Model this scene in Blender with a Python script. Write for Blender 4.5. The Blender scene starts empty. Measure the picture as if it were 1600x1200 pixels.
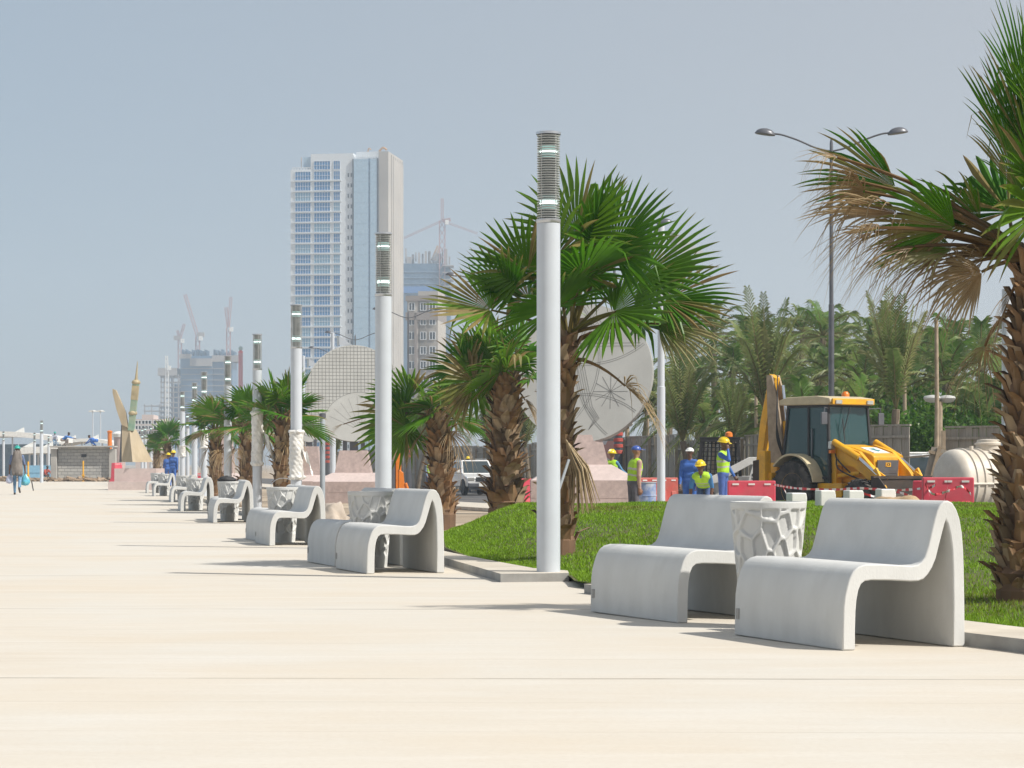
import bpy, bmesh, math, random
import numpy as np
from mathutils import Vector, Matrix, Euler

R = math.radians
PI = math.pi
scene = bpy.context.scene
COL = scene.collection

# ------------------------------------------------------------------ camera, world, sun, exposure
F, EYE, HOR = 3600.0, 1.10, 726.0          # focal length in photo pixels, eye height, horizon row


def at(px, py, Y):
    return Vector(((px - 800) / F * Y, Y, EYE - (py - HOR) / F * Y))


def atx(px, Y):
    return (px - 800) / F * Y


cam = bpy.data.cameras.new('camera')
cam.sensor_width = 36
cam.lens = 36 * F / 1600
cam.shift_y = (HOR - 600) / 1600
cam.clip_start, cam.clip_end = 0.5, 6000
cam_ob = bpy.data.objects.new('camera', cam)
COL.objects.link(cam_ob)
cam_ob.location = (0, 0, EYE)
cam_ob.rotation_euler = (R(90), 0, 0)
scene.camera = cam_ob

SUN_EL, SUN_AZ = 46.0, 114.0                # azimuth clockwise from +Y (the view direction)
w = bpy.data.worlds.new('World')
scene.world = w
w.use_nodes = True
nt = w.node_tree
bg = nt.nodes['Background']
sky = nt.nodes.new('ShaderNodeTexSky')
sky.sky_type = 'NISHITA'
sky.sun_disc = False
sky.sun_elevation = R(SUN_EL)
sky.sun_rotation = R(SUN_AZ)
sky.altitude = 0
sky.air_density = 1.0
sky.dust_density = 1.0
sky.ozone_density = 1.5
# dust in the sky: the clear-sky model mixed with an even pale veil, slightly uneven like real haze
tcw = nt.nodes.new('ShaderNodeTexCoord')
nzw = nt.nodes.new('ShaderNodeTexNoise'); nzw.inputs['Scale'].default_value = 1.6; nzw.inputs['Detail'].default_value = 5
mpw = nt.nodes.new('ShaderNodeMapping'); mpw.inputs['Scale'].default_value = (1, 1, 2.5)
mrw = nt.nodes.new('ShaderNodeMapRange'); mrw.inputs[3].default_value, mrw.inputs[4].default_value = 0.6, 0.84
mxw = nt.nodes.new('ShaderNodeMix'); mxw.data_type = 'RGBA'
# the veil is whiter towards the sun and bluer away from it
dtw = nt.nodes.new('ShaderNodeVectorMath'); dtw.operation = 'DOT_PRODUCT'
dtw.inputs[1].default_value = (math.sin(R(SUN_AZ)), math.cos(R(SUN_AZ)), 0)
mvw = nt.nodes.new('ShaderNodeMapRange'); mvw.inputs[1].default_value, mvw.inputs[2].default_value = -0.66, -0.10
vcw = nt.nodes.new('ShaderNodeMix'); vcw.data_type = 'RGBA'
vcw.inputs[6].default_value = (3.5, 4.3, 5.1, 1); vcw.inputs[7].default_value = (5.5, 5.35, 5.35, 1)
nt.links.new(tcw.outputs['Generated'], dtw.inputs[0]); nt.links.new(dtw.outputs['Value'], mvw.inputs[0]); nt.links.new(mvw.outputs[0], vcw.inputs[0])
nt.links.new(vcw.outputs[2], mxw.inputs[7])
nt.links.new(tcw.outputs['Generated'], mpw.inputs[0]); nt.links.new(mpw.outputs[0], nzw.inputs['Vector'])
nt.links.new(nzw.outputs[0], mrw.inputs[0]); nt.links.new(mrw.outputs[0], mxw.inputs[0])
nt.links.new(sky.outputs[0], mxw.inputs[6])
nt.links.new(mxw.outputs[2], bg.inputs[0])
bg.inputs[1].default_value = 0.08

sun = bpy.data.lights.new('sun', 'SUN')
sun.energy = 4.2
sun.angle = R(1.0)
sun.color = (1.0, 0.95, 0.87)
sun_ob = bpy.data.objects.new('sun', sun)
COL.objects.link(sun_ob)
sd = Vector((math.sin(R(SUN_AZ)) * math.cos(R(SUN_EL)), math.cos(R(SUN_AZ)) * math.cos(R(SUN_EL)), math.sin(R(SUN_EL))))
sun_ob.rotation_euler = sd.to_track_quat('Z', 'Y').to_euler()
sun_ob.location = sd * 200

vs = scene.view_settings
scene.display_settings.display_device = 'sRGB'
vs.view_transform = 'Standard'
vs.look = 'None'
vs.gamma = 1
vs.exposure = 0.38
scene.cycles.use_denoising = True
scene.cycles.max_bounces = 8
scene.cycles.transparent_max_bounces = 12
scene.cycles.volume_bounces = 1
scene.cycles.sample_clamp_indirect = 6

rnd = random.Random(7)


# ------------------------------------------------------------------ mesh helpers
class MB:
    """collects shapes and links them as ONE mesh object"""

    def __init__(s):
        s.v, s.f, s.m, s.c = [], [], [], []
        s.col = None

    def add(s, vs_, fs, mi=0, cols=None):
        o = len(s.v)
        s.v.extend([tuple(p) for p in vs_])
        s.f.extend([tuple(i + o for i in f) for f in fs])
        s.m.extend([mi] * len(fs))
        if s.col is not None:
            s.c.extend(cols if cols is not None else [s.col] * len(vs_))
        return s

    def hexa(s, p, mi=0):
        return s.add(p, [(0, 3, 2, 1), (4, 5, 6, 7), (0, 1, 5, 4), (1, 2, 6, 5), (2, 3, 7, 6), (3, 0, 4, 7)], mi)

    def box(s, c, size, mi=0, rz=0.0, M=None):
        x, y, z = size[0] / 2, size[1] / 2, size[2] / 2
        p = [Vector(q) for q in ((-x, -y, -z), (x, -y, -z), (x, y, -z), (-x, y, -z), (-x, -y, z), (x, -y, z), (x, y, z), (-x, y, z))]
        m = M if M is not None else Matrix.Rotation(rz, 3, 'Z')
        c = Vector(c)
        return s.hexa([m @ q + c for q in p], mi)

    def bar(s, a, b, wd, ht, mi=0, up=(0, 0, 1)):
        a, b = Vector(a), Vector(b)
        d = (b - a).normalized()
        u = Vector(up)
        if abs(d.dot(u)) > 0.98:
            u = Vector((0, 1, 0))
        x = d.cross(u).normalized() * wd / 2
        z = x.cross(d).normalized() * ht / 2
        return s.hexa([a - x - z, a + x - z, b + x - z, b - x - z, a - x + z, a + x + z, b + x + z, b - x + z], mi)

    def tube(s, pts, rad, n=8, mi=0, cap=True):
        pts = [Vector(p) for p in pts]
        if not hasattr(rad, '__len__'):
            rad = [rad] * len(pts)
        vs_, fs = [], []
        ref = None
        for i, p in enumerate(pts):
            t = (pts[min(i + 1, len(pts) - 1)] - pts[max(i - 1, 0)]).normalized()
            if ref is None:
                ref = Vector((1, 0, 0)) if abs(t.x) < 0.9 else Vector((0, 1, 0))
            x = (ref - t * ref.dot(t)).normalized()
            ref = x
            y = t.cross(x)
            for k in range(n):
                a = 2 * PI * k / n
                vs_.append(p + (x * math.cos(a) + y * math.sin(a)) * rad[i])
        for i in range(len(pts) - 1):
            for k in range(n):
                k2 = (k + 1) % n
                fs.append((i * n + k, i * n + k2, (i + 1) * n + k2, (i + 1) * n + k))
        if cap:
            fs.append(tuple(range(n - 1, -1, -1)))
            fs.append(tuple(range((len(pts) - 1) * n, len(pts) * n)))
        return s.add(vs_, fs, mi)

    def lathe(s, prof, n=24, mi=0, c=(0, 0, 0), M=None):
        """profile of (r, z); closed at the ends where r > 0"""
        c = Vector(c)
        vs_, fs = [], []
        for r, z in prof:
            for k in range(n):
                a = 2 * PI * k / n
                q = Vector((r * math.cos(a), r * math.sin(a), z))
                vs_.append((M @ q if M is not None else q) + c)
        for i in range(len(prof) - 1):
            for k in range(n):
                k2 = (k + 1) % n
                fs.append((i * n + k, i * n + k2, (i + 1) * n + k2, (i + 1) * n + k))
        fs.append(tuple(range(n - 1, -1, -1)))
        fs.append(tuple(range((len(prof) - 1) * n, len(prof) * n)))
        return s.add(vs_, fs, mi)

    def prism(s, poly, fn, d0, d1, mi=0):
        """poly of 2-D points; fn(u, v, d) -> 3-D"""
        n = len(poly)
        vs_ = [fn(u, v, d0) for u, v in poly] + [fn(u, v, d1) for u, v in poly]
        fs = [tuple(range(n - 1, -1, -1)), tuple(range(n, 2 * n))]
        for k in range(n):
            k2 = (k + 1) % n
            fs.append((k, k2, n + k2, n + k))
        return s.add(vs_, fs, mi)

    def ellipsoid(s, c, r, mi=0, n=14, m=8, M=None, z0=-1.0):
        prof = []
        t0 = math.asin(max(-1, z0))
        for i in range(m + 1):
            t = t0 + (PI / 2 - t0) * i / m
            prof.append((max(math.cos(t), 1e-3), math.sin(t)))
        S = Matrix.Diagonal(Vector(r))
        return s.lathe(prof, n, mi, c, (M @ S) if M is not None else S)

    def build(s, name, mats=None, parent=None, smooth=None, bevel=0.0, loc=None, rz=0.0, seg=2):
        me = bpy.data.meshes.new(name)
        me.from_pydata(s.v, [], s.f)
        if not isinstance(mats, (list, tuple)):
            mats = [mats]
        for m in mats:
            me.materials.append(m)
        if len(mats) > 1:
            me.polygons.foreach_set('material_index', s.m)
        if s.c:
            ca = me.color_attributes.new('tint', 'FLOAT_COLOR', 'POINT')
            ca.data.foreach_set('color', np.array(s.c, dtype=np.float32).ravel())
        if smooth is not None:
            me.polygons.foreach_set('use_smooth', [True] * len(me.polygons))
            if smooth < 170:
                me.set_sharp_from_angle(angle=R(smooth))
        me.update()
        ob = bpy.data.objects.new(name, me)
        COL.objects.link(ob)
        if parent is not None:
            ob.parent = parent
        if loc is not None:
            ob.location = loc
        ob.rotation_euler[2] = rz
        if bevel:
            b = ob.modifiers.new('bevel', 'BEVEL')
            b.width, b.segments, b.limit_method, b.angle_limit = bevel, seg, 'ANGLE', R(35)
        return ob


def tag(o, label=None, cat=None, group=None, kind=None):
    if label: o['label'] = label
    if cat: o['category'] = cat
    if group: o['group'] = group
    if kind: o['kind'] = kind
    return o


def empty(name, loc, rz=0.0, label=None, cat=None, group=None):
    o = bpy.data.objects.new(name, None)
    COL.objects.link(o)
    o.empty_display_size = 0.2
    o.location = loc
    o.rotation_euler[2] = rz
    return tag(o, label, cat, group)


def kids(o):
    return [x for x in bpy.data.objects if x.parent == o]


def copy_tree(o, parent=None):
    c = o.copy()
    COL.objects.link(c)
    if parent is not None:
        c.parent = parent
    for ch in kids(o):
        copy_tree(ch, c)
    return c


def sstep(a, b, x):
    t = min(1.0, max(0.0, (x - a) / (b - a)))
    return t * t * (3 - 2 * t)


def lerp_pts(pts, x):
    """piecewise-linear through (x, y) pairs"""
    if x <= pts[0][0]:
        a, b = pts[0], pts[1]
    elif x >= pts[-1][0]:
        a, b = pts[-2], pts[-1]
    else:
        for a, b in zip(pts, pts[1:]):
            if x <= b[0]:
                break
    return a[1] + (b[1] - a[1]) * (x - a[0]) / (b[0] - a[0])


def catmull(pts, n=6):
    out = []
    P = [Vector(p) for p in pts]
    for i in range(len(P) - 1):
        p0, p1, p2, p3 = P[max(i - 1, 0)], P[i], P[i + 1], P[min(i + 2, len(P) - 1)]
        for k in range(n):
            t = k / n
            out.append(0.5 * ((2 * p1) + (p2 - p0) * t + (2 * p0 - 5 * p1 + 4 * p2 - p3) * t * t + (3 * p1 - p0 - 3 * p2 + p3) * t ** 3))
    out.append(P[-1])
    return out


# ------------------------------------------------------------------ materials
def new_mat(name):
    m = bpy.data.materials.new(name)
    m.use_nodes = True
    n = m.node_tree
    return m, n, n.nodes['Principled BSDF'], n.links


def mat(name, col, rough=0.6, metal=0.0, var=0.12, scale=4.0, bump=0.0, bscale=40.0, emit=None, estr=0.0, spec=0.5, dirt=None, dscale=1.5, damt=0.5,
        coat=0.0, stretch=None):
    """procedural paint / stone / metal: colour broken up by two noises, optional dirt colour, optional bump"""
    m, n, p, L = new_mat(name)
    tc = n.nodes.new('ShaderNodeTexCoord')
    src = tc.outputs['Object']
    if stretch:
        mp = n.nodes.new('ShaderNodeMapping')
        mp.inputs['Scale'].default_value = stretch
        L.new(src, mp.inputs[0])
        src = mp.outputs[0]
    nz = n.nodes.new('ShaderNodeTexNoise')
    nz.inputs['Scale'].default_value = scale
    nz.inputs['Detail'].default_value = 6
    L.new(src, nz.inputs['Vector'])
    rp = n.nodes.new('ShaderNodeValToRGB')
    lo = tuple(max(0, c * (1 - var)) for c in col)
    hi = tuple(min(1, c * (1 + var)) for c in col)
    rp.color_ramp.elements[0].position, rp.color_ramp.elements[1].position = 0.3, 0.7
    rp.color_ramp.elements[0].color = (*lo, 1)
    rp.color_ramp.elements[1].color = (*hi, 1)
    L.new(nz.outputs[0], rp.inputs[0])
    out = rp.outputs[0]
    if dirt:
        n2 = n.nodes.new('ShaderNodeTexNoise')
        n2.inputs['Scale'].default_value = dscale
        n2.inputs['Detail'].default_value = 8
        n2.inputs['Roughness'].default_value = 0.65
        L.new(src, n2.inputs['Vector'])
        r2 = n.nodes.new('ShaderNodeMapRange')
        r2.inputs[1].default_value, r2.inputs[2].default_value = 0.45, 0.7
        r2.inputs[4].default_value = damt
        L.new(n2.outputs[0], r2.inputs[0])
        mx = n.nodes.new('ShaderNodeMix')
        mx.data_type = 'RGBA'
        L.new(r2.outputs[0], mx.inputs[0])
        L.new(out, mx.inputs[6])
        mx.inputs[7].default_value = (*dirt, 1)
        out = mx.outputs[2]
    L.new(out, p.inputs['Base Color'])
    p.inputs['Roughness'].default_value = rough
    p.inputs['Metallic'].default_value = metal
    p.inputs['Specular IOR Level'].default_value = spec
    p.inputs['Coat Weight'].default_value = coat
    if bump:
        n3 = n.nodes.new('ShaderNodeTexNoise')
        n3.inputs['Scale'].default_value = bscale
        n3.inputs['Detail'].default_value = 5
        L.new(src, n3.inputs['Vector'])
        b = n.nodes.new('ShaderNodeBump')
        b.inputs['Strength'].default_value = bump
        b.inputs['Distance'].default_value = 0.02
        L.new(n3.outputs[0], b.inputs['Height'])
        L.new(b.outputs[0], p.inputs['Normal'])
    if emit:
        p.inputs['Emission Color'].default_value = (*emit, 1)
        p.inputs['Emission Strength'].default_value = estr
    return m


def glass_mat(name, col, rough=0.06, alpha=1.0):
    m, n, p, L = new_mat(name)
    p.inputs['Base Color'].default_value = (*col, 1)
    p.inputs['Roughness'].default_value = rough
    p.inputs['Specular IOR Level'].default_value = 0.8
    p.inputs['Alpha'].default_value = alpha
    tc = n.nodes.new('ShaderNodeTexCoord')
    nz = n.nodes.new('ShaderNodeTexNoise')
    nz.inputs['Scale'].default_value = 0.8
    L.new(tc.outputs['Object'], nz.inputs['Vector'])
    mr = n.nodes.new('ShaderNodeMapRange')
    mr.inputs[3].default_value, mr.inputs[4].default_value = rough * 0.6, rough * 2.2
    L.new(nz.outputs[0], mr.inputs[0])
    L.new(mr.outputs[0], p.inputs['Roughness'])
    return m


def leaf_mat(name, trans=0.35, rough=0.45):
    """colour comes from each leaflet's own tint (green blade, browned tip)"""
    m, n, p, L = new_mat(name)
    at_ = n.nodes.new('ShaderNodeAttribute')
    at_.attribute_name = 'tint'
    hs = n.nodes.new('ShaderNodeHueSaturation')
    oi = n.nodes.new('ShaderNodeTexNoise')
    oi.inputs['Scale'].default_value = 7
    tc = n.nodes.new('ShaderNodeTexCoord')
    L.new(tc.outputs['Object'], oi.inputs['Vector'])
    mr = n.nodes.new('ShaderNodeMapRange')
    mr.inputs[3].default_value, mr.inputs[4].default_value = 0.6, 1.4
    L.new(oi.outputs[0], mr.inputs[0])
    L.new(mr.outputs[0], hs.inputs['Value'])
    L.new(at_.outputs[0], hs.inputs['Color'])
    L.new(hs.outputs[0], p.inputs['Base Color'])
    p.inputs['Roughness'].default_value = rough
    p.inputs['Specular IOR Level'].default_value = 0.35
    tr = n.nodes.new('ShaderNodeBsdfTranslucent')
    L.new(hs.outputs[0], tr.inputs[0])
    mx = n.nodes.new('ShaderNodeMixShader')
    mx.inputs[0].default_value = trans
    L.new(p.outputs[0], mx.inputs[1])
    L.new(tr.outputs[0], mx.inputs[2])
    L.new(mx.outputs[0], n.nodes['Material Output'].inputs[0])
    return m


M = {}
M['concrete_white'] = mat('white_precast_concrete', (0.60, 0.605, 0.59), 0.75, var=0.06, scale=2.2, bump=0.10, bscale=60, dirt=(0.40, 0.39, 0.36), dscale=3.0, damt=0.22, stretch=(1.6, 1.6, 0.8))
M['bin_inside'] = mat('bin_interior', (0.1, 0.1, 0.1), 0.8)
M['pole'] = mat('pole_white_paint', (0.55, 0.59, 0.64), 0.38, 0.0, var=0.04, scale=3, dirt=(0.42, 0.42, 0.42), dscale=1.2, damt=0.2, coat=0.1)
M['steel'] = mat('brushed_steel', (0.55, 0.57, 0.6), 0.35, 0.85, var=0.1)
M['louvre'] = mat('louvre_rings', (0.52, 0.535, 0.535), 0.3, 0.0, var=0.12, scale=8)
M['lamp_core'] = mat('lamp_core', (0.30, 0.33, 0.33), 0.15, 0.2, var=0.3, scale=12)
M['lamp_light'] = mat('lamp_lit_bulb', (0.8, 0.9, 0.9), 0.4, emit=(0.8, 1.0, 0.95), estr=2.6)
M['lamp_glow'] = mat('lamp_lit_lens', (0.4, 0.6, 0.58), 0.3, emit=(0.6, 0.95, 0.88), estr=0.3)
M['plastic_film'] = mat('plastic_film', (0.72, 0.71, 0.68), 0.28, var=0.15, scale=9, bump=0.9, bscale=18, spec=0.7)
M['grey_metal'] = mat('grey_metal_paint', (0.13, 0.135, 0.15), 0.4, 0.4, var=0.15)
M['grey_post'] = mat('grey_post_paint', (0.30, 0.34, 0.37), 0.5, var=0.12)
M['pink_granite'] = mat('pink_granite', (0.46, 0.36, 0.33), 0.55, var=0.14, scale=9, bump=0.15, bscale=90, dirt=(0.33, 0.26, 0.24), dscale=3, damt=0.6)
M['pink_granite_pale'] = mat('pink_granite_pale', (0.57, 0.47, 0.44), 0.5, var=0.1, scale=8, dirt=(0.46, 0.38, 0.35), dscale=2, damt=0.5)
M['disc_stone'] = mat('disc_pale_stone', (0.47, 0.475, 0.455), 0.65, var=0.06, scale=1.6, bump=0.1, bscale=30, dirt=(0.36, 0.36, 0.34), dscale=1.1, damt=0.4)
M['disc_rim'] = mat('disc_rim_stone', (0.36, 0.36, 0.34), 0.7, var=0.1, scale=5)
M['engraving'] = mat('engraved_line', (0.17, 0.17, 0.165), 0.8)
M['wood_fence'] = mat('weathered_boards', (0.36, 0.33, 0.28), 0.85, var=0.2, scale=3.5, stretch=(6, 6, 0.6), dirt=(0.22, 0.19, 0.16), dscale=1.2, damt=0.5)
M['wood_pole'] = mat('wooden_pole', (0.34, 0.27, 0.19), 0.85, var=0.2, scale=6)
M['timber_pale'] = mat('pale_timber', (0.42, 0.345, 0.235), 0.75, var=0.15, scale=2.5, stretch=(1, 1, 0.25), dirt=(0.30, 0.23, 0.14), dscale=1.6, damt=0.7)
M['gold_band'] = mat('gold_band', (0.40, 0.33, 0.2), 0.5, var=0.2)
M['verdigris'] = mat('pale_green_paint', (0.22, 0.36, 0.27), 0.7, var=0.18, scale=3, dirt=(0.36, 0.32, 0.22), damt=0.75)
M['dark'] = mat('near_black_paint', (0.03, 0.03, 0.032), 0.7)  # plain near-black for frames, bags, hoses and other dark parts
M['black_rubber'] = mat('black_rubber', (0.035, 0.034, 0.033), 0.85, var=0.3, scale=6, dirt=(0.16, 0.14, 0.12), dscale=3, damt=0.7)
M['yellow_paint'] = mat('yellow_machine_paint', (0.80, 0.41, 0.008), 0.42, var=0.1, scale=2.5, dirt=(0.36, 0.2, 0.04), dscale=2.2, damt=0.55)
M['cream_roof'] = mat('faded_cream_paint', (0.55, 0.47, 0.30), 0.6, var=0.1, dirt=(0.38, 0.32, 0.2), damt=0.5)
M['bucket_steel'] = mat('rusty_dark_steel', (0.055, 0.042, 0.034), 0.7, 0.1, var=0.3, scale=3, dirt=(0.10, 0.065, 0.045), damt=0.6)
M['chrome'] = mat('chrome_rod', (0.7, 0.72, 0.75), 0.15, 1.0, var=0.03)
M['cab_glass'] = glass_mat('cab_glass', (0.03, 0.08, 0.085), 0.04, 0.72)
M['car_glass'] = glass_mat('car_glass', (0.035, 0.05, 0.055), 0.05)
M['white_paint'] = mat('white_car_paint', (0.74, 0.74, 0.73), 0.25, var=0.03, coat=0.5, dirt=(0.6, 0.58, 0.54), damt=0.3)
M['headlamp'] = mat('headlamp_lens', (0.55, 0.55, 0.52), 0.1, 0.5, var=0.2, scale=20)
M['plate_white'] = mat('plate_white', (0.75, 0.75, 0.72), 0.5)
M['red_plastic'] = mat('red_barrier_plastic', (0.62, 0.06, 0.10), 0.5, var=0.12, dirt=(0.5, 0.16, 0.16), dscale=3, damt=0.5)
M['red_plastic_old'] = mat('faded_red_plastic', (0.50, 0.08, 0.06), 0.55, var=0.15, dirt=(0.4, 0.2, 0.15), dscale=3, damt=0.5)
M['tape_red'] = mat('tape_red', (0.58, 0.035, 0.05), 0.5)
M['tape_white'] = mat('tape_white', (0.78, 0.76, 0.74), 0.5)
M['tank'] = mat('tank_plastic', (0.62, 0.57, 0.49), 0.5, var=0.08, dirt=(0.45, 0.36, 0.25), dscale=1.3, damt=0.55)
M['barrel_blue'] = mat('barrel_blue_worn', (0.16, 0.24, 0.45), 0.6, var=0.15, scale=4, dirt=(0.55, 0.54, 0.50), dscale=4, damt=0.95)
M['orange_paint'] = mat('orange_machine_paint', (0.72, 0.20, 0.012), 0.45, var=0.12, dirt=(0.3, 0.1, 0.03), dscale=4, damt=0.5)
M['orange_beacon'] = mat('orange_beacon', (0.75, 0.2, 0.02), 0.25)
M['rock'] = mat('pale_rock', (0.42, 0.36, 0.30), 0.9, var=0.25, scale=3, bump=0.8, bscale=9)
M['sandbag'] = mat('sandbag_cloth', (0.42, 0.30, 0.18), 0.9, var=0.15, bump=0.4)
M['crane_red_hazed'] = mat('crane_red_hazed', (0.40, 0.24, 0.23), 0.6)  # red greyed down, distance haze is put into the colour
M['crane_yellow_hazed'] = mat('crane_yellow_hazed', (0.50, 0.30, 0.14), 0.6)  # dulled likewise, haze painted into the tone
M['bld_concrete'] = mat('raw_concrete_frame', (0.33, 0.31, 0.29), 0.85, var=0.12, scale=0.2)
M['bld_net'] = mat('scaffold_netting', (0.06, 0.12, 0.19), 0.9, var=0.25, scale=0.15)
M['bld_beige'] = mat('beige_render', (0.40, 0.375, 0.34), 0.8, var=0.08, scale=0.1)
M['bld_white'] = mat('white_cladding', (0.66, 0.70, 0.73), 0.5, var=0.04, scale=0.05)
M['bld_brownband'] = mat('brown_grey_cladding', (0.25, 0.22, 0.20), 0.7, var=0.1, scale=0.1)
M['bld_glass'] = glass_mat('blue_window_glass', (0.015, 0.17, 0.42), 0.3)
M['bld_glass'].node_tree.nodes['Principled BSDF'].inputs['Specular IOR Level'].default_value = 0.3
M['bld_glass_blind'] = glass_mat('blue_window_with_blind', (0.13, 0.32, 0.48), 0.3)
M['bld_curtain'] = glass_mat('pale_curtain_glass', (0.36, 0.50, 0.62), 0.2)
M['bld_curtain_dark'] = glass_mat('blue_grey_strip', (0.12, 0.2, 0.3), 0.2)
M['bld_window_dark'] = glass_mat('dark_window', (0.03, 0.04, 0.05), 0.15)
M['leaf'] = leaf_mat('palm_leaf', 0.42, 0.42)
M['leaf_dry'] = leaf_mat('dry_palm_leaf', 0.2, 0.7)
M['bark'] = leaf_mat('palm_bark', 0.0, 0.9)
# ------------------------------------------------------------------ the ground, promenade, kerbs, road, lawn
GZ = [(0, 0.105), (12.3, 0.105), (15, 0.098), (20, 0.074), (22, 0.064), (31, 0.012), (43, 0.0), (400, 0.0)]


def gz(Y):
    return lerp_pts(GZ, Y)


def gr(Y):                                   # lower ground behind the planting
    return lerp_pts([(-50, -0.2), (60, -0.2), (110, -0.4), (5000, -0.4)], Y)


KX = [(-8, 11.0), (0, 7.6), (9, 3.9), (11, 3.08), (12.15, 2.70), (12.6, 2.51), (16.4, 1.23), (18.2, 0.57), (20.1, -0.02), (24.2, -0.72), (27.3, -1.35), (31, -2.2), (43.5, -4.5), (54, -6.7),
      (67, -8.9), (80, -11.2), (89, -13.0), (130, -20.5), (170, -28)]


def kx(Y):
    return lerp_pts(KX, Y)


def grid_mesh(name, fn, nu, nv, mats, smooth=True, parent=None):
    b = MB()
    vs_ = [fn(u / nu, v / nv) for u in range(nu + 1) for v in range(nv + 1)]
    fs = [(u * (nv + 1) + v, (u + 1) * (nv + 1) + v, (u + 1) * (nv + 1) + v + 1, u * (nv + 1) + v + 1) for u in range(nu) for v in range(nv)]
    b.add(vs_, fs)
    return b.build(name, mats, parent, smooth=180 if smooth else None)


def ground_material():
    m, n, p, L = new_mat('sandy_ground')
    tc = n.nodes.new('ShaderNodeTexCoord')
    n1 = n.nodes.new('ShaderNodeTexNoise'); n1.inputs['Scale'].default_value = 0.25; n1.inputs['Detail'].default_value = 10
    n2 = n.nodes.new('ShaderNodeTexNoise'); n2.inputs['Scale'].default_value = 6; n2.inputs['Detail'].default_value = 6
    L.new(tc.outputs['Object'], n1.inputs['Vector']); L.new(tc.outputs['Object'], n2.inputs['Vector'])
    r = n.nodes.new('ShaderNodeValToRGB')
    r.color_ramp.elements[0].color = (0.26, 0.20, 0.14, 1); r.color_ramp.elements[1].color = (0.46, 0.38, 0.28, 1)
    r.color_ramp.elements[0].position = 0.35; r.color_ramp.elements[1].position = 0.65
    L.new(n1.outputs[0], r.inputs[0])
    L.new(r.outputs[0], p.inputs['Base Color'])
    b = n.nodes.new('ShaderNodeBump'); b.inputs['Strength'].default_value = 0.6; b.inputs['Distance'].default_value = 0.05
    L.new(n2.outputs[0], b.inputs['Height']); L.new(b.outputs[0], p.inputs['Normal'])
    p.inputs['Roughness'].default_value = 0.95
    return m


def promenade_material():
    """cream cast slabs: fine grain, streaky wear, big warm stains, transverse expansion joints"""
    m, n, p, L = new_mat('cream_paving')
    N = n.nodes.new
    tc = N('ShaderNodeTexCoord')

    def noise(scale, stretch, detail=8, rough=0.6):
        mp = N('ShaderNodeMapping'); mp.inputs['Scale'].default_value = stretch
        mp.inputs['Rotation'].default_value = (0, 0, R(-6))
        L.new(tc.outputs['Object'], mp.inputs[0])
        t = N('ShaderNodeTexNoise'); t.inputs['Scale'].default_value = scale; t.inputs['Detail'].default_value = detail; t.inputs['Roughness'].default_value = rough
        L.new(mp.outputs[0], t.inputs['Vector'])
        return t.outputs[0]

    def remap(v, a, b, c, d):
        r = N('ShaderNodeMapRange'); r.inputs[1].default_value, r.inputs[2].default_value, r.inputs[3].default_value, r.inputs[4].default_value = a, b, c, d
        L.new(v, r.inputs[0]); return r.outputs[0]

    def mixc(fac, a, b, mode='MIX'):
        x = N('ShaderNodeMix'); x.data_type = 'RGBA'; x.blend_type = mode
        L.new(fac, x.inputs[0])
        if isinstance(a, tuple): x.inputs[6].default_value = (*a, 1)
        else: L.new(a, x.inputs[6])
        x.inputs[7].default_value = (*b, 1)
        return x.outputs[2]
    base = (0.60, 0.57, 0.51)
    c = mixc(remap(noise(0.35, (1, 1, 1)), 0.38, 0.64, 0, 0.7), base, (0.60, 0.525, 0.42))
    c = mixc(remap(noise(0.9, (0.35, 1.3, 1), 10, 0.7), 0.5, 0.7, 0, 0.4), c, (0.53, 0.455, 0.355))
    c = mixc(remap(noise(2.2, (0.25, 1.6, 1), 10, 0.7), 0.48, 0.72, 0, 0.4), c, (0.70, 0.675, 0.63))
    c = mixc(remap(noise(45, (1, 1, 1), 3), 0.42, 0.75, 0, 0.22), c, (0.46, 0.40, 0.32))
    c = mixc(remap(noise(150, (1, 1, 1), 2), 0.66, 0.75, 0, 0.4), c, (0.35, 0.3, 0.25))
    # joints: every 5.33 m along the walk, plus fine slab joints
    sx = N('ShaderNodeSeparateXYZ'); L.new(tc.outputs['Object'], sx.inputs[0])

    def math_(op, a, b=None):
        x = N('ShaderNodeMath'); x.operation = op
        for i, q in enumerate((a, b)):
            if q is None: continue
            if isinstance(q, (int, float)): x.inputs[i].default_value = q
            else: L.new(q, x.inputs[i])
        return x.outputs[0]

    def joint(coord, period, off, wdt):
        f = math_('FRACT', math_('DIVIDE', math_('ADD', coord, off), period))
        d = math_('ABSOLUTE', math_('SUBTRACT', f, 0.5))
        return math_('GREATER_THAN', d, 0.5 - wdt / period / 2)
    wob = math_('MULTIPLY', math_('SUBTRACT', noise(0.6, (1, 1, 1), 3), 0.5), 0.05)
    yy = math_('ADD', math_('ADD', sx.outputs[1], math_('MULTIPLY', sx.outputs[0], 0.02)), wob)
    brk = remap(noise(0.5, (1, 1, 1), 6), 0.4, 0.6, 0.15, 0.95)
    j1 = math_('MULTIPLY', joint(yy, 5.33, -0.05, 0.045), brk)
    c = mixc(j1, c, (0.24, 0.21, 0.17))
    j2 = math_('MULTIPLY', joint(yy, 1.066, -0.05, 0.022), math_('MULTIPLY', brk, 0.34))
    c = mixc(j2, c, (0.34, 0.29, 0.22))
    L.new(c, p.inputs['Base Color'])
    p.inputs['Roughness'].default_value = 0.8
    p.inputs['Specular IOR Level'].default_value = 0.3
    b = N('ShaderNodeBump'); b.inputs['Strength'].default_value = 0.35; b.inputs['Distance'].default_value = 0.006
    L.new(noise(28, (0.6, 1.2, 1), 6), b.inputs['Height']); L.new(b.outputs[0], p.inputs['Normal'])
    return m


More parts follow.
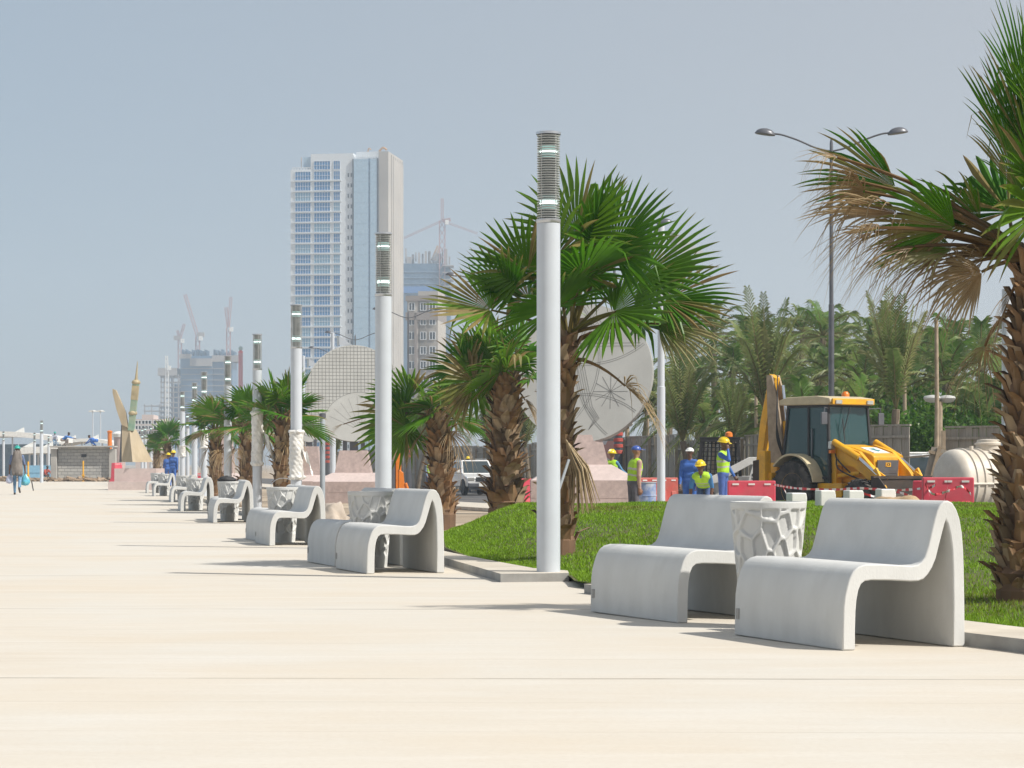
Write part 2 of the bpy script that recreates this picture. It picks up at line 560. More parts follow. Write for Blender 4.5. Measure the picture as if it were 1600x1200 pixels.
M['ground'] = ground_material()
M['promenade'] = promenade_material()
M['asphalt'] = mat('asphalt', (0.075, 0.075, 0.078), 0.85, var=0.2, scale=1.2, bump=0.3, bscale=60, dirt=(0.20, 0.175, 0.145), dscale=0.35, damt=0.75)
M['kerb_top'] = mat('kerb_cream_slab', (0.58, 0.53, 0.45), 0.8, var=0.1, scale=3, dirt=(0.42, 0.36, 0.28), dscale=2.5, damt=0.5)
M['kerb_face'] = mat('kerb_grey_face', (0.33, 0.325, 0.31), 0.85, var=0.15, scale=5, dirt=(0.2, 0.19, 0.17), dscale=3, damt=0.6)
M['lawn_soil'] = mat('lawn_soil', (0.075, 0.095, 0.02), 0.95, var=0.4, scale=5, bump=0.5, bscale=30, dirt=(0.15, 0.11, 0.045), dscale=1.1, damt=0.7)

YG = [-60, -20, 0, 20, 40, 60, 80, 110, 150, 250, 500, 1000, 2000, 4500]
XG = [-4500, -1500, -500, -200, -80, -40, -20, -10, 0, 10, 20, 40, 80, 200, 500, 1500, 4500]
b = MB()
b.add([(x, y, gr(y)) for y in YG for x in XG], [(i * len(XG) + j, i * len(XG) + j + 1, (i + 1) * len(XG) + j + 1, (i + 1) * len(XG) + j) for i in range(len(YG) - 1) for j in range(len(XG) - 1)])
tag(b.build('ground', M['ground']), kind='structure')

LXP = [(0, 8.1), (9.2, 4.4), (11.2, 3.55), (12.4, 3.13), (12.9, 2.95), (14.8, 2.28), (16.65, 1.62), (18.3, 0.80), (19.2, 0.52), (20.2, 0.50), (20.75, 0.45), (21.2, 0.2), (22.5, -0.05), (24.5, -0.45),
       (28, -0.82), (34, -1.05), (40, -0.9)]
ys = [-8, 0, 4, 8, 12.3, 15, 16.4, 17.4, 18.2, 19.2, 20.1, 20.9, 22, 24.2, 27.3, 31, 36, 43, 54, 67, 80, 89, 110, 130, 150, 168]
b = MB()
rows = []
for y in ys:
    xr = max(kx(y) + 0.12, lerp_pts(LXP, y) + 0.35 if 17 < y < 21 else -99)
    rows.append([(-260, y, gz(y)), (-100, y, gz(y)), (-40, y, gz(y)), (xr - 8, y, gz(y)), (xr, y, gz(y)), (xr + 0.01, y, -0.5)])
n = len(rows[0])
b.add([p for r in rows for p in r], [(i * n + j, i * n + j + 1, (i + 1) * n + j + 1, (i + 1) * n + j) for i in range(len(ys) - 1) for j in range(n - 1)])
tag(b.build('promenade', M['promenade']), kind='structure')

# asphalt road between the sculptures and the hoarding
RL = [(46, 6.0), (62, 2.6), (85, -3.2), (110, -6.5), (150, -14), (260, -38)]       # near (left) edge
RR = [(46, 12.5), (62, 10.4), (85, 6.4), (110, 1.6), (150, -6.0), (260, -29)]      # far (right) edge
yr = [46, 54, 60, 70, 85, 97, 110, 130, 150, 200, 260]
b = MB()
b.add([(lerp_pts(P, y), y, gr(y) + 0.012) for y in yr for P in (RL, RR)], [(2 * i, 2 * i + 1, 2 * i + 3, 2 * i + 2) for i in range(len(yr) - 1)])
tag(b.build('road', M['asphalt']), kind='structure')
b = MB()                                       # pavement on the near side of the road
b.add([(lerp_pts(RL, y) - dx, y, gr(y) + dz) for y in yr for dx, dz in ((2.6, 0.008), (2.6, 0.10), (0.02, 0.10), (0.02, 0.0))],
      [(4 * i + j, 4 * i + j + 1, 4 * i + j + 5, 4 * i + j + 4) for i in range(len(yr) - 1) for j in range(3)])
tag(b.build('pavement', M['kerb_top']), kind='structure')


def kerb(name, front, back, h):
    b = MB()
    ft, bt = [], []
    n = len(front)
    for (x, y), (x2, y2) in zip(front, back):
        ft.append((x, y, gz(y) + h)); bt.append((x2, y2, gz(y) + h))
    fb = [(x, y, -0.3) for x, y in front]
    bb = [(x, y, -0.3) for x, y in back]
    v = ft + bt + fb + bb
    for i in range(n - 1):
        b.add([ft[i], ft[i + 1], bt[i + 1], bt[i]], [(0, 1, 2, 3)], 0)
        b.add([fb[i], fb[i + 1], ft[i + 1], ft[i]], [(0, 1, 2, 3)], 1)
        b.add([bb[i], bb[i + 1], bt[i + 1], bt[i]], [(3, 2, 1, 0)], 1)
    for i in (0, n - 1):
        b.add([fb[i], ft[i], bt[i], bb[i]], [(0, 1, 2, 3) if i else (3, 2, 1, 0)], 1)
    return tag(b.build(name, [M['kerb_top'], M['kerb_face']]), kind='structure')


kerb('kerb', [(7.6, 0), (3.9, 9), (3.08, 11), (2.70, 12.15), (2.51, 12.6), (1.86, 14.5), (1.23, 16.4), (0.57, 18.2)],
     [(8.1, 0), (4.4, 9.2), (3.55, 11.2), (3.13, 12.4), (2.95, 12.9), (2.28, 14.8), (1.62, 16.65), (0.80, 18.3)], 0.075)
kerb('kerb', [(0.50, 20.25), (-0.10, 20.1), (-0.42, 22.2), (-0.72, 24.2), (-1.35, 27.3), (-2.2, 31)],
     [(0.50, 20.75), (0.2, 21.2), (-0.05, 22.5), (-0.45, 24.5), (-1.0, 27.5), (-1.8, 31.2)], 0.075)
fy = [31.0, 43.5, 54, 67, 80, 89, 130, 168]
kerb('kerb', [(kx(y), y) for y in fy], [(kx(y) + 0.4, y + 0.15) for y in fy], 0.09)

# lawn



def lawn_z(Y, d):
    k = (max(d, 0) / 5.0) * 0.75 + max(0.0, Y - 19) / 13 * 0.75
    edge = sstep(-0.15, 1.3, d)
    h = 0.43 * sstep(0, 1, k) * edge * (1 - sstep(36, 41, Y)) * (1 - 0.6 * sstep(9, 14, d))
    bumps = 0.025 * math.sin(Y * 1.3 + d * 0.9) * math.sin(d * 1.7 - Y * 0.4) * edge
    return gz(Y) + 0.055 * (1 - sstep(36, 41, Y)) - 0.3 * sstep(37, 41, Y) + h + bumps


def lawn_pt(u, v):
    Y = 6 + 35 * u
    d = 14.0 * v ** 1.4
    return (lerp_pts(LXP, Y) + d, Y, lawn_z(Y, d))


tag(grid_mesh('lawn', lawn_pt, 90, 60, M['lawn_soil']), kind='structure')

m, n, p, L = new_mat('grass_blades')
M['grass'] = leaf_mat('grass_blade', 0.4, 0.55)
rg = np.random.default_rng(3)
NB = 300000
yy = 9 + 32 * rg.random(NB) ** 1.5
dd = 0.03 + 11.5 * rg.random(NB) ** 1.35
fr = np.abs((np.interp(yy, [q[0] for q in LXP], [q[1] for q in LXP]) + dd) / yy) < 0.26      # only ground near the view
yy, dd = yy[fr], dd[fr]
NB = len(yy)
xx = np.interp(yy, [q[0] for q in LXP], [q[1] for q in LXP]) + dd
zz = np.array([lawn_z(a, c) for a, c in zip(yy, dd)])
hh = (0.014 + 0.024 * rg.random(NB)) * (0.7 + 0.6 * (np.sin(xx * 2.1 + yy) * np.sin(yy * 1.7 - xx) * 0.5 + 0.5))
wd = 0.0022 + 0.00032 * yy
an = rg.random(NB) * 2 * np.pi
le = rg.normal(0, 0.45, (NB, 2))
V = np.zeros((NB, 3, 3), dtype=np.float32)
V[:, 0] = np.stack([xx - np.cos(an) * wd, yy - np.sin(an) * wd, zz - 0.01], 1)
V[:, 1] = np.stack([xx + np.cos(an) * wd, yy + np.sin(an) * wd, zz - 0.01], 1)
V[:, 2] = np.stack([xx + le[:, 0] * hh, yy + le[:, 1] * hh, zz + hh], 1)
patch = np.sin(xx * 0.9 + 1.3 * np.sin(yy * 0.5)) * np.sin(yy * 0.62 + xx * 0.35 + 0.7) + 0.35 * rg.normal(0, 1, NB)
dry = np.clip((patch - 0.45) * 1.1, 0, 0.9)[:, None]
gcol = np.array([[0.19, 0.345, 0.016]]) * (0.7 + 0.65 * rg.random((NB, 1))) + np.array([[0.03, 0.02, 0.0]]) * rg.random((NB, 1))
gcol = gcol * (1 - dry) + np.array([[0.20, 0.155, 0.05]]) * dry
C = np.ones((NB, 3, 4), dtype=np.float32)
C[:, :, :3] = gcol[:, None, :]
me = bpy.data.meshes.new('grass')
me.from_pydata(V.reshape(-1, 3).tolist(), [], np.arange(NB * 3).reshape(-1, 3).tolist())
ca = me.color_attributes.new('tint', 'FLOAT_COLOR', 'POINT')
ca.data.foreach_set('color', C.ravel())
me.materials.append(M['grass'])
go = bpy.data.objects.new('grass', me)
COL.objects.link(go)
tag(go, 'bright green turf with straw coloured patches on the low mound', 'grass', kind='stuff')
# ------------------------------------------------------------------ benches
OUT = [(565, 870), (566, 760), (570, 640), (578, 585), (590, 540), (608, 490), (632, 452), (664, 430), (705, 420), (800, 421), (900, 427), (985, 433), (1022, 428), (1048, 412), (1068, 385),
       (1085, 335), (1104, 265), (1122, 200), (1140, 146), (1160, 110), (1185, 91), (1210, 88), (1236, 99), (1262, 135), (1282, 185), (1297, 260), (1305, 350), (1309, 450), (1313, 650), (1315, 870)]
INN = [(1243, 870), (1243, 650), (1241, 450), (1236, 350), (1224, 268), (1208, 212), (1197, 190), (1188, 212), (1174, 258), (1155, 322), (1134, 395), (1112, 442), (1085, 480), (1058, 504), (1028, 514),
       (980, 515), (850, 507), (740, 504), (700, 508), (676, 524), (660, 556), (649, 608), (643, 670), (640, 760), (640, 870)]
S_ = 0.00102
PROF = [((x - 565) * S_, (870 - y) * S_) for x, y in OUT + INN]
b = MB()
np_ = len(PROF)
BW = 1.25
# local x = depth from front leg (0) to back, local y = along the row
no, ni = len(OUT), len(INN)
vs_, fs = [], []
for yv in (0, BW):
    vs_ += [(u, yv, z) for u, z in PROF]
for k in range(np_):
    k2 = (k + 1) % np_
    fs.append((k2, k, np_ + k, np_ + k2))


def strip_ends(off, flip):
    # stitch outer to inner outline, both run front foot -> back foot
    i, j = 0, 0
    inner = list(range(np_ - 1, no - 1, -1))
    out = []
    while i < no - 1 or j < ni - 1:
        a, c = i, inner[j]
        ti, tj = (i + 1) / (no - 1) if i < no - 1 else 9, (j + 1) / (ni - 1) if j < ni - 1 else 9
        if i < no - 1 and (j >= ni - 1 or math.dist(PROF[i + 1], PROF[c]) <= math.dist(PROF[a], PROF[inner[j + 1]])):
            out.append((a, i + 1, c)); i += 1
        else:
            out.append((a, inner[j + 1], c)); j += 1
    return [tuple((q + off) for q in (f if flip else f[::-1])) for f in out]


fs += strip_ends(0, False) + strip_ends(np_, True)
b.add(vs_, fs)
bench_me = b.build('park_bench', M['concrete_white'], smooth=40, bevel=0.007)
bm = bmesh.new(); bm.from_mesh(bench_me.data); bmesh.ops.recalc_face_normals(bm, faces=bm.faces); bm.to_mesh(bench_me.data); bm.free()
bench_me.data.set_sharp_from_angle(angle=R(40))
bench_first = [True]
b = MB(); b.box((-0.0015, BW - 0.045, 0.125), (0.007, 0.035, 0.06)); b.build('lifting_plate', M['kerb_face'], bench_me)


def bench(x, y, rot, label, z=None):
    o = bench_me if bench_first[0] else copy_tree(bench_me)
    bench_first[0] = False
    o.location = (x, y, (gz(y) if z is None else z) + 0.001)
    o.rotation_euler = (0, 0, R(rot))
    return tag(o, label, 'bench', 'concrete wave benches along the promenade')


def bench_at(px, py, rot, label, dl=0.0, Y=None):
    """front right foot at a photo pixel on the promenade surface"""
    y = Y or 20.0
    if Y is None:
        for _ in range(20):
            y = F * (EYE - gz(y)) / (py - HOR)
    x = atx(px, y)
    s, c = math.sin(R(rot)), math.cos(R(rot))
    bench(x - s * dl, y + c * dl, rot, label)
    return x, y


BINS = []


def pair(px, py, rot, la, lb, lbin, gap=0.62, rear=True):
    x, y = bench_at(px, py, rot, la)
    s, c = math.sin(R(rot)), math.cos(R(rot))
    if rear:
        dl = BW + gap
        bench(x - s * dl + c * 0.14, y + c * dl + s * 0.14, rot, lb)
    t = BW + gap / 2
    BINS.append((x - s * t + c * 0.44, y + c * t + s * 0.44, rot, lbin))
    return x, y


bench_at(1317, 1017, 22, 'nearest white concrete wave bench, largest in view at right')
bench_at(1058, 974, 24, 'white wave bench just behind the nearest one, left of the big planter bin')
BINS.append((1.575, 14.16, 20, 'large branch patterned concrete bin between the two nearest benches'))
pair(573, 897, 18, 'white wave bench in front of the second lamp, beside the lawn kerb', 'bench half hidden behind the bin by the second lamp', 'branch patterned concrete bin by the second nearest lamp')
pair(421, 853, 15, 'white wave bench below the lamps wrapped in plastic film', 'bench end seen left of the bin with the wire hoop', 'concrete bin with a thin wire hoop standing up from its rim')
pair(333, 817, 12, 'fourth bench group front bench beside bin holding a black bag', 'bench directly behind the fourth front bench, next to the bin with the black bag', 'concrete bin with a black bag lying on top')
pair(282, 799, 11, 'fifth bench group front bench before the two fan palms', 'bench hidden behind the fifth front bench', 'concrete bin between the fifth pair of benches')
pair(267, 785, 11, 'sixth bench group front bench, small in the row', 'bench hidden behind the sixth front bench', 'concrete bin between the sixth pair of benches')
pair(240, 775.3, 11, 'second last visible bench before the pink pedestal', 'bench hidden behind the second last group', 'concrete bin beside the second last bench', rear=False)
pair(229, 770.4, 11, 'farthest white bench, right beside the pink pedestal', 'bench at far end', 'farthest concrete bin, in front of two blue workers', rear=False)

# ------------------------------------------------------------------ litter bins with a raised branch pattern
def make_bin():
    root = empty('litter_bin', (0, 0, 0))
    nu, nv = 260, 120
    H, r0, r1 = 0.765, 0.168, 0.235
    rr = random.Random(11)
    seeds = []
    for i in range(400):                               # poisson-ish cells on the unrolled wall
        q = (rr.random() * 1.3, rr.random() * 0.84 - 0.05)
        if all(math.hypot(min(abs(q[0] - s[0]), 1.3 - abs(q[0] - s[0])) * 1.25, (q[1] - s[1]) * 0.72) > 0.078 for s in seeds):
            seeds.append(q)
    S = np.array(seeds)
    U, W = np.meshgrid(np.arange(nu) / nu * 1.3, np.linspace(0, H, nv + 1), indexing='ij')
    du = np.abs(U[..., None] - S[:, 0]); du = np.minimum(du, 1.3 - du)
    sh = (W[..., None] - S[:, 1])
    D = np.sqrt((du * 1.25) ** 2 + (sh * 0.72) ** 2)
    D.sort(axis=-1)
    e = (D[..., 1] - D[..., 0])
    rib = 1 - np.clip((e - 0.015) / 0.007, 0, 1)
    lip = np.clip((W - (H - 0.045)) / 0.01, 0, 1)
    foot = np.clip((0.16 - W) / 0.05, 0, 1)
    rib = np.maximum(np.maximum(rib, lip), foot * 0.95)
    rib = rib * rib * (3 - 2 * rib)
    rad = r0 + (r1 - r0) * (W / H) ** 1.05 - 0.017 * (1 - rib)
    ang = U / 1.3 * 2 * PI
    P = np.stack([rad * np.cos(ang), rad * np.sin(ang), W], -1)
    b = MB()
    vs_ = P.reshape(-1, 3).tolist()
    fs = [(i * (nv + 1) + j, ((i + 1) % nu) * (nv + 1) + j, ((i + 1) % nu) * (nv + 1) + j + 1, i * (nv + 1) + j + 1) for i in range(nu) for j in range(nv)]
    b.add(vs_, fs)
    b.build('bin_wall', M['concrete_white'], root, smooth=180)
    b = MB()
    b.lathe([(r1 - 0.002, H - 0.001), (r1 - 0.004, H + 0.006), (r1 - 0.03, H + 0.006), (r1 - 0.032, H - 0.01)], 48)
    b.build('rim', M['concrete_white'], root, smooth=40)
    b = MB(); b.lathe([(r0 * 0.7, 0.08), (r1 - 0.034, H - 0.02)], 40)
    b.build('liner', M['bin_inside'], root, smooth=40)
    return root


bin0 = make_bin()
bin_obs = []
for i, (x, y, rz, lab) in enumerate(BINS):
    o = bin0 if i == 0 else copy_tree(bin0)
    o.location = (x, y, gz(y) + 0.002)
    o.rotation_euler = (0, 0, R(rz * 3 + (140 if i == 0 else 25 * i)))
    tag(o, lab, 'bin', 'patterned concrete bins between the benches')
    bin_obs.append(o)
# wire hoop on one bin, black bag on the next
hp = bin_obs[2].location
b = MB(); b.tube([(0.17 * math.cos(PI * k / 16), 0, 0.17 * 0.75 * math.sin(PI * k / 16)) for k in range(17)], 0.004, 6)
b.build('wire_hoop', M['steel'], bin_obs[2], smooth=60, loc=(0, 0, 0.77), rz=-bin_obs[2].rotation_euler[2])
b = MB()
rr = random.Random(4)
b.ellipsoid((0, 0, 0), (0.17, 0.12, 0.075), n=18, m=8, z0=-0.3)
b.v = [(x * (1 + 0.25 * rr.uniform(-1, 1)), y_ * (1 + 0.25 * rr.uniform(-1, 1)), z * (1 + 0.3 * rr.uniform(-1, 1))) for x, y_, z in b.v]
bp = bin_obs[3].location
tag(b.build('rubbish_bag', M['dark'], None, smooth=180, loc=(bp[0] - 0.05, bp[1], bp[2] + 0.79)), 'small black rubbish bag lying on top of a concrete bin', 'bag')

# ------------------------------------------------------------------ promenade lamps
LH, LR = 3.93, 0.105


def make_lamp():
    root = empty('promenade_lamp', (0, 0, 0))
    hz = LH * 0.803
    b = MB(); b.lathe([(LR + 0.012, 0), (LR + 0.012, 0.012), (LR, 0.014), (LR, hz - 0.04), (LR - 0.004, hz - 0.035)], 40)
    b.build('pole', M['pole'], root, smooth=35)
    b = MB(); b.lathe([(LR + 0.001, hz - 0.035), (LR + 0.004, hz - 0.03), (LR + 0.004, hz), (LR - 0.015, hz + 0.002)], 40)
    b.build('collar', M['steel'], root, smooth=35)
    b = MB()
    n = 34
    for k in range(n):
        z = hz + 0.012 + (LH - 0.03 - hz) * k / n
        b.lathe([(LR - 0.028, z), (LR - 0.004, z + 0.002), (LR - 0.002, z + 0.0075), (LR - 0.026, z + 0.010)], 32)
    for k in range(4):
        a = PI / 4 + k * PI / 2
        b.bar((math.cos(a) * (LR - 0.014), math.sin(a) * (LR - 0.014), hz), (math.cos(a) * (LR - 0.014), math.sin(a) * (LR - 0.014), LH - 0.02), 0.008, 0.008)
    b.build('louvre', M['louvre'], root, smooth=40)
    b = MB(); b.lathe([(0.066, hz), (0.066, LH - 0.02)], 24)
    b.build('inner_tube', M['lamp_core'], root, smooth=35)
    for fr_ in (0.19, 0.77):
        z = hz + (LH - hz) * fr_
        b = MB(); b.lathe([(0.03, z - 0.013), (0.076, z - 0.011), (0.076, z + 0.011), (0.03, z + 0.013)], 24)
        bl = b.build('light_ring', M['lamp_light'], root, smooth=40)
        b = MB()
        for q in (-2.1, -1.1, 1.1, 2.1):
            b.lathe([(0.03, z + q * 0.0226 - 0.008), (0.072, z + q * 0.0226 - 0.006), (0.072, z + q * 0.0226 + 0.006), (0.03, z + q * 0.0226 + 0.008)], 24)
        b.build('lens', M['lamp_glow'], bl, smooth=40)
    b = MB(); b.lathe([(LR - 0.01, LH - 0.022), (LR + 0.006, LH - 0.02), (LR + 0.006, LH), (LR - 0.003, LH + 0.004)], 40)
    b.build('cap', M['steel'], root, smooth=35)
    return root


lamp0 = make_lamp()
LAMP = [(857, 207, 20.5, 0.0, 'nearest white lamp post, tallest in view, before the big fan palm'),
        (599, 364, 29.4, 0, 'second white lamp post, overlapping the tall tower and grid disc'),
        (463, 476, 42.5, 1, 'third white lamp post, lower half wrapped in crinkled plastic film'),
        (402, 522, 52, 2, 'fourth white lamp post, plastic film with loose tails round its middle'),
        (356, 556, 62, 0, 'fifth white lamp post, seen between two fan palm crowns'),
        (319, 581, 73, 3, 'sixth white lamp post with a lump of plastic film halfway'),
        (304, 598, 83, 0, 'seventh white lamp post, its head among pale palm tips'),
        (285, 612, 93, 4, 'eighth white lamp post, rising above the sixth bench group'),
        (293, 646, 124, 0, 'small distant lamp post just right of the eighth lamp'),
        (280, 653, 133, 0, 'small distant lamp post just left of the eighth lamp'),
        (267, 676, 150, 0, 'tiny lamp post above the two blue workers'),
        (236, 666, 162, 0, 'rightmost of three tiny lamps beside the boat prow'),
        (227, 667, 165, 0, 'middle of three tiny lamps beside the boat prow'),
        (222, 669, 168, 0, 'leftmost of three tiny lamps beside the boat prow'),
        (65, 657, 141, 0, 'lone lamp post left of the grey block wall'),
        (54, 676, 190, 0, 'distant lamp post just left of the lone lamp'),
        (5.5, 674, 187, 0, 'distant lamp post at the left edge of the photo'),
        (76, 681, 216, 0, 'distant lamp post peeking beside the block wall pillar')]


def film(parent, z0, z1, seed, tails):
    rr = random.Random(seed)
    b = MB()
    nu, nv = 40, 60
    ph = [rr.uniform(0, 6.28) for _ in range(8)]
    vs_ = []
    for j in range(nv + 1):
        v = j / nv
        z = z0 + (z1 - z0) * v
        for i in range(nu):
            a = 2 * PI * i / nu
            wr = 0.5 + 0.5 * math.sin(7 * a + 21 * v + ph[0]) * math.sin(33 * v + 2 * a + ph[1])
            r = LR + 0.006 + 0.022 * wr ** 2 + 0.012 * max(0, math.sin(3 * a + 9 * v + ph[2])) + rr.uniform(0, 0.006)
            r += 0.045 * (math.exp(-((v - 0.05) / 0.03) ** 2) + math.exp(-((v - 0.96) / 0.025) ** 2)) * (0.6 + 0.4 * math.sin(5 * a + ph[3]))
            vs_.append((r * math.cos(a), r * math.sin(a), z))
    b.add(vs_, [(j * nu + i, j * nu + (i + 1) % nu, (j + 1) * nu + (i + 1) % nu, (j + 1) * nu + i) for j in range(nv) for i in range(nu)])
    for t in range(tails):
        z = z1 - (z1 - z0) * rr.uniform(0.05, 0.45)
        L_ = rr.uniform(0.4, 0.8)
        pts = []
        for k in range(9):
            q = k / 8
            pts.append(Vector((LR + 0.02 + 0.42 * L_ * q ** 0.8, -0.08 + 0.05 * math.sin(q * 5 + t), z - L_ * 0.9 * q - 0.05 * math.sin(q * 9))))
        for k in range(8):
            w0, w1 = 0.03 + 0.09 * math.sin(PI * k / 8), 0.03 + 0.09 * math.sin(PI * (k + 1) / 8)
            b.add([pts[k] + Vector((-w0 * 0.3, 0.03, w0)), pts[k] - Vector((0, 0.02, w0)), pts[k + 1] - Vector((0, 0.02, w1)), pts[k + 1] + Vector((-w1 * 0.3, 0.03, w1))], [(0, 1, 2, 3)])
    return b.build('plastic_wrap', M['plastic_film'], parent, smooth=180)


for i, (px, py, Y, wrap, lab) in enumerate(LAMP):
    o = lamp0 if i == 0 else copy_tree(lamp0)
    o.location = (atx(px, Y), Y, EYE - (py - HOR) / F * Y - LH)
    o.rotation_euler = (0, 0, R(23 * i))
    tag(o, lab, 'street lamp', 'white cylinder lamp posts along the promenade')
    LAMP[i] = LAMP[i] + (o,)
for i, (z0, z1, tl) in {2: (0.7, 1.62, 1), 3: (0.95, 2.2, 3), 5: (1.5, 2.1, 0), 7: (1.3, 1.75, 0)}.items():
    film(LAMP[i][5], z0, z1, i, tl).rotation_euler = (0, 0, -LAMP[i][5].rotation_euler[2])
# ------------------------------------------------------------------ fan palms
G1, G2, G3 = (0.022, 0.125, 0.004), (0.070, 0.235, 0.006), (0.17, 0.30, 0.02)
DRY1, DRY2, DRY3 = (0.36, 0.24, 0.11), (0.22, 0.125, 0.055), (0.46, 0.36, 0.22)


def mixc3(a, b, t):
    return tuple(x + (y - x) * t for x, y in zip(a, b))


def fan_frond(b, base, az, el, plen, fr, rr, dead=0.0, sag=0.35, spread=150, roll=0.0, wind=(0, 0, 0), n=34, tipdroop=1.0, fold=0.35):
    """one palmate frond: arching petiole, then pleated leaflets fused half way and split into drooping tips"""
    d = Vector((math.cos(el) * math.cos(az), math.cos(el) * math.sin(az), math.sin(el)))
    wv = Vector(wind)
    pts = []
    for k in range(7):
        t = k / 6
        pts.append(Vector(base) + d * plen * t + Vector((0, 0, -sag * plen * t * t)) + wv * plen * t * t * 0.5)
    H = pts[-1]
    t_ = (pts[-1] - pts[-2]).normalized()
    s_ = t_.cross(Vector((0, 0, 1)))
    s_ = s_.normalized() if s_.length > 0.05 else Vector((1, 0, 0))
    s_ = Matrix.Rotation(roll, 3, t_) @ s_
    nrm = s_.cross(t_).normalized()
    pc = mixc3(mixc3((0.13, 0.18, 0.04), (0.25, 0.13, 0.05), rr.random() * 0.6), DRY2, dead)
    b.col = (*pc, 1)
    b.tube(pts, [0.017 * (1.25 - 0.65 * k / 6) for k in range(7)], 5)
    g = mixc3(mixc3(G1, G2, rr.random()), G3, rr.random() ** 2 * 0.8)
    if dead > 0.5:
        g = mixc3(DRY1, DRY2, rr.random())
    tipl = 0.82 + 0.2 * rr.random() if dead < 0.5 else 0.4
    da = R(spread) * 2 / n
    ROW = (0.03, 0.22, 0.45, 0.62, 0.78, 0.9, 1.0)
    for i in range(n):
        a = -R(spread) + da * (i + 0.5)
        L_ = fr * (0.68 + 0.32 * math.cos(a * 0.55)) * rr.uniform(0.93, 1.05)
        if spread < 100: L_ *= (1 - 0.42 * (abs(a) / R(spread)) ** 2.5) * rr.uniform(0.85, 1.06)
        split = rr.uniform(0.48, 0.64) if dead < 0.8 else rr.uniform(0.12, 0.34)
        dr = tipdroop * rr.uniform(0.5, 1.5)
        side = rr.uniform(-0.06, 0.06)
        bent = rr.random() < 0.10 * tipdroop
        if dead > 0.8 and rr.random() < 0.12: continue
        lc = mixc3(g, mixc3(G2, G3, 0.5) if dead < 0.5 else DRY3, rr.random() * 0.35)
        if dead < 0.5 and rr.random() < dead * 1.2:
            lc = mixc3(lc, DRY1, rr.uniform(0.4, 0.9))
        tl = tipl * rr.uniform(0.9, 1.1)
        vs_, cs = [], []
        for r in ROW:
            hw = L_ * r * math.tan(da / 2) * 0.98
            if r > split:
                q = (r - split) / (1 - split)
                hw = L_ * split * math.tan(da / 2) * (1 - q) ** 0.75 * 1.02
            aa = a + side * max(0, r - split)
            dirv = t_ * math.cos(aa) + s_ * math.sin(aa) + nrm * (fold * abs(math.sin(a)) ** 1.5 * (0.6 if abs(a) < PI / 2 else 0.3))
            p = H + dirv * (L_ * r)
            fall = 0.10 * r * r * fr + (dr * 0.38 * fr * max(0, r - split - 0.05) ** 1.7)
            if bent and r > 0.7:
                fall += (r - 0.7) * fr * 0.9
                p = p - dirv * (L_ * (r - 0.7) * 0.6)
            p = p + Vector((0, 0, -fall)) + wv * fr * 0.35 * r * r
            tang = (-t_ * math.sin(aa) + s_ * math.cos(aa))
            crease = nrm * hw * 0.75
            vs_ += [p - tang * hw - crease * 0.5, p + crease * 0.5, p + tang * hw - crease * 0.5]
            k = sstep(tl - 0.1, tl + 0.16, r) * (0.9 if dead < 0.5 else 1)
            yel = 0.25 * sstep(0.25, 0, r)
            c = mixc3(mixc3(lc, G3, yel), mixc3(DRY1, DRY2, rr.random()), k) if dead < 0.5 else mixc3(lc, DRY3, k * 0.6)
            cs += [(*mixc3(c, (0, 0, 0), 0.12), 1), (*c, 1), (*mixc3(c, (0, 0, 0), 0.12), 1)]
        fs = []
        for j in range(len(ROW) - 1):
            o = j * 3
            fs += [(o, o + 1, o + 4, o + 3), (o + 1, o + 2, o + 5, o + 4)]
        b.add(vs_, fs, 0, cs)


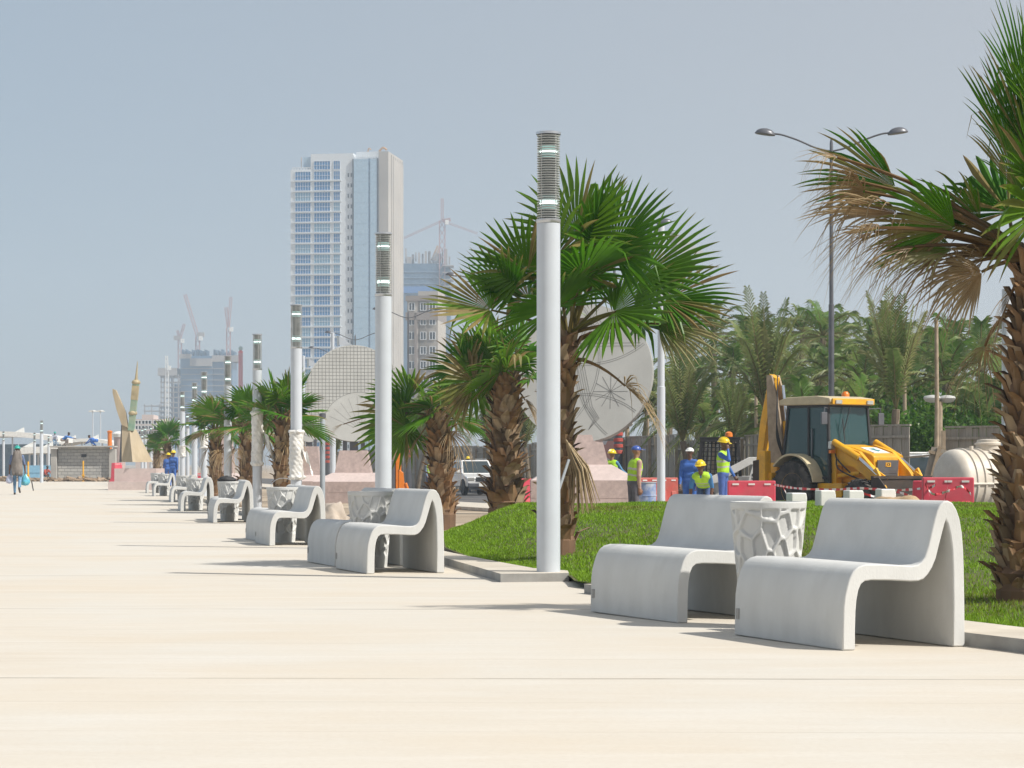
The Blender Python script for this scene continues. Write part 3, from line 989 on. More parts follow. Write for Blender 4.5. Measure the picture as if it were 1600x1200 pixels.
def palm_trunk(root, h, r0, r1, rr, lean=(0, 0), boots=90, flare=0.0, boot_len=0.22, bootfrac=1.0, orange=0.6, tone=1.0):
    b = MB(); b.col = (0.13, 0.085, 0.05, 1)
    P = lambda t: Vector((lean[0] * t * t, lean[1] * t * t, h * t))
    RAD = lambda t: (r0 + (r1 - r0) * t) * (1 + flare * max(0, 1 - t * 3) ** 2)
    N = 40
    pts = [P(k / N) for k in range(N + 1)]
    rad = [RAD(k / N) * (1 + 0.09 * math.sin(k * 2.6) + rr.uniform(-0.04, 0.04)) for k in range(N + 1)]
    pts[0].z = -0.25
    b.tube(pts, rad, 14)
    b.c = []
    for i in range(len(b.v)):
        q = rr.random()
        b.c.append((0.12 + 0.09 * q, 0.075 + 0.05 * q, 0.045 + 0.03 * q, 1))
    ga = 2.39996
    for k in range(boots):
        t = (k + 0.5) / boots * bootfrac
        a = k * ga + rr.uniform(-0.2, 0.2)
        c = P(t); r = RAD(t)
        out = Vector((math.cos(a), math.sin(a), 0)); tan = Vector((-math.sin(a), math.cos(a), 0))
        L_ = boot_len * rr.uniform(0.55, 1.25)
        wdt = r * rr.uniform(0.42, 0.62) * (1 if boots < 250 else 0.72)
        open_ = rr.uniform(0.12, 0.75)
        up = Vector((0, 0, 1))
        p0 = c + out * r * 0.82
        p1 = p0 + up * L_ * 0.55 + out * L_ * (0.10 + open_ * 0.25) + tan * rr.uniform(-0.02, 0.02)
        p2 = p0 + up * L_ * (1 - 0.35 * open_) + out * L_ * (0.15 + open_ * 0.85) + tan * rr.uniform(-0.05, 0.05)
        q = rr.random()
        base = mixc3((0.17, 0.10, 0.055), (0.36, 0.19, 0.075), orange * q)
        if q > 0.72: base = mixc3(base, (0.40, 0.31, 0.21), 0.7)
        if q < 0.2: base = (0.10, 0.065, 0.04)
        dk = mixc3(base, (0.05, 0.03, 0.02), 0.5)
        th = 0.016
        vs_, cs = [], []
        for p, w_, m_ in ((p0, wdt, 0.4), (p1, wdt * 0.72, 0.0), (p2, wdt * rr.uniform(0.22, 0.5), 0.0)):
            vs_ += [p - tan * w_ + out * 0.0, p + out * th * 1.6, p + tan * w_, p - out * th * 1.2]
            cc = mixc3(base, dk, m_)
            cs += [(*cc, 1), (*mixc3(cc, DRY3, 0.2), 1), (*cc, 1), (*dk, 1)]
        fs = []
        for j in range(2):
            for e in range(4):
                fs.append((j * 4 + e, j * 4 + (e + 1) % 4, (j + 1) * 4 + (e + 1) % 4, (j + 1) * 4 + e))
        fs += [(8, 9, 10, 11)]
        b.add(vs_, fs, 0, cs)
    b.c = [(*[q * tone for q in c[:3]], 1) for c in b.c]
    b.build('trunk', M['bark'], root)
    return P(1.0)


def fan_palm(name, loc, h, seed, label, bark_shade=1.0, n_live=26, n_dead=9, plen=0.75, fr=0.75, r0=0.17, r1=0.12, lean=(0, 0), wind=(0, 0, 0), extra=(), boots=110, flare=0.15, boot_len=0.22,
             el_lo=-25, el_hi=82, leaf_n=34, group='fan palms along the promenade', orange=0.6, dead_el=(-75, -25), az_bias=None, bare=0.25):
    rr = random.Random(seed)
    root = empty(name, loc, 0, label, 'palm tree', group)
    top = palm_trunk(root, h, r0, r1, rr, lean, boots, flare, boot_len, orange=orange, tone=bark_shade)
    b = MB(); b.col = (0, 0, 0, 1)
    for k in range(n_live):
        u = (k + 0.5) / n_live
        el = R(el_lo + (el_hi - el_lo) * u ** 0.85 + rr.uniform(-8, 8))
        az = k * 2.39996 + rr.uniform(-0.25, 0.25)
        base = top + Vector((math.cos(az), math.sin(az), 0)) * r1 * 0.7 + Vector((0, 0, bare * (u - 0.5)))
        fan_frond(b, base, az, el, plen * rr.uniform(0.8, 1.15), fr * rr.uniform(0.85, 1.1), rr, dead=0.3 * (1 - u) ** 1.5 * rr.random() + 0.03, sag=0.34 * (1.1 - u), spread=rr.uniform(105, 140),
                  roll=rr.uniform(-0.4, 0.4), wind=wind, n=leaf_n, tipdroop=rr.uniform(0.5, 1.3) * (1.25 - 0.6 * u))
    for (az, el, pl, fl, dd_, sp, ro, wd_, td) in extra:
        fan_frond(b, top + Vector((math.cos(R(az)), math.sin(R(az)), 0)) * r1 * 0.7, R(az), R(el), pl, fl, rr, dead=dd_, sag=0.25, spread=sp, roll=ro, wind=wd_, n=leaf_n, tipdroop=td)
    b.build('crown', M['leaf'], root)
    if n_dead:
        b = MB(); b.col = (0, 0, 0, 1)
        for k in range(n_dead):
            az = k * 2.39996 + rr.uniform(-0.5, 0.5)
            el = R(rr.uniform(*dead_el))
            base = top + Vector((math.cos(az), math.sin(az), 0)) * r1 * 0.8 - Vector((0, 0, 0.1 + 0.25 * rr.random()))
            fan_frond(b, base, az, el, plen * rr.uniform(0.5, 0.9), fr * rr.uniform(0.7, 0.95), rr, dead=0.9, sag=0.5, spread=rr.uniform(60, 110), roll=rr.uniform(-0.6, 0.6), wind=wind, n=26,
                      tipdroop=rr.uniform(1.5, 2.6), fold=0.7)
        b.build('dry_fronds', M['leaf_dry'], root)
    return root


def palm_at(px, pyb, Y, pyt, zoff=0.0):
    """base point and trunk height from the photo rows of foot and crown centre"""
    p = at(px, pyb, Y)
    return p, (pyb - pyt) / F * Y


# the big palm behind the nearest lamp
p, h = palm_at(872, 852, 23.2, 520)
fan_palm('fan_palm', p, h, 21, 'full green fan palm right behind the nearest lamp post', n_live=6, n_dead=1, plen=0.80, fr=0.80, r0=0.15, r1=0.09, lean=(0.10, 0), wind=(0.12, 0, 0.1), boots=120,
         el_lo=22, el_hi=86, leaf_n=29, dead_el=(-20, 10), boot_len=0.2,
         extra=((172, 44, 0.75, 0.70, 0.1, 115, 0.5, (0.05, 0, 0.2), 0.4), (183, 24, 0.80, 0.72, 0.35, 110, -0.7, (0.05, 0, 0.25), 0.5), (200, 64, 0.85, 0.7, 0.1, 110, 0.9, (0, 0, 0.1), 0.4),
                (-62, 88, 1.20, 0.90, 0.03, 100, 1.4, (0.05, 0, 0.1), 0.3), (-35, 70, 1.10, 0.86, 0.02, 110, 1.2, (0.15, 0, 0.1), 0.3), (-28, 48, 0.95, 0.85, 0.03, 115, 1.0, (0.2, 0, 0.15), 0.4),
                (-55, 26, 0.66, 0.84, 0.0, 130, 0.9, (0.2, 0, 0.15), 0.5), (-22, 30, 0.95, 0.78, 0.12, 95, 1.0, (0.25, 0, 0.15), 0.6),
                (-25, 16, 0.8, 0.7, 0.5, 80, 1.1, (0.35, 0, 0.12), 1.2), (-110, 40, 0.5, 0.78, 0.0, 130, 0.5, (0.1, 0, 0.1), 0.5), (100, 60, 0.9, 0.8, 0.05, 120, 0.2, (0, 0, 0.1), 0.5)))
p, h = palm_at(790, 800, 39, 592)
fan_palm('fan_palm', p, h, 22, 'thick trunked fan palm left of the nearest lamp, one straw coloured frond', n_live=6, n_dead=1, plen=0.38, fr=0.80, r0=0.23, r1=0.19, boots=230, flare=0.3, boot_len=0.34,
         el_lo=22, el_hi=82, dead_el=(-35, 0), leaf_n=26, orange=0.8,
         extra=((196, 8, 0.42, 0.80, 0.49, 150, 1.35, (-0.05, 0, 0), 0.5), (188, -12, 0.5, 0.78, 0.95, 75, 1.4, (-0.05, 0, -0.1), 0.5), (-100, 30, 0.35, 0.85, 0.05, 140, 0.8, (-0.1, 0, 0.1), 0.4), (172, 56, 0.5, 0.85, 0.2, 90, 0.8, (0, 0, 0.2), 0.5), (188, 30, 0.55, 0.8, 0.3, 105, 0.9, (-0.1, 0, 0.15), 0.8), (215, 74, 0.4, 0.85, 0.05, 110, 1.0, (-0.05, 0, 0.1), 0.4)), wind=(-0.06, 0, 0.05))
p, h = palm_at(690, 808, 45, 648)
fan_palm('fan_palm', p, h, 23, 'leaning fan palm with orange brown boots behind the second front bench', n_live=6, n_dead=2, plen=0.38, fr=0.80, r0=0.22, r1=0.16, lean=(-0.12, 0), boots=200, flare=0.2, boot_len=0.32,
         el_lo=22, el_hi=78, wind=(-0.1, 0, 0), orange=0.85, dead_el=(-35, -5), leaf_n=26,
         extra=((185, 14, 0.5, 1.0, 0.05, 125, 1.0, (-0.15, 0, 0), 0.5), (182, -14, 0.45, 1.0, 0.05, 120, 0.9, (-0.15, 0, -0.05), 0.6), (200, 50, 0.6, 0.95, 0.1, 110, 0.8, (-0.1, 0, 0), 0.5), (184, 8, 1.7, 0.4, 0.95, 40, 0.3, (0, 0, 0), 2.2), (-100, 12, 0.3, 0.85, 0.05, 140, 0.5, (-0.1, 0, 0), 0.6)))
# the wind blown palm at the right edge
p, h = palm_at(1600, 935, 15.2, 405)
fan_palm('fan_palm', p, h, 24, 'tall wind blown fan palm cut by the right edge, brown tangled fronds reaching left', n_live=4, n_dead=2, plen=0.6, fr=0.6, r0=0.155, r1=0.115, lean=(0.10, 0), boots=300, bark_shade=0.85,  # bark scaled darker: shade on its visible side put into the colour
         boot_len=0.19, el_lo=45, el_hi=80, leaf_n=23, wind=(0.45, 0, 0.1), dead_el=(-10, 10), orange=0.75, bare=0.4,
         extra=((176, 40, 1.02, 0.68, 0.4, 55, 1.0, (-0.15, 0, 0.15), 0.9), (186, 33, 0.55, 0.64, 0.3, 65, 1.1, (-0.1, 0, 0.15), 0.9), (172, 52, 0.45, 0.55, 0.3, 60, 1.0, (-0.1, 0, 0.1), 1.2), (170, 22, 0.45, 0.6, 0.5, 75, -0.5, (-0.3, 0, 0.1), 2.4),
                (186, 38, 1.2, 0.46, 0.95, 60, 0.5, (-0.3, 0, 0.1), 2.2), (178, 22, 0.7, 0.5, 0.95, 65, -0.5, (-0.25, 0, 0.0), 2.6), (182, 42, 1.45, 0.33, 0.95, 75, -0.4, (-0.25, 0, 0.08), 2.4),
                (176, 25, 0.95, 0.42, 0.95, 60, 1.0, (-0.3, 0, 0.05), 2.6), (168, 30, 0.72, 0.46, 0.8, 60, 0.2, (-0.3, 0, 0.1), 2.0),
                (165, 16, 0.5, 0.5, 0.9, 60, -0.4, (-0.2, 0, 0), 2.6), (180, 30, 0.8, 0.5, 0.95, 80, 0.8, (-0.2, 0, -0.05), 2.2), (174, 20, 0.55, 0.55, 0.95, 80, -0.8, (-0.2, 0, -0.1), 2.4),
                (190, 26, 1.0, 0.44, 0.95, 85, 0.2, (-0.25, 0, 0), 2.6), (183, 12, 0.38, 0.5, 0.9, 90, 1.2, (-0.2, 0, -0.1), 2.0), (186, 37, 1.15, 0.42, 0.9, 85, 1.1, (-0.3, 0, 0.05), 2.6), (192, 0, 0.3, 0.42, 0.79, 75, 1.3, (-0.15, 0, -0.1), 1.2),
                (180, 34, 0.9, 0.6, 0.6, 70, 0.2, (-0.25, 0, 0.05), 1.6), (188, 14, 0.28, 0.52, 0.95, 80, 0.9, (-0.2, 0, -0.05), 1.6), (190, -60, 0.2, 0.42, 0.95, 80, 0.5, (-0.1, 0, 0), 1.6),
                (240, 86, 1.05, 0.95, 0.12, 30, 1.2, (-0.03, 0, 0.25), 0.4), (200, 84, 0.72, 0.85, 0.2, 30, 0.9, (-0.06, 0, 0.25), 0.8), (300, 88, 1.25, 0.9, 0.05, 36, 0.8, (0.06, 0, 0.1), 0.4), (225, 86, 0.85, 0.9, 0.08, 40, 1.5, (-0.02, 0, 0.2), 0.4), (270, 82, 0.95, 0.9, 0.05, 45, 0.4, (0.02, 0, 0.2), 0.4), (255, 70, 0.6, 0.8, 0.05, 60, 1.2, (0, 0, 0.2), 0.5), (215, 80, 0.5, 0.75, 0.15, 34, 1.3, (-0.03, 0, 0.2), 0.9),
                (255, 64, 0.42, 0.64, 0.05, 130, 0.8, (0.1, 0, 0.1), 1.3), (300, 62, 0.8, 0.7, 0.08, 100, 0.9, (0.15, 0, 0.1), 0.7), (262, 78, 0.62, 0.68, 0.03, 85, 1.1, (0.08, 0, 0.2), 0.5)))
# smaller palms further along the walk
for (px, pyb, Y, pyt, sd_, lab, wn, pl_, fr_) in ((442, 772, 52, 650, 31, 'fan palm between the third and fourth lamps, dark slim trunk', (0.05, 0, 0.1), 0.35, 0.85),
                                       (386, 772, 62, 665, 32, 'fan palm with a drooping brown frond behind the fourth lamp', (-0.2, 0, 0), 0.5, 0.85),
                                       (337, 775, 70, 672, 33, 'shaggy low fan palm by the sixth lamp', (-0.15, 0, 0), 0.45, 0.8),
                                       (262, 745, 118, 690, 34, 'small distant fan palm above the two blue workers', (-0.1, 0, 0), 0.5, 0.9),
                                       (245, 742, 140, 700, 35, 'smallest fan palm beside the boat prow', (0, 0, 0), 0.4, 0.7)):
    p, h = palm_at(px, pyb, Y, pyt)
    fan_palm('fan_palm', p, h, sd_, lab, n_live=12, n_dead=3, plen=pl_, fr=fr_, r0=0.2, r1=0.15, boots=70, boot_len=0.3, el_lo=4, el_hi=82, wind=wn, leaf_n=28, dead_el=(-65, -20),
             orange=0.3, extra=((180, 6, 1.0, 0.6, 0.8, 100, 0.2, (-0.2, 0, -0.1), 2.4), (182, 38, 0.9, 0.8, 0.3, 110, 0.6, (-0.2, 0, 0.1), 0.8), (5, 40, 0.7, 0.8, 0.1, 120, -0.7, (0, 0, 0.1), 0.6)) if sd_ == 32 else ())

# dry fronds hanging at the foot of the big palm, and a pale board leaning there
rr = random.Random(5)
root = empty('dry_frond', at(884, 690, 22.9), 0, 'bundle of straw coloured dry fronds hanging behind the nearest lamp post', 'dry frond')
b = MB(); b.col = (*DRY3, 1)
for k in range(26):
    u = k / 25
    e = Vector((0.02 + 0.30 * u ** 0.8 + rr.uniform(-0.02, 0.02), rr.uniform(-0.12, 0.12), -0.78 + 0.2 * u + rr.uniform(-0.06, 0.06)))
    m_ = e * 0.5 + Vector((0.05, 0, 0.05))
    b.col = (*mixc3(DRY3, DRY2, rr.random() * 0.7), 1)
    b.tube([(0, 0, 0.02), m_, e], [0.006, 0.011, 0.003], 4)
b.build('leaflets', M['leaf_dry'], root)
b = MB(); b.box((0, 0, 0), (0.02, 0.3, 0.36), M=Matrix.Rotation(R(18), 3, 'Y'))
tag(b.build('board', M['pole'], None, loc=at(880, 745, 22.7)), 'pale blue board leaning behind the nearest lamp post', 'board')

# ------------------------------------------------------------------ coconut palms behind the hoarding
C1, C2, C3 = (0.030, 0.130, 0.018), (0.125, 0.255, 0.035), (0.34, 0.29, 0.14)


def feather_frond(b, base, az, el, L_, rr, droop=0.8, dry=0.0, nl=30, leafl=0.55, tied=False):
    d = Vector((math.cos(el) * math.cos(az), math.cos(el) * math.sin(az), math.sin(el)))
    pts = []
    K = nl
    for k in range(K + 1):
        t = k / K
        pts.append(Vector(base) + d * L_ * t * (1 - 0.12 * t) + Vector((0, 0, -droop * L_ * t ** 2.1 * 0.55)))
    col = mixc3(mixc3(C1, C2, rr.random()), C3, dry)
    b.col = (*mixc3((0.20, 0.19, 0.07), C3, dry), 1)
    b.tube([pts[0], pts[K // 3], pts[2 * K // 3], pts[K]], [0.035, 0.026, 0.015, 0.006], 4)
    for k in range(3, K + 1):
        t = k / K
        tg = (pts[k] - pts[k - 1]).normalized()
        sd_ = tg.cross(Vector((0, 0, 1)))
        sd_ = sd_.normalized() if sd_.length > 0.05 else Vector((1, 0, 0))
        ll = leafl * (0.55 + 0.9 * math.sin(PI * min(1, t * 0.9 + 0.1)) ** 0.8) * rr.uniform(0.8, 1.1)
        for s in (-1, 1):
            c = mixc3(col, mixc3(C2, C3, 0.5), rr.random() * 0.4)
            dv = (sd_ * s * 0.8 + tg * (0.55 + 0.5 * t) + Vector((0, 0, 0.15))).normalized()
            hang = rr.uniform(0.25, 0.6)
            p0 = pts[k]; p1 = p0 + dv * ll * 0.5 - Vector((0, 0, hang * 0.12 * ll)); p2 = p0 + dv * ll * 0.9 - Vector((0, 0, hang * 0.75 * ll))
            wv = tg * 0.022 + Vector((0, 0, 0.012))
            b.add([p0 - wv * 0.6, p0 + wv * 0.6, p1 + wv, p1 - wv, p2], [(0, 1, 2, 3), (3, 2, 4)], 0,
                  [(*c, 1)] * 4 + [(*mixc3(c, C3, 0.55), 1)])


def coconut(h, seed, n=20, L_=3.2, name='coconut_palm', dry=0.15, tied=False):
    rr = random.Random(seed)
    root = empty(name, (0, 0, 0))
    b = MB(); b.col = (0.2, 0.17, 0.13, 1)
    ln = (rr.uniform(-0.7, 0.7), rr.uniform(-0.4, 0.4))
    pts = [(ln[0] * t * t, ln[1] * t * t, h * t) for t in [k / 16 for k in range(17)]]
    pts[0] = (0, 0, -3.0)                        # rooted well below the ground
    b.tube(pts, [0.17 - 0.06 * k / 16 + (0.012 if k % 2 else 0) for k in range(17)], 10)
    b.c = [(*mixc3((0.22, 0.18, 0.13), (0.13, 0.10, 0.07), rr.random()), 1) for _ in b.v]
    b.build('trunk', M['bark'], root)
    top = Vector(pts[-1])
    b = MB(); b.col = (0, 0, 0, 1)
    for k in range(n):
        u = (k + 0.5) / n
        if tied:
            el = R(64 + 26 * u); dr = 0.12 + 0.55 * (1 - u) ** 2
        else:
            el = R(-30 + 112 * u ** 0.9); dr = 0.55 + 0.6 * (1 - abs(u - 0.5))
        feather_frond(b, top, k * 2.39996 + rr.uniform(-0.3, 0.3), el + R(rr.uniform(-8, 8)), L_ * rr.uniform(0.8, 1.1), rr, dr, dry=min(1, max(0, dry + 0.5 * (1 - u) * rr.random() + rr.uniform(-0.15, 0.15))), nl=30, leafl=0.5 if not tied else 0.42)
    b.build('crown', M['leaf'], root)
    return root


PROTO = [coconut(6.2, 50 + i, n=20, L_=3.0, dry=0.12) for i in range(4)]
GREEN = [coconut(5.0, 60 + i, n=18, L_=3.2, dry=0.05) for i in range(2)]
TIED = [coconut(3.6, 70 + i, n=15, L_=4.3, dry=0.28, tied=True) for i in range(3)]
used = set()


def put(o, loc, rz, sc, label, group):
    c = o if o.name not in used else copy_tree(o)
    used.add(o.name)
    c.location, c.rotation_euler, c.scale = loc, (0, 0, rz), (sc, sc, sc)
    return tag(c, label, 'palm tree', group)


rr = random.Random(9)
# planted in front of the hoarding, crowns still half tied up
for i, (px, py, Y, sc, lab) in enumerate(((1222, 640, 70, 1.0, 'ragged upright coconut palm above the digger boom, in front of the hoarding'), (1394, 640, 66, 0.95, 'brown fringed upright coconut palm right of the digger cab'),
                                         (1085, 690, 72, 0.85, 'dry ragged coconut palm behind the right mast, before the hoarding'), (1140, 690, 76, 0.7, 'small dry coconut palm between the masts and the digger'),
                                         (768, 700, 124, 0.95, 'dry grey green coconut palm above the white car'),
                                         (650, 706, 122, 0.9, 'dry coconut palm left of the white car'), (520, 712, 140, 0.95, 'dry coconut palm beside the grid disc pedestal'), (828, 700, 104, 0.85, 'dry coconut palm behind the nearest lamp'))):
    top_z = EYE - (py - HOR) / F * Y
    o = TIED[i % 3]
    sc2 = sc
    put(o, (atx(px, Y), Y, top_z - 3.6 * sc2), rr.uniform(0, 6), sc2, lab, 'half tied coconut palms by the hoarding')
# the grove
GROVE = [(1118, 500, 105), (1160, 520, 98), (1135, 560, 92), (1195, 520, 112), (1250, 500, 118), (1285, 505, 104), (1320, 515, 110), (1355, 525, 100), (1300, 560, 90), (1345, 575, 86), (1250, 570, 92),
         (1190, 590, 88), (1420, 530, 104), (1460, 540, 98), (1500, 530, 92), (1540, 535, 86), (1590, 520, 82), (1480, 570, 78), (1535, 590, 74), (1405, 590, 82), (1095, 580, 100), (1060, 560, 112), (1620, 560, 76),
         (1275, 540, 124), (1380, 505, 126), (1230, 545, 128),
         (1110, 640, 86), (1165, 640, 82), (1215, 645, 80), (1260, 635, 82), (1315, 640, 80), (1360, 635, 78), (1410, 640, 84), (1520, 640, 72), (1075, 640, 92), (1560, 630, 74), (1330, 600, 96), (1240, 600, 98)]
for i, (px, py, Y) in enumerate(GROVE):
    H = 5.0 if i % 3 == 2 else 6.2
    sc = rr.uniform(0.95, 1.2)
    top_z = EYE - (py - HOR) / F * Y - 0.6
    o = GREEN[i % 2] if i % 3 == 2 else PROTO[i % 4]
    nb = ('left of the digger', 'right behind the digger', 'right of the tall double lamp', 'behind the septic tank')[0 if px < 1220 else 1 if px < 1300 else 2 if px < 1450 else 3]
    put(o, (atx(px, Y), Y, top_z - H * sc), rr.uniform(0, 6), sc, 'coconut palm in the dense grove beyond the hoarding, ' + nb, 'coconut grove ' + nb)
for i, (px, py, Y) in enumerate(((665, 645, 150), (705, 628, 160), (760, 630, 150), (805, 640, 140), (690, 660, 170), (850, 655, 132), (560, 665, 170), (500, 670, 180), (470, 660, 190), (1000, 640, 118), (1040, 620, 116))):
    sc = rr.uniform(0.9, 1.15)
    top_z = EYE - (py - HOR) / F * Y
    nb = 'behind the right engraved disc' if px > 900 else 'beyond the white car' if px > 640 else 'beyond the grid disc'
    put(PROTO[i % 4], (atx(px, Y), Y, top_z - 6.2 * sc), rr.uniform(0, 6), sc, 'distant coconut palm ' + nb, 'coconut palms ' + nb)


# ------------------------------------------------------------------ bushes in the grove
def bush(seed):
    r_ = random.Random(seed)
    root = empty('bush', (0, 0, 0))
    b = MB(); b.col = (0, 0, 0, 1)
    lumps = [(Vector((r_.uniform(-1, 1), r_.uniform(-0.8, 0.8), r_.uniform(0.5, 2.4))), r_.uniform(0.4, 0.8)) for _ in range(22)]
    for c, rad in lumps:
        tone = r_.uniform(0.6, 1.3)
        for _ in range(150):
            v = Vector((r_.gauss(0, 1), r_.gauss(0, 1), r_.gauss(0, 1))).normalized()
            p = c + v * rad * r_.uniform(0.55, 1.05)
            a = Vector((r_.gauss(0, 1), r_.gauss(0, 1), r_.gauss(0, 1))).normalized()
            x = v.cross(a).normalized() * r_.uniform(0.03, 0.055); y = (v + a * 0.7).normalized() * r_.uniform(0.07, 0.13)
            g = mixc3((0.05, 0.15, 0.015), (0.11, 0.22, 0.02), r_.random())
            b.add([p - y * 0.5, p + x, p + y, p - x], [(0, 1, 2, 3)], 0, [(*[q * tone for q in g], 1)] * 4)
    b.build('foliage', M['leaf'], root)
    b = MB(); b.col = (0.14, 0.10, 0.06, 1)
    for _ in range(5):
        e = (r_.uniform(-0.7, 0.7), r_.uniform(-0.5, 0.5), r_.uniform(1, 2))
        b.tube([(r_.uniform(-0.1, 0.1), r_.uniform(-0.1, 0.1), -0.2), (e[0] * 0.4, e[1] * 0.4, e[2] * 0.5), e], [0.05, 0.035, 0.015], 6)
    b.build('stem', M['bark'], root)
    return root


BU = [bush(1), bush(2)]
for i, (px, Y, sc) in enumerate(((1150, 84, 0.95), (1135, 90, 0.85), (1435, 70, 1.1), (1455, 72, 1.25), (1425, 78, 1.2), (1500, 70, 1.0), (1525, 72, 1.2), (1550, 68, 1.0), (1480, 76, 1.2), (1575, 70, 1.0), (1600, 74, 1.2), (1370, 92, 0.9))):
    o = BU[i % 2] if i < 2 else copy_tree(BU[i % 2])
    o.location, o.scale, o.rotation_euler = (atx(px, Y), Y, gr(Y) - 0.1), (sc, sc, sc * rr.uniform(0.9, 1.15)), (0, 0, rr.uniform(0, 6))
    nb = 'left of the digger' if px < 1250 else 'behind the digger' if px < 1400 else 'in the gap of the hoarding' if px < 1480 else 'above the septic tank'
    tag(o, 'bright green bush beyond the hoarding ' + nb, 'bush', 'bushes ' + nb)
# ------------------------------------------------------------------ engraved stone discs on pink pedestals
def pedestal(root, w0, w1, wt, h0, h1, h2, ht):
    """plinth block, sloping shoulder, tapered neck"""
    def frustum(b, a0, a1, z0, z1, mi=0):
        b.hexa([(-a0, -a0, z0), (a0, -a0, z0), (a0, a0, z0), (-a0, a0, z0), (-a1, -a1, z1), (a1, -a1, z1), (a1, a1, z1), (-a1, a1, z1)], mi)
    b = MB()
    frustum(b, w0, w0, -0.4, h0 * 0.48); frustum(b, w0 + 0.003, w0 + 0.003, h0 * 0.48 + 0.012, h0)
    b.box((0, 0, h0 * 0.48 + 0.006), (2 * w0 - 0.02, 2 * w0 - 0.02, 0.012))
    for x in (-0.34, 0.34):
        b.box((x * w0 * 2, -w0 - 0.002, h0 * 0.5), (0.012, 0.006, h0 * 0.98))
    b.build('plinth', M['pink_granite'], root)
    b = MB(); frustum(b, w0 + 0.003, w1 * 1.12, h0, h1)
    b.build('shoulder', M['pink_granite_pale'], root)
    b = MB(); frustum(b, w1, wt, h1, h2)
    b.build('neck', M['pink_granite'], root)
    b = MB()
    for x in (-0.33, 0.33):
        b.box((x * wt * 2, 0, (h2 + ht) / 2), (0.14, 0.3, ht - h2))
    b.box((0, 0, (h2 + ht) / 2), (0.3, 0.2, ht - h2))
    b.build('bracket', M['grey_metal'], root)


def disc(root, c, rad, thick, yaw, tilt, mi_lines, name='disc', mats=None):
    """upright disc; face looks to local -Y, engraved lines stand in shallow strips on the face"""
    Mx = Matrix.Rotation(yaw, 3, 'Z') @ Matrix.Rotation(tilt, 3, 'X')
    to = lambda x, z, y: Mx @ Vector((x, y, z)) + Vector(c)
    b = MB()
    n = 72
    ring = [(rad * math.cos(2 * PI * k / n), rad * math.sin(2 * PI * k / n)) for k in range(n)]
    v = [to(x, z, -thick / 2) for x, z in ring] + [to(x, z, thick / 2) for x, z in ring]
    b.add(v, [tuple(range(n)), tuple(range(2 * n - 1, n - 1, -1))], 0)
    b.add(v, [(k, n + k, n + (k + 1) % n, (k + 1) % n) for k in range(n)], 1)
    d = b.build(name, [M['disc_stone'], M['disc_rim']], root)
    b = MB()
    y0, y1 = -thick / 2 - 0.004, -thick / 2 + 0.02
    for pts, wl in mi_lines:
        for (xa, za), (xb, zb) in zip(pts, pts[1:]):
            dx, dz = xb - xa, zb - za
            L_ = math.hypot(dx, dz)
            if L_ < 1e-6: continue
            nx, nz = -dz / L_ * wl / 2, dx / L_ * wl / 2
            q = [(xa - nx, za - nz), (xb - nx, zb - nz), (xb + nx, zb + nz), (xa + nx, za + nz)]
            b.hexa([to(x, z, y0) for x, z in q] + [to(x, z, y1) for x, z in q])
    b.build('engraving', M['engraving'], d)
    return d


def arc(cx, cz, r, a0, a1, n=24):
    return [(cx + r * math.cos(R(a0 + (a1 - a0) * k / n)), cz + r * math.sin(R(a0 + (a1 - a0) * k / n))) for k in range(n + 1)]


def clip_circle(pts, r):
    out, cur = [], []
    for p in pts:
        if math.hypot(*p) < r: cur.append(p)
        else:
            if len(cur) > 1: out.append(cur)
            cur = []
    if len(cur) > 1: out.append(cur)
    return out


# right disc: interlaced arcs and star lines
Y = 60
sc1 = F / Y
root = empty('disc_monument', (atx(912, Y), Y, gr(Y)), 0, 'large pale engraved disc with interlaced arcs, right of the nearest lamp post', 'monument', 'round stone monuments on pink pedestals')
zc = EYE - (584 - HOR) / sc1 - gr(Y)
pedestal(root, 1.38, 0.62, 0.44, 0.90, 1.30, 2.07, zc - 1.35)
rad = 1.83
L = []
for cx, cz, rr_, a0, a1 in ((-1.9, 0.35, 2.3, -60, 45), (2.2, 0.2, 2.35, 135, 245), (0.1, 2.6, 2.35, 205, 335), (0.1, -2.7, 2.1, 40, 140)):
    for off in (0, 0.05):
        for seg_ in clip_circle(arc(cx, cz, rr_ + off, a0, a1, 60), rad - 0.03): L.append((seg_, 0.009))
for a in range(0, 180, 30):
    x, z = math.cos(R(a)) * 0.45, math.sin(R(a)) * 0.45
    L.append(([(-0.55 - x, 0.45 - z), (-0.55 + x, 0.45 + z)], 0.012)); L.append(([(0.75 - x, -0.5 - z), (0.75 + x, -0.5 + z)], 0.012))
for k in range(4):
    q = 0.12 + 0.1 * k
    L.append(([(0.35 - q, 0.95), (0.35, 0.95 + q * 1.2), (0.35 + q, 0.95), (0.35 - q, 0.95)], 0.009))
    L.append(([(-0.15 + 0.06 * k, 0.2), (0.1 + 0.06 * k, -0.9), (0.35 + 0.04 * k, -1.2), (0.2, -1.5)], 0.009))
    L.append(([(-1.25 + 0.08 * k, -0.45 - 0.06 * k), (-0.8, -0.3 + 0.1 * k)], 0.009))
for z in (0.78, 0.70): L.append(([(-1.5, z), (1.5, z)], 0.010))
disc(root, (0, 0, zc), rad, 0.26, R(-13), R(-9), L)

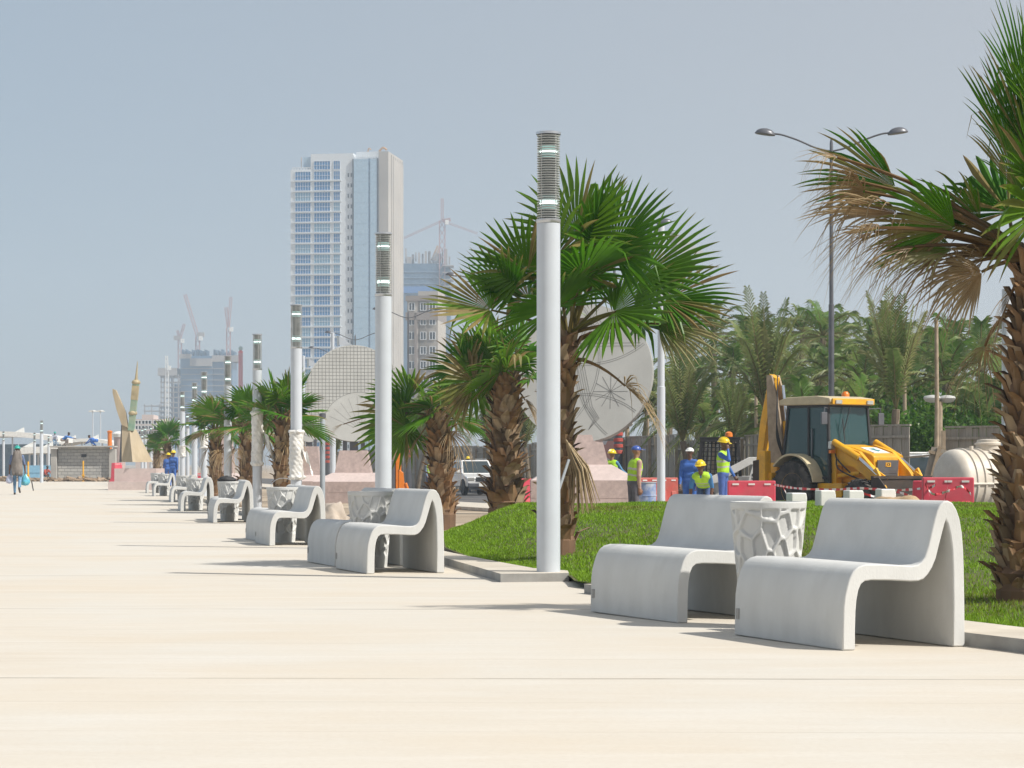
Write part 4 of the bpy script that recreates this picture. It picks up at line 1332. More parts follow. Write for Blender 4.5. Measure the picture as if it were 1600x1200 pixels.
# left disc: grid of fine squares, a smaller plain disc in front
Y = 85
sc2 = F / Y
root = empty('disc_monument', (atx(553, Y), Y, gr(Y)), 0, 'big pale disc with fine square grid above a smooth field, behind the second lamp', 'monument', 'round stone monuments on pink pedestals')
zc = EYE - (615 - HOR) / sc2 - gr(Y)
pedestal(root, 1.40, 0.66, 0.50, 0.78, 1.10, 1.92, zc - 1.4)
rad = 1.79
L = []
cx_, cz_, cr_ = 0.22, -1.38, 1.42                  # a smooth round field low on the disc, free of the grid
for k in range(-13, 14):
    t = k * 0.13
    if abs(t) > rad - 0.05: continue
    e = math.sqrt((rad - 0.03) ** 2 - t * t)
    for vert in (True, False):
        run = []
        for q in range(81):
            u = -e + 2 * e * q / 80
            x, z = (t, u) if vert else (u, t)
            if math.hypot(x - cx_, z - cz_) > cr_: run.append((x, z))
            else:
                if len(run) > 1: L.append(([run[0], run[-1]], 0.013))
                run = []
        if len(run) > 1: L.append(([run[0], run[-1]], 0.013))
for seg_ in clip_circle(arc(cx_, cz_, cr_, 0, 180, 60), rad - 0.03): L.append((seg_, 0.012))
for a in range(20, 170, 15):
    for seg_ in clip_circle([(cx_ + r_ * math.cos(R(a)), cz_ + r_ * math.sin(R(a))) for r_ in [0.25 + 0.1 * q for q in range(11)]], rad - 0.05): L.append((seg_, 0.006))
disc(root, (0, 0, zc), rad, 0.24, R(6), R(-6), L)
for px, py, Y, r, lab in ((483, 668, 112, 0.72, 'small grey disc partly behind the third lamp post, left of the grid disc'), (350, 647, 135, 0.85, 'far pale disc glimpsed between palm fronds by the fifth lamp')):
    root = empty('disc_monument', (atx(px, Y), Y, gr(Y)), 0, lab, 'monument', 'round stone monuments on pink pedestals')
    zc = EYE - (py - HOR) / F * Y - gr(Y)
    pedestal(root, 1.2, 0.6, 0.45, 0.7, 1.0, zc - r - 0.2, zc - r * 0.8)
    disc(root, (0, 0, zc), r, 0.22, R(5), R(-5), [(arc(0, 0, r * 0.6, 0, 360), 0.02)])

# ------------------------------------------------------------------ boat prow sculpture on a pink pedestal
Y = 101
ppm = F / Y
zb = -0.02
px_ = lambda x: (x - 215) / ppm
pz_ = lambda y: EYE - (y - HOR) / ppm - zb
root = empty('boat_sculpture', (atx(215, Y), Y, zb), 0, 'wooden boat prow sculpture with a tilted green mast on pink pedestal', 'sculpture')
b = MB(); b.box((px_(216), 0.4, pz_(743) / 1.0), (1.82, 2.4, 0.62)); b.build('pedestal', M['pink_granite_pale'], root)
b = MB(); b.box((px_(214), 0.2, 0.18), (2.05, 3.2, 0.40)); b.build('plinth', M['pink_granite_pale'], root)
b = MB()
zt = pz_(722)
A_, B_, C_ = (px_(193), -0.5, zt), (px_(213), -1.0, zt), (px_(240), -0.2, zt)
D_ = (px_(210), 1.3, zt)
T1, T2, T3 = (px_(192), -0.25, pz_(664)), (px_(204), -0.30, pz_(672)), (px_(214), -0.1, pz_(672))
b.add([A_, B_, C_, D_, T1, T2, T3], [(0, 1, 5, 4), (1, 2, 6, 5), (2, 3, 6), (3, 0, 4), (3, 4, 6), (4, 5, 6), (0, 3, 2, 1)])
b.build('hull', M['timber_pale'], root)
b = MB(); b.prism([(px_(188), pz_(722)), (px_(197), pz_(722)), (px_(196), pz_(668)), (px_(191), pz_(664))], lambda u, v, d: (u - 0.05, d, v), 0.0, 0.5)
b.build('side_plank', M['grey_metal'], root)
b = MB(); b.prism([(px_(192), pz_(664)), (px_(202), pz_(669)), (px_(198), pz_(644)), (px_(183), pz_(610)), (px_(178), pz_(608)), (px_(178), pz_(614)), (px_(184), pz_(640))], lambda u, v, d: (u, d, v), -0.35, -0.1)
b.build('stem_board', M['timber_pale'], root)
b = MB(); b.bar((px_(206), -0.2, pz_(673)), (px_(213.5), -0.2, pz_(600)), 0.26, 0.26, up=(0, 1, 0)); b.build('mast', M['verdigris'], root)
for yy_ in (646, 598):
    b = MB()
    b.lathe([(0.10, -0.11), (0.17, -0.06), (0.20, 0), (0.17, 0.07), (0.12, 0.12)], 14, c=(px_(206 + (673 - yy_) * 0.103), -0.2, pz_(yy_)))
    b.build('band', M['gold_band'], root, smooth=60)
b = MB()
b.bar((px_(211), -0.2, pz_(625)), (px_(213.2), -0.2, pz_(603)), 0.28, 0.28, up=(0, 1, 0))
b.build('carved_section', M['gold_band'], root)
b = MB(); b.tube([(px_(213.5), -0.2, pz_(600)), (px_(214.5), -0.2, pz_(585)), (px_(216), -0.2, pz_(565))], [0.09, 0.05, 0.012], 8); b.build('spire', M['gold_band'], root)

# ------------------------------------------------------------------ tall street lamps with two arms
def street_lamp(px, py, Y, lab, first=[None]):
    if first[0] is None:
        root = empty('street_lamp', (0, 0, 0))
        b = MB(); b.tube([(0, 0, -11.8), (0, 0, -8.5), (0, 0, -8.49), (0, 0, -5.2), (0, 0, -5.19), (0, 0, 0.05), (0, 0, 0.22)], [0.12, 0.115, 0.095, 0.09, 0.07, 0.055, 0.02], 12)
        b.build('pole', M['grey_metal'], root, smooth=40)
        for s in (-1, 1):
            b = MB(); b.tube(catmull([(0, 0, -0.22), (s * 0.5, 0, -0.10), (s * 1.1, 0, 0.16), (s * 1.6, 0, 0.33), (s * 1.9, 0, 0.37)], 5), 0.03, 8)
            arm = b.build('arm', M['grey_metal'], root, smooth=50)
            b = MB()
            Mx = Matrix.Rotation(-s * R(8), 3, 'Y')
            b.ellipsoid((s * 2.15, 0, 0.36), (0.32, 0.2, 0.19), n=18, m=7, z0=0.0, M=Mx)
            b.lathe([(1, -0.02), (1.03, -0.01), (1.03, 0.02), (1, 0.03)], 18, c=(s * 2.15, 0, 0.36), M=Mx @ Matrix.Diagonal(Vector((0.325, 0.205, 1))))
            head = b.build('lamp_head', M['grey_metal'], arm, smooth=45)
            first[0] = root
        root_ = root
    else:
        root_ = copy_tree(first[0])
    root_.location = (atx(px, Y), Y, EYE - (py - HOR) / F * Y)
    root_.rotation_euler = (0, 0, R(-3))
    tag(root_, lab, 'street lamp', 'double arm street lamps along the road')


street_lamp(1299, 226, 75, 'tall dark double arm street lamp rising behind the digger')
street_lamp(960, 362, 99, 'double arm street lamp mostly hidden by the big palm, head seen at its right')
street_lamp(764, 440, 131, 'double arm street lamp behind palm fronds right of the crane')
street_lamp(638, 492, 159, 'double arm street lamp in front of the beige building')
street_lamp(555, 527, 187, 'double arm street lamp rising just above the grid disc')
street_lamp(524, 550, 212, 'farthest double arm street lamp left of the grid disc')

# ------------------------------------------------------------------ white masts with a triangular sail plate
def sail_mast(px, pt, Y, lab, side=1, w_=0.165, sail=True, zb=None):
    z1 = EYE - (pt - HOR) / F * Y
    zb_ = gr(Y) if zb is None else zb
    root = empty('sail_mast', (atx(px, Y), Y, zb_), 0, lab, 'mast', 'white masts with a triangular plate')
    h = z1 - zb_
    b = MB(); b.lathe([(w_ / 2 * 1.08, -0.3), (w_ / 2 * 1.08, h * 0.46), (w_ / 2 * 0.93, h * 0.46 + 0.01), (w_ / 2 * 0.9, h), (0.03, h + 0.02)], 20)
    b.build('pole', M['pole'], root, smooth=40)
    if sail:
        b = MB(); b.box((0.27, 0, h - 0.42), (0.13, 0.1, 0.52)); b.build('bracket', M['grey_post'], root)
        b = MB(); b.prism([(0.34, h - 0.16), (0.34, h - 0.62), (0.98, h - 0.62)], lambda u, v, d: (u, d, v), -0.03, 0.03); b.build('plate', M['pole'], root)
    return root


sail_mast(1033, 352, 50, 'white mast with triangular plate at its top, right of the big palm')
sail_mast(1573, 452, 40, 'thick pale blue mast beside the palm at the right edge', w_=0.19, sail=False)
sail_mast(520, 520, 120, 'distant white mast with triangular plate above the grid disc', w_=0.2)
sail_mast(474, 556, 140, 'farthest white mast with triangular plate beside the third lamp', w_=0.2)
b = MB(); b.lathe([(0.07, -0.4), (0.07, 2.55), (0.065, 2.56)], 16)
root = empty('slim_post', (atx(504, 62), 62, gr(62)), 0, 'slim grey post with a dark cap left of the grid disc pedestal', 'post')
b.build('pole', M['grey_post'], root, smooth=40)
b = MB(); b.lathe([(0.09, 2.56), (0.09, 2.68), (0.05, 2.70)], 16); b.build('cap', M['grey_metal'], root, smooth=40)
# low pale posts among the trees
for i, (px, pt, Y, wd_, lab) in enumerate(((520, 668, 100, 0.13, 'pale pipe post beside the grid disc pedestal'), (481, 690, 120, 0.12, 'thin pale post between third lamp and slim grey post'), (697, 500, 160, 0.2, 'pale post above the leaning fan palm'))[:2]):
    b = MB(); b.lathe([(wd_, -0.4), (wd_, EYE - (pt - HOR) / F * Y - gr(Y)), (0.02, EYE - (pt - HOR) / F * Y - gr(Y) + 0.03)], 14)
    tag(b.build('pale_post', M['pole'], None, smooth=40, loc=(atx(px, Y), Y, gr(Y))), lab, 'post')
# red and black banded poles
for i, (px, pt, Y, lab) in enumerate(((966, 664, 92, 'red and black banded pole right of the engraved disc'), (638, 680, 120, 'red banded pole beside the second lamp post'), (513, 690, 125, 'small red banded pole left of the grid pedestal'))):
    root = empty('banded_pole', (atx(px, Y), Y, gr(Y)), 0, lab, 'pole', 'red banded poles by the hoarding')
    h = EYE - (pt - HOR) / F * Y - gr(Y)
    b = MB(); b.lathe([(0.17, -0.3), (0.17, h), (0.1, h + 0.02)], 16); b.build('pole', M['grey_metal'], root, smooth=40)
    for k in range(5):
        z = h - 0.12 - k * 0.24
        b = MB(); b.lathe([(0.18, z - 0.07), (0.19, z - 0.06), (0.19, z + 0.06), (0.18, z + 0.07)], 16); b.build('band', M['red_plastic_old'], root, smooth=40)
# wooden poles and mushroom lamps near the hoarding
for px, pt, Y, h_, lab in ((1463, 500, 66, 0, 'tall thin wooden pole left of the septic tank'), (1413, 572, 72, 0, 'short wooden pole between digger and gap'), (1181, 590, 80, 0, 'wooden pole behind the skid loader'), (1012, 640, 96, 0, 'wooden pole left of the right mast')):
    z = EYE - (pt - HOR) / F * Y
    b = MB(); b.tube([(0, 0, -0.3), (0.02, 0, (z - gr(Y)) * 0.5), (0, 0, z - gr(Y))], [0.075, 0.065, 0.055], 8)
    tag(b.build('wooden_pole', M['wood_pole'], None, smooth=60, loc=(atx(px, Y), Y, gr(Y))), lab, 'pole', 'wooden poles')
for px, pt, Y, lab in ((1468, 622, 68, 'double headed garden lamp beyond the hoarding left of the tank'), (1173, 643, 84, 'small garden lamp beyond the hoarding left of the digger'), (980, 662, 98, 'small garden lamp just right of the banded pole')):
    z = EYE - (pt - HOR) / F * Y - gr(Y)
    root = empty('garden_lamp', (atx(px, Y), Y, gr(Y)), 0, lab, 'lamp', 'garden lamps beyond the hoarding')
    b = MB(); b.tube([(0, 0, -0.2), (0, 0, z - 0.1)], 0.09, 10); b.build('pole', M['wood_pole'], root, smooth=50)
    for s in ((-1, 1) if px == 1468 else (0,)):
        b = MB(); b.lathe([(0.05, -0.14), (0.2, -0.1), (0.26, 0), (0.22, 0.06), (0.05, 0.09)], 18, c=(s * 0.24, s * 0.1, z)); b.build('lamp_head', M['disc_stone'], root, smooth=50)

# ------------------------------------------------------------------ hoarding along the road
def hoarding(pts, hts, lab, step=1.25):
    root = empty('hoarding', (pts[0][0], pts[0][1], gr(pts[0][1])), 0, lab, 'fence', 'weathered site hoarding')
    o = Vector((pts[0][0], pts[0][1], gr(pts[0][1])))
    rr = random.Random(len(pts) * 7 + int(pts[0][1]))
    npan = 0
    for (x0, y0), (x1, y1), h in zip(pts, pts[1:], hts):
        a, c = Vector((x0, y0, gr(y0))) - o, Vector((x1, y1, gr(y1))) - o
        L_ = (c - a).length
        n = max(1, round(L_ / 2.4))
        d = (c - a) / n
        nrm = Vector((d.y, -d.x, 0)).normalized()
        if nrm.y > 0: nrm = -nrm
        for k in range(n):
            p0, p1 = a + d * k, a + d * (k + 1)
            hh = h + rr.uniform(-0.05, 0.05)
            b = MB()
            nb = 10
            for q in range(nb):                        # boards with small gaps, some slipped
                u0, u1 = (q + 0.02) / nb, (q + 0.98 - (0.14 if rr.random() < 0.18 else 0)) / nb
                e = nrm * (0.012 if q % 2 else -0.012)
                A, B = p0 + d * u0 + e, p0 + d * u1 + e
                t = nrm * 0.012
                z1 = hh + rr.uniform(-0.02, 0.02)
                b.hexa([A + t, B + t, B - t, A - t] + [v + Vector((0, 0, z1)) for v in (A + t, B + t, B - t, A - t)])
            b.build('panel', M['wood_fence'], root)
            b = MB()
            b.bar(p0 + nrm * 0.06 + Vector((0, 0, hh * 0.36)), p1 + nrm * 0.06 + Vector((0, 0, hh * 0.36)), 0.05, 0.07)
            b.bar(p0 + nrm * 0.06 + Vector((0, 0, hh * 0.88)), p1 + nrm * 0.06 + Vector((0, 0, hh * 0.88)), 0.05, 0.07)
            b.bar(p0 + Vector((0, 0, hh + 0.03)), p1 + Vector((0, 0, hh + 0.03)), 0.1, 0.05)
            b.build('rail', M['wood_fence'], root)
            b = MB(); b.box(p0 + nrm * 0.12 + Vector((0, 0, hh * 0.47)), (0.1, 0.1, hh * 1.0)); b.build('post', M['wood_pole'], root)
            npan += 1
    return root


hoarding([(-16, 190), (-8.9, 160), (-3.8, 138), (0, 120), (3.7, 95), (6.4, 88)], [2.5] * 5, 'long grey board hoarding receding left behind the white car')
hoarding([(6.4, 88), (7.7, 76.0), (9.9, 64.5), (11.0, 63.6)], [2.25, 2.3, 2.35], 'weathered board hoarding running behind the skid loader and digger')
hoarding([(11.75, 62.5), (13.4, 61.5), (17.5, 60.5)], [2.3, 2.3], 'weathered board hoarding behind the septic tank')
root = empty('leaning_hoarding', (11.15, 60.5, gr(60)), R(-12), 'loose leaning board panel left of the septic tank', 'fence panel')
b = MB(); Mx = Matrix.Rotation(R(14), 3, 'Y') @ Matrix.Rotation(R(-6), 3, 'X')
for q in range(5):
    b.box(Mx @ Vector((-0.45 + q * 0.225, 0, 0.85)), (0.215, 0.025, 1.7), M=Mx)
b.build('boards', M['wood_fence'], root)
b = MB(); b.box(Mx @ Vector((0, -0.05, 1.55)), (1.2, 0.05, 0.08), M=Mx); b.box(Mx @ Vector((-0.35, -0.06, 0.85)), (0.1, 0.06, 1.8), M=Mx); b.build('rail', M['wood_pole'], root)
b = MB(); b.tube([(9.95, 64.4, 1.35), (10.6, 63.9, 1.27), (11.7, 62.6, 1.38), (14.5, 61.2, 1.52)], 0.03, 6)
tag(b.build('rope_rail', M['wood_pole']), 'long thin pole tied across the gap in the hoarding', 'rail')
# poster hoarding glimpsed under the engraved disc
b = MB(); b.box((0, 0, 1.3), (4.0, 0.06, 2.2))
m_, n_, p_, L_ = new_mat('printed_poster')
vo = n_.nodes.new('ShaderNodeTexVoronoi'); vo.inputs['Scale'].default_value = 1.6
rp = n_.nodes.new('ShaderNodeValToRGB'); rp.color_ramp.interpolation = 'CONSTANT'
e_ = rp.color_ramp.elements
e_[0].color = (0.30, 0.28, 0.48, 1); e_[1].position = 0.35; e_[1].color = (0.55, 0.28, 0.24, 1)
for pos, c in ((0.55, (0.6, 0.58, 0.6, 1)), (0.75, (0.45, 0.3, 0.5, 1)), (0.9, (0.15, 0.35, 0.42, 1))):
    q = e_.new(pos); q.color = c
tc_ = n_.nodes.new('ShaderNodeTexCoord'); L_.new(tc_.outputs['Object'], vo.inputs['Vector'])
L_.new(vo.outputs['Color'], rp.inputs[0]); L_.new(rp.outputs[0], p_.inputs['Base Color'])
b2 = b.build('poster_board', m_, None, loc=(atx(930, 94), 94, gr(94)), rz=R(-30))
tag(b2, 'coloured poster board glimpsed below the engraved disc', 'board')

# ------------------------------------------------------------------ barriers, barrel, blocks, rocks, tape
def barrier(x, y, z, rz, L_, h, m, lab):
    root = empty('road_barrier', (x, y, z), rz, lab, 'barrier', 'red plastic road barriers')
    b = MB()
    prof = [(-0.25, 0), (-0.25, 0.16), (-0.14, 0.34), (-0.1, h), (0.1, h), (0.14, 0.34), (0.25, 0.16), (0.25, 0)]
    b.prism(prof, lambda u, v, d: (d, u, v), -L_ / 2, L_ / 2)
    body = b.build('body', M[m], root, bevel=0.02)
    b = MB()
    n = max(3, round(L_ / 0.28))
    for k in range(n):
        xx_ = -L_ / 2 + L_ * (k + 0.5) / n
        b.hexa([(xx_ - 0.09, -0.265, 0.03), (xx_ + 0.09, -0.265, 0.03), (xx_ + 0.09, -0.2, 0.03), (xx_ - 0.09, -0.2, 0.03), (xx_ - 0.07, -0.135, h * 0.62), (xx_ + 0.07, -0.135, h * 0.62), (xx_ + 0.07, -0.09, h * 0.62), (xx_ - 0.07, -0.09, h * 0.62)])
    b.build('rib', M[m], root, bevel=0.012)
    b = MB()
    for k in range(n):
        xx_ = -L_ / 2 + L_ * (k + 0.5) / n
        b.box((xx_, -0.112, h - 0.07), (0.13, 0.012, 0.035))
    b.build('reflector', M['tape_white'], root)
    return root


barrier(atx(1174, 46), 46, -0.2, R(-3), 0.95, 0.98, 'red_plastic', 'bright red plastic barrier between the workers and the digger wheel')
barrier(atx(1481, 40), 40, -0.2, R(-6), 0.88, 1.08, 'red_plastic', 'pinkish red barrier wrapped with tape beside the septic tank')
barrier(atx(1020, 62), 62, -0.2, R(20), 1.4, 0.95, 'red_plastic_old', 'faded red barrier behind the right mast and the barrel')
barrier(atx(833, 66), 66, -0.2, R(10), 0.9, 0.9, 'red_plastic', 'red barrier peeking out left of the nearest lamp post')
barrier(atx(1447, 43.5), 43.5, -0.2, R(60), 0.9, 1.0, 'red_plastic', 'dark red barrier end against the digger bucket')
root = empty('oil_barrel', (atx(1010, 52), 52, -0.2), 0, 'worn blue and white barrel between pedestal and mast', 'barrel')
b = MB(); b.lathe([(0.215, 0), (0.22, 0.01), (0.22, 0.28), (0.23, 0.29), (0.23, 0.31), (0.22, 0.32), (0.22, 0.58), (0.23, 0.59), (0.23, 0.61), (0.22, 0.62), (0.22, 0.88)], 28)
b.build('body', M['barrel_blue'], root, smooth=40)
b = MB(); b.lathe([(0.21, 0.88), (0.232, 0.885), (0.232, 0.905), (0.21, 0.91)], 28); b.build('rim', M['grey_post'], root, smooth=40)
for i, (px, py, Y) in enumerate(((1245, 770, 33), (1290, 766, 33.4), (1334, 766, 33.8), (1384, 764, 34.2))):
    z = EYE - (py - HOR) / F * Y
    b = MB()
    h = z + 0.2
    b.prism([(-0.12, 0), (-0.12, h), (0.10, h), (0.115, h - 0.08), (0.10, h - 0.22), (0.09, h - 0.35), (0.13, 0)], lambda u, v, d: (u, d, v), -0.13, 0.13)
    w_ = ('first', 'second', 'third', 'fourth')[i]
    tag(b.build('concrete_block', M['plate_white'], None, bevel=0.015, loc=(atx(px, Y), Y, -0.2), rz=R(12)), w_ + ' from left of the white concrete blocks before the digger', 'block', 'white concrete blocks in front of the digger')


def rock(seed, r, mat_, name, loc, lab, cat, rz=0):
    r_ = random.Random(seed)
    bm = bmesh.new()
    bmesh.ops.create_icosphere(bm, subdivisions=4, radius=1)
    off = Vector((seed * 3.1, seed, 0))
    from mathutils import noise
    for v in bm.verts:
        d = 1 + 0.45 * noise.noise(v.co * 1.3 + off) + 0.22 * noise.noise(v.co * 3.1 + off) + 0.1 * noise.noise(v.co * 7 + off)
        v.co = Vector((v.co.x * r[0], v.co.y * r[1], v.co.z * r[2])) * d
    me = bpy.data.meshes.new(name); bm.to_mesh(me); bm.free()
    me.materials.append(M[mat_])
    o = bpy.data.objects.new(name, me); COL.objects.link(o)
    o.location = loc; o.rotation_euler = (0, 0, rz)
    me.polygons.foreach_set('use_smooth', [True] * len(me.polygons))
    return tag(o, lab, cat)


rock(1, (0.33, 0.3, 0.30), 'rock', 'boulder', (atx(516, 38), 38, 0.12), 'big pale boulder behind the second pair of benches', 'rock')
rock(2, (0.5, 0.4, 0.22), 'rock', 'boulder', (atx(540, 40), 40, 0.0), 'low boulder lying at the foot of the bigger boulder', 'rock')
rock(3, (0.34, 0.3, 0.3), 'rock', 'boulder', (atx(362, 55), 55, 0.18), 'greenish boulder beside the bin with the black bag', 'rock')
rock(4, (0.42, 0.3, 0.2), 'sandbag', 'sandbag', (atx(1400, 34), 34, 0.43), 'brown sandbag heap seen above the nearest bench back', 'sandbag')
rock(5, (0.9, 0.6, 0.3), 'rock', 'spoil_heap', (atx(1060, 50), 50, -0.1), 'low heap of brown soil right of the mast foot', 'heap')
rock(6, (0.8, 0.5, 0.3), 'dark', 'rubbish_heap', (atx(665, 100), 100, -0.25), 'dark heap of plastic sheeting left of the white car', 'heap')


def tape(pts, lab, seed, w_=0.05):
    r_ = random.Random(seed)
    b = MB()
    P = catmull(pts, 10)
    dist = 0
    for k in range(len(P) - 1):
        tw0, tw1 = 0.9 * math.sin(k * 0.7 + seed), 0.9 * math.sin((k + 1) * 0.7 + seed)
        u0 = Vector((0, math.sin(tw0), math.cos(tw0))) * w_ / 2; u1 = Vector((0, math.sin(tw1), math.cos(tw1))) * w_ / 2
        n = 3
        for q in range(n):
            a, c = P[k].lerp(P[k + 1], q / n), P[k].lerp(P[k + 1], (q + 1) / n)
            ua, uc = u0.lerp(u1, q / n), u1.lerp(u1, 1)
            uc = u0.lerp(u1, (q + 1) / n)
            dist += (c - a).length
            sl = (c - a) * 0.5
            b.add([a - ua, c - uc, c + uc, a + ua], [(0, 1, 2, 3)], int(dist / 0.13) % 2)
    return tag(b.build('warning_tape', [M['tape_red'], M['tape_white']]), lab, 'tape', 'red and white warning tape')


tape([at(1208, 757, 45.8), at(1245, 763, 44), at(1300, 765, 43), at(1345, 763, 42), at(1400, 766, 41), at(1450, 762, 40), at(1462, 757, 39.7)], 'long red and white warning tape strung between the two red barriers', 1)
tape([at(1222, 758, 45.0), at(1228, 770, 44.9), at(1236, 788, 44.8)], 'loose tape tail hanging near the digger rear wheel', 2)
tape([at(1330, 764, 42.3), at(1352, 772, 42.2), at(1372, 776, 42.1), at(1395, 768, 41.5), at(1420, 774, 41)], 'sagging second strand of tape in front of the digger bucket', 3)
tape([at(1445, 756, 39.6), at(1458, 772, 39.55), at(1480, 768, 39.5), at(1502, 760, 39.5), at(1517, 772, 39.5)], 'tape looped across the face of the right red barrier', 4)
tape([at(1481, 746, 39.55), at(1480, 765, 39.5), at(1474, 786, 39.5)], 'tape tail hanging down the middle of the right red barrier', 5)
tape([at(1450, 752, 39.6), at(1452, 772, 39.6), at(1455, 790, 39.6)], 'tape tail hanging at the left end of the right red barrier', 6)

# ------------------------------------------------------------------ septic tank
Y = 53
root = empty('septic_tank', (atx(1533, Y), Y, -0.2), R(25), 'large cream plastic septic tank with ribs and a round lid', 'tank')
root.scale = (0.9, 0.9, 0.97)
b = MB()
Mx = Matrix.Rotation(R(90), 3, 'Y')
r, hl = 0.80, 0.85
prof = []
nr = 7
for k in range(13):
    a = PI / 2 * k / 12
    prof.append((max(0.02, r * math.sin(a) ** 0.8), -hl - 0.32 * math.cos(a)))
for k in range(nr):
    x0 = -hl + 2 * hl * k / nr; dx = 2 * hl / nr
    prof += [(r, x0 + 0.02), (r, x0 + dx * 0.55), (r + 0.035, x0 + dx * 0.64), (r + 0.035, x0 + dx * 0.80), (r, x0 + dx * 0.9)]
for k in range(12, -1, -1):
    a = PI / 2 * k / 12
    prof.append((max(0.02, r * math.sin(a) ** 0.8), hl + 0.32 * math.cos(a)))
b.lathe(prof, 48, c=(0, 0, 0.9), M=Mx)
b.build('shell', M['tank'], root, smooth=40)
b = MB(); b.lathe([(0.34, 1.6), (0.34, 1.80), (0.37, 1.81), (0.37, 1.85), (0.32, 1.87), (0.31, 1.93), (0.05, 1.95)], 32, c=(0.25, 0, 0)); b.build('lid', M['tank'], root, smooth=40)
b = MB()
b.hexa([(-hl - 0.33, -r - 0.05, 0.86), (hl + 0.33, -r - 0.05, 0.86), (hl + 0.33, r + 0.05, 0.86), (-hl - 0.33, r + 0.05, 0.86), (-hl - 0.33, -r - 0.05, 0.92), (hl + 0.33, -r - 0.05, 0.92), (hl + 0.33, r + 0.05, 0.92), (-hl - 0.33, r + 0.05, 0.92)])
b.build('flange', M['tank'], root, bevel=0.1, seg=4)
b = MB()
for x in (-0.6, 0.6): b.box((x, 0, 0.1), (0.25, 1.1, 0.3))
b.build('cradle', M['tank'], root, bevel=0.03)
b = MB(); b.tube([(0.9, 0.1, 1.35), (1.15, 0.1, 1.62), (1.15, 0.1, 1.30)], 0.06, 10); b.build('pipe', M['plate_white'], root, smooth=60)
b = MB(); b.tube([(-0.45, -0.2, 1.6), (-0.45, -0.2, 1.78)], 0.05, 10); b.build('vent', M['tank'], root, smooth=60)
# ------------------------------------------------------------------ text as mesh
def text_mesh(body, size, mat_, parent, loc, rot, name='lettering', extr=0.002, bold=0.0):
    cu = bpy.data.curves.new('lettering', 'FONT')
    cu.body = body; cu.size = size; cu.extrude = extr; cu.offset = bold
    cu.align_x = 'CENTER'; cu.align_y = 'CENTER'
    to = bpy.data.objects.new('lettering_curve', cu)
    COL.objects.link(to)
    bpy.context.view_layer.update()
    me = bpy.data.meshes.new_from_object(to.evaluated_get(bpy.context.evaluated_depsgraph_get()))
    bpy.data.objects.remove(to); bpy.data.curves.remove(cu)
    me.materials.clear(); me.materials.append(mat_)
    o = bpy.data.objects.new(name, me); COL.objects.link(o)
    o.parent = parent; o.location = loc; o.rotation_euler = rot
    return o


def wheel(root, c, r, wd, rim_m, name='wheel', lugs=True, rimf=0.55):
    """axle along local X"""
    e = empty(name, c); e.parent = root
    My = Matrix.Rotation(R(90), 3, 'Y')
    b = MB()
    b.lathe([(r * rimf, -wd * 0.42), (r * 0.80, -wd * 0.5), (r * 0.95, -wd * 0.44), (r * 0.97, -wd * 0.2), (r * 0.97, wd * 0.2), (r * 0.95, wd * 0.44), (r * 0.80, wd * 0.5), (r * rimf, wd * 0.42)], 40, M=My)
    if lugs:
        n = 22
        for k in range(n):
            for s in (-1, 1):
                a = 2 * PI * (k + (0.25 if s > 0 else 0.75)) / n
                a2 = a + 0.16
                p0 = Vector((s * wd * 0.04, math.cos(a) * r * 0.96, math.sin(a) * r * 0.96)); p1 = Vector((s * wd * 0.49, math.cos(a2) * r * 0.95, math.sin(a2) * r * 0.95))
                b.bar(p0, p1, 0.05, 0.07, up=(0, math.cos(a), math.sin(a)))
    b.build('tyre', M['black_rubber'], e, smooth=35)
    b = MB()
    b.lathe([(r * 0.12, -wd * 0.30), (r * 0.16, -wd * 0.32), (r * 0.35, -wd * 0.22), (r * rimf * 0.9, -wd * 0.3), (r * rimf * 1.02, -wd * 0.43), (r * rimf * 1.02, wd * 0.43), (r * rimf * 0.9, wd * 0.3), (r * 0.35, wd * 0.22), (r * 0.16, wd * 0.32), (r * 0.12, wd * 0.30)], 32, M=My)
    for s in (-1, 1):
        for k in range(8):
            a = 2 * PI * k / 8
            b.lathe([(0.02, -0.02), (0.02, 0.02)], 6, c=(s * wd * 0.25, math.cos(a) * r * 0.27, math.sin(a) * r * 0.27), M=My)
    b.build('rim', rim_m, e, smooth=35)
    return e


# ------------------------------------------------------------------ backhoe loader
def quad(b, p, mi=0, th=0.02):
    """thin plate from a quad of points"""
    p = [Vector(q) for q in p]
    n = (p[1] - p[0]).cross(p[3] - p[0]).normalized() * th
    b.hexa([q for q in p] + [q + n for q in p], mi)


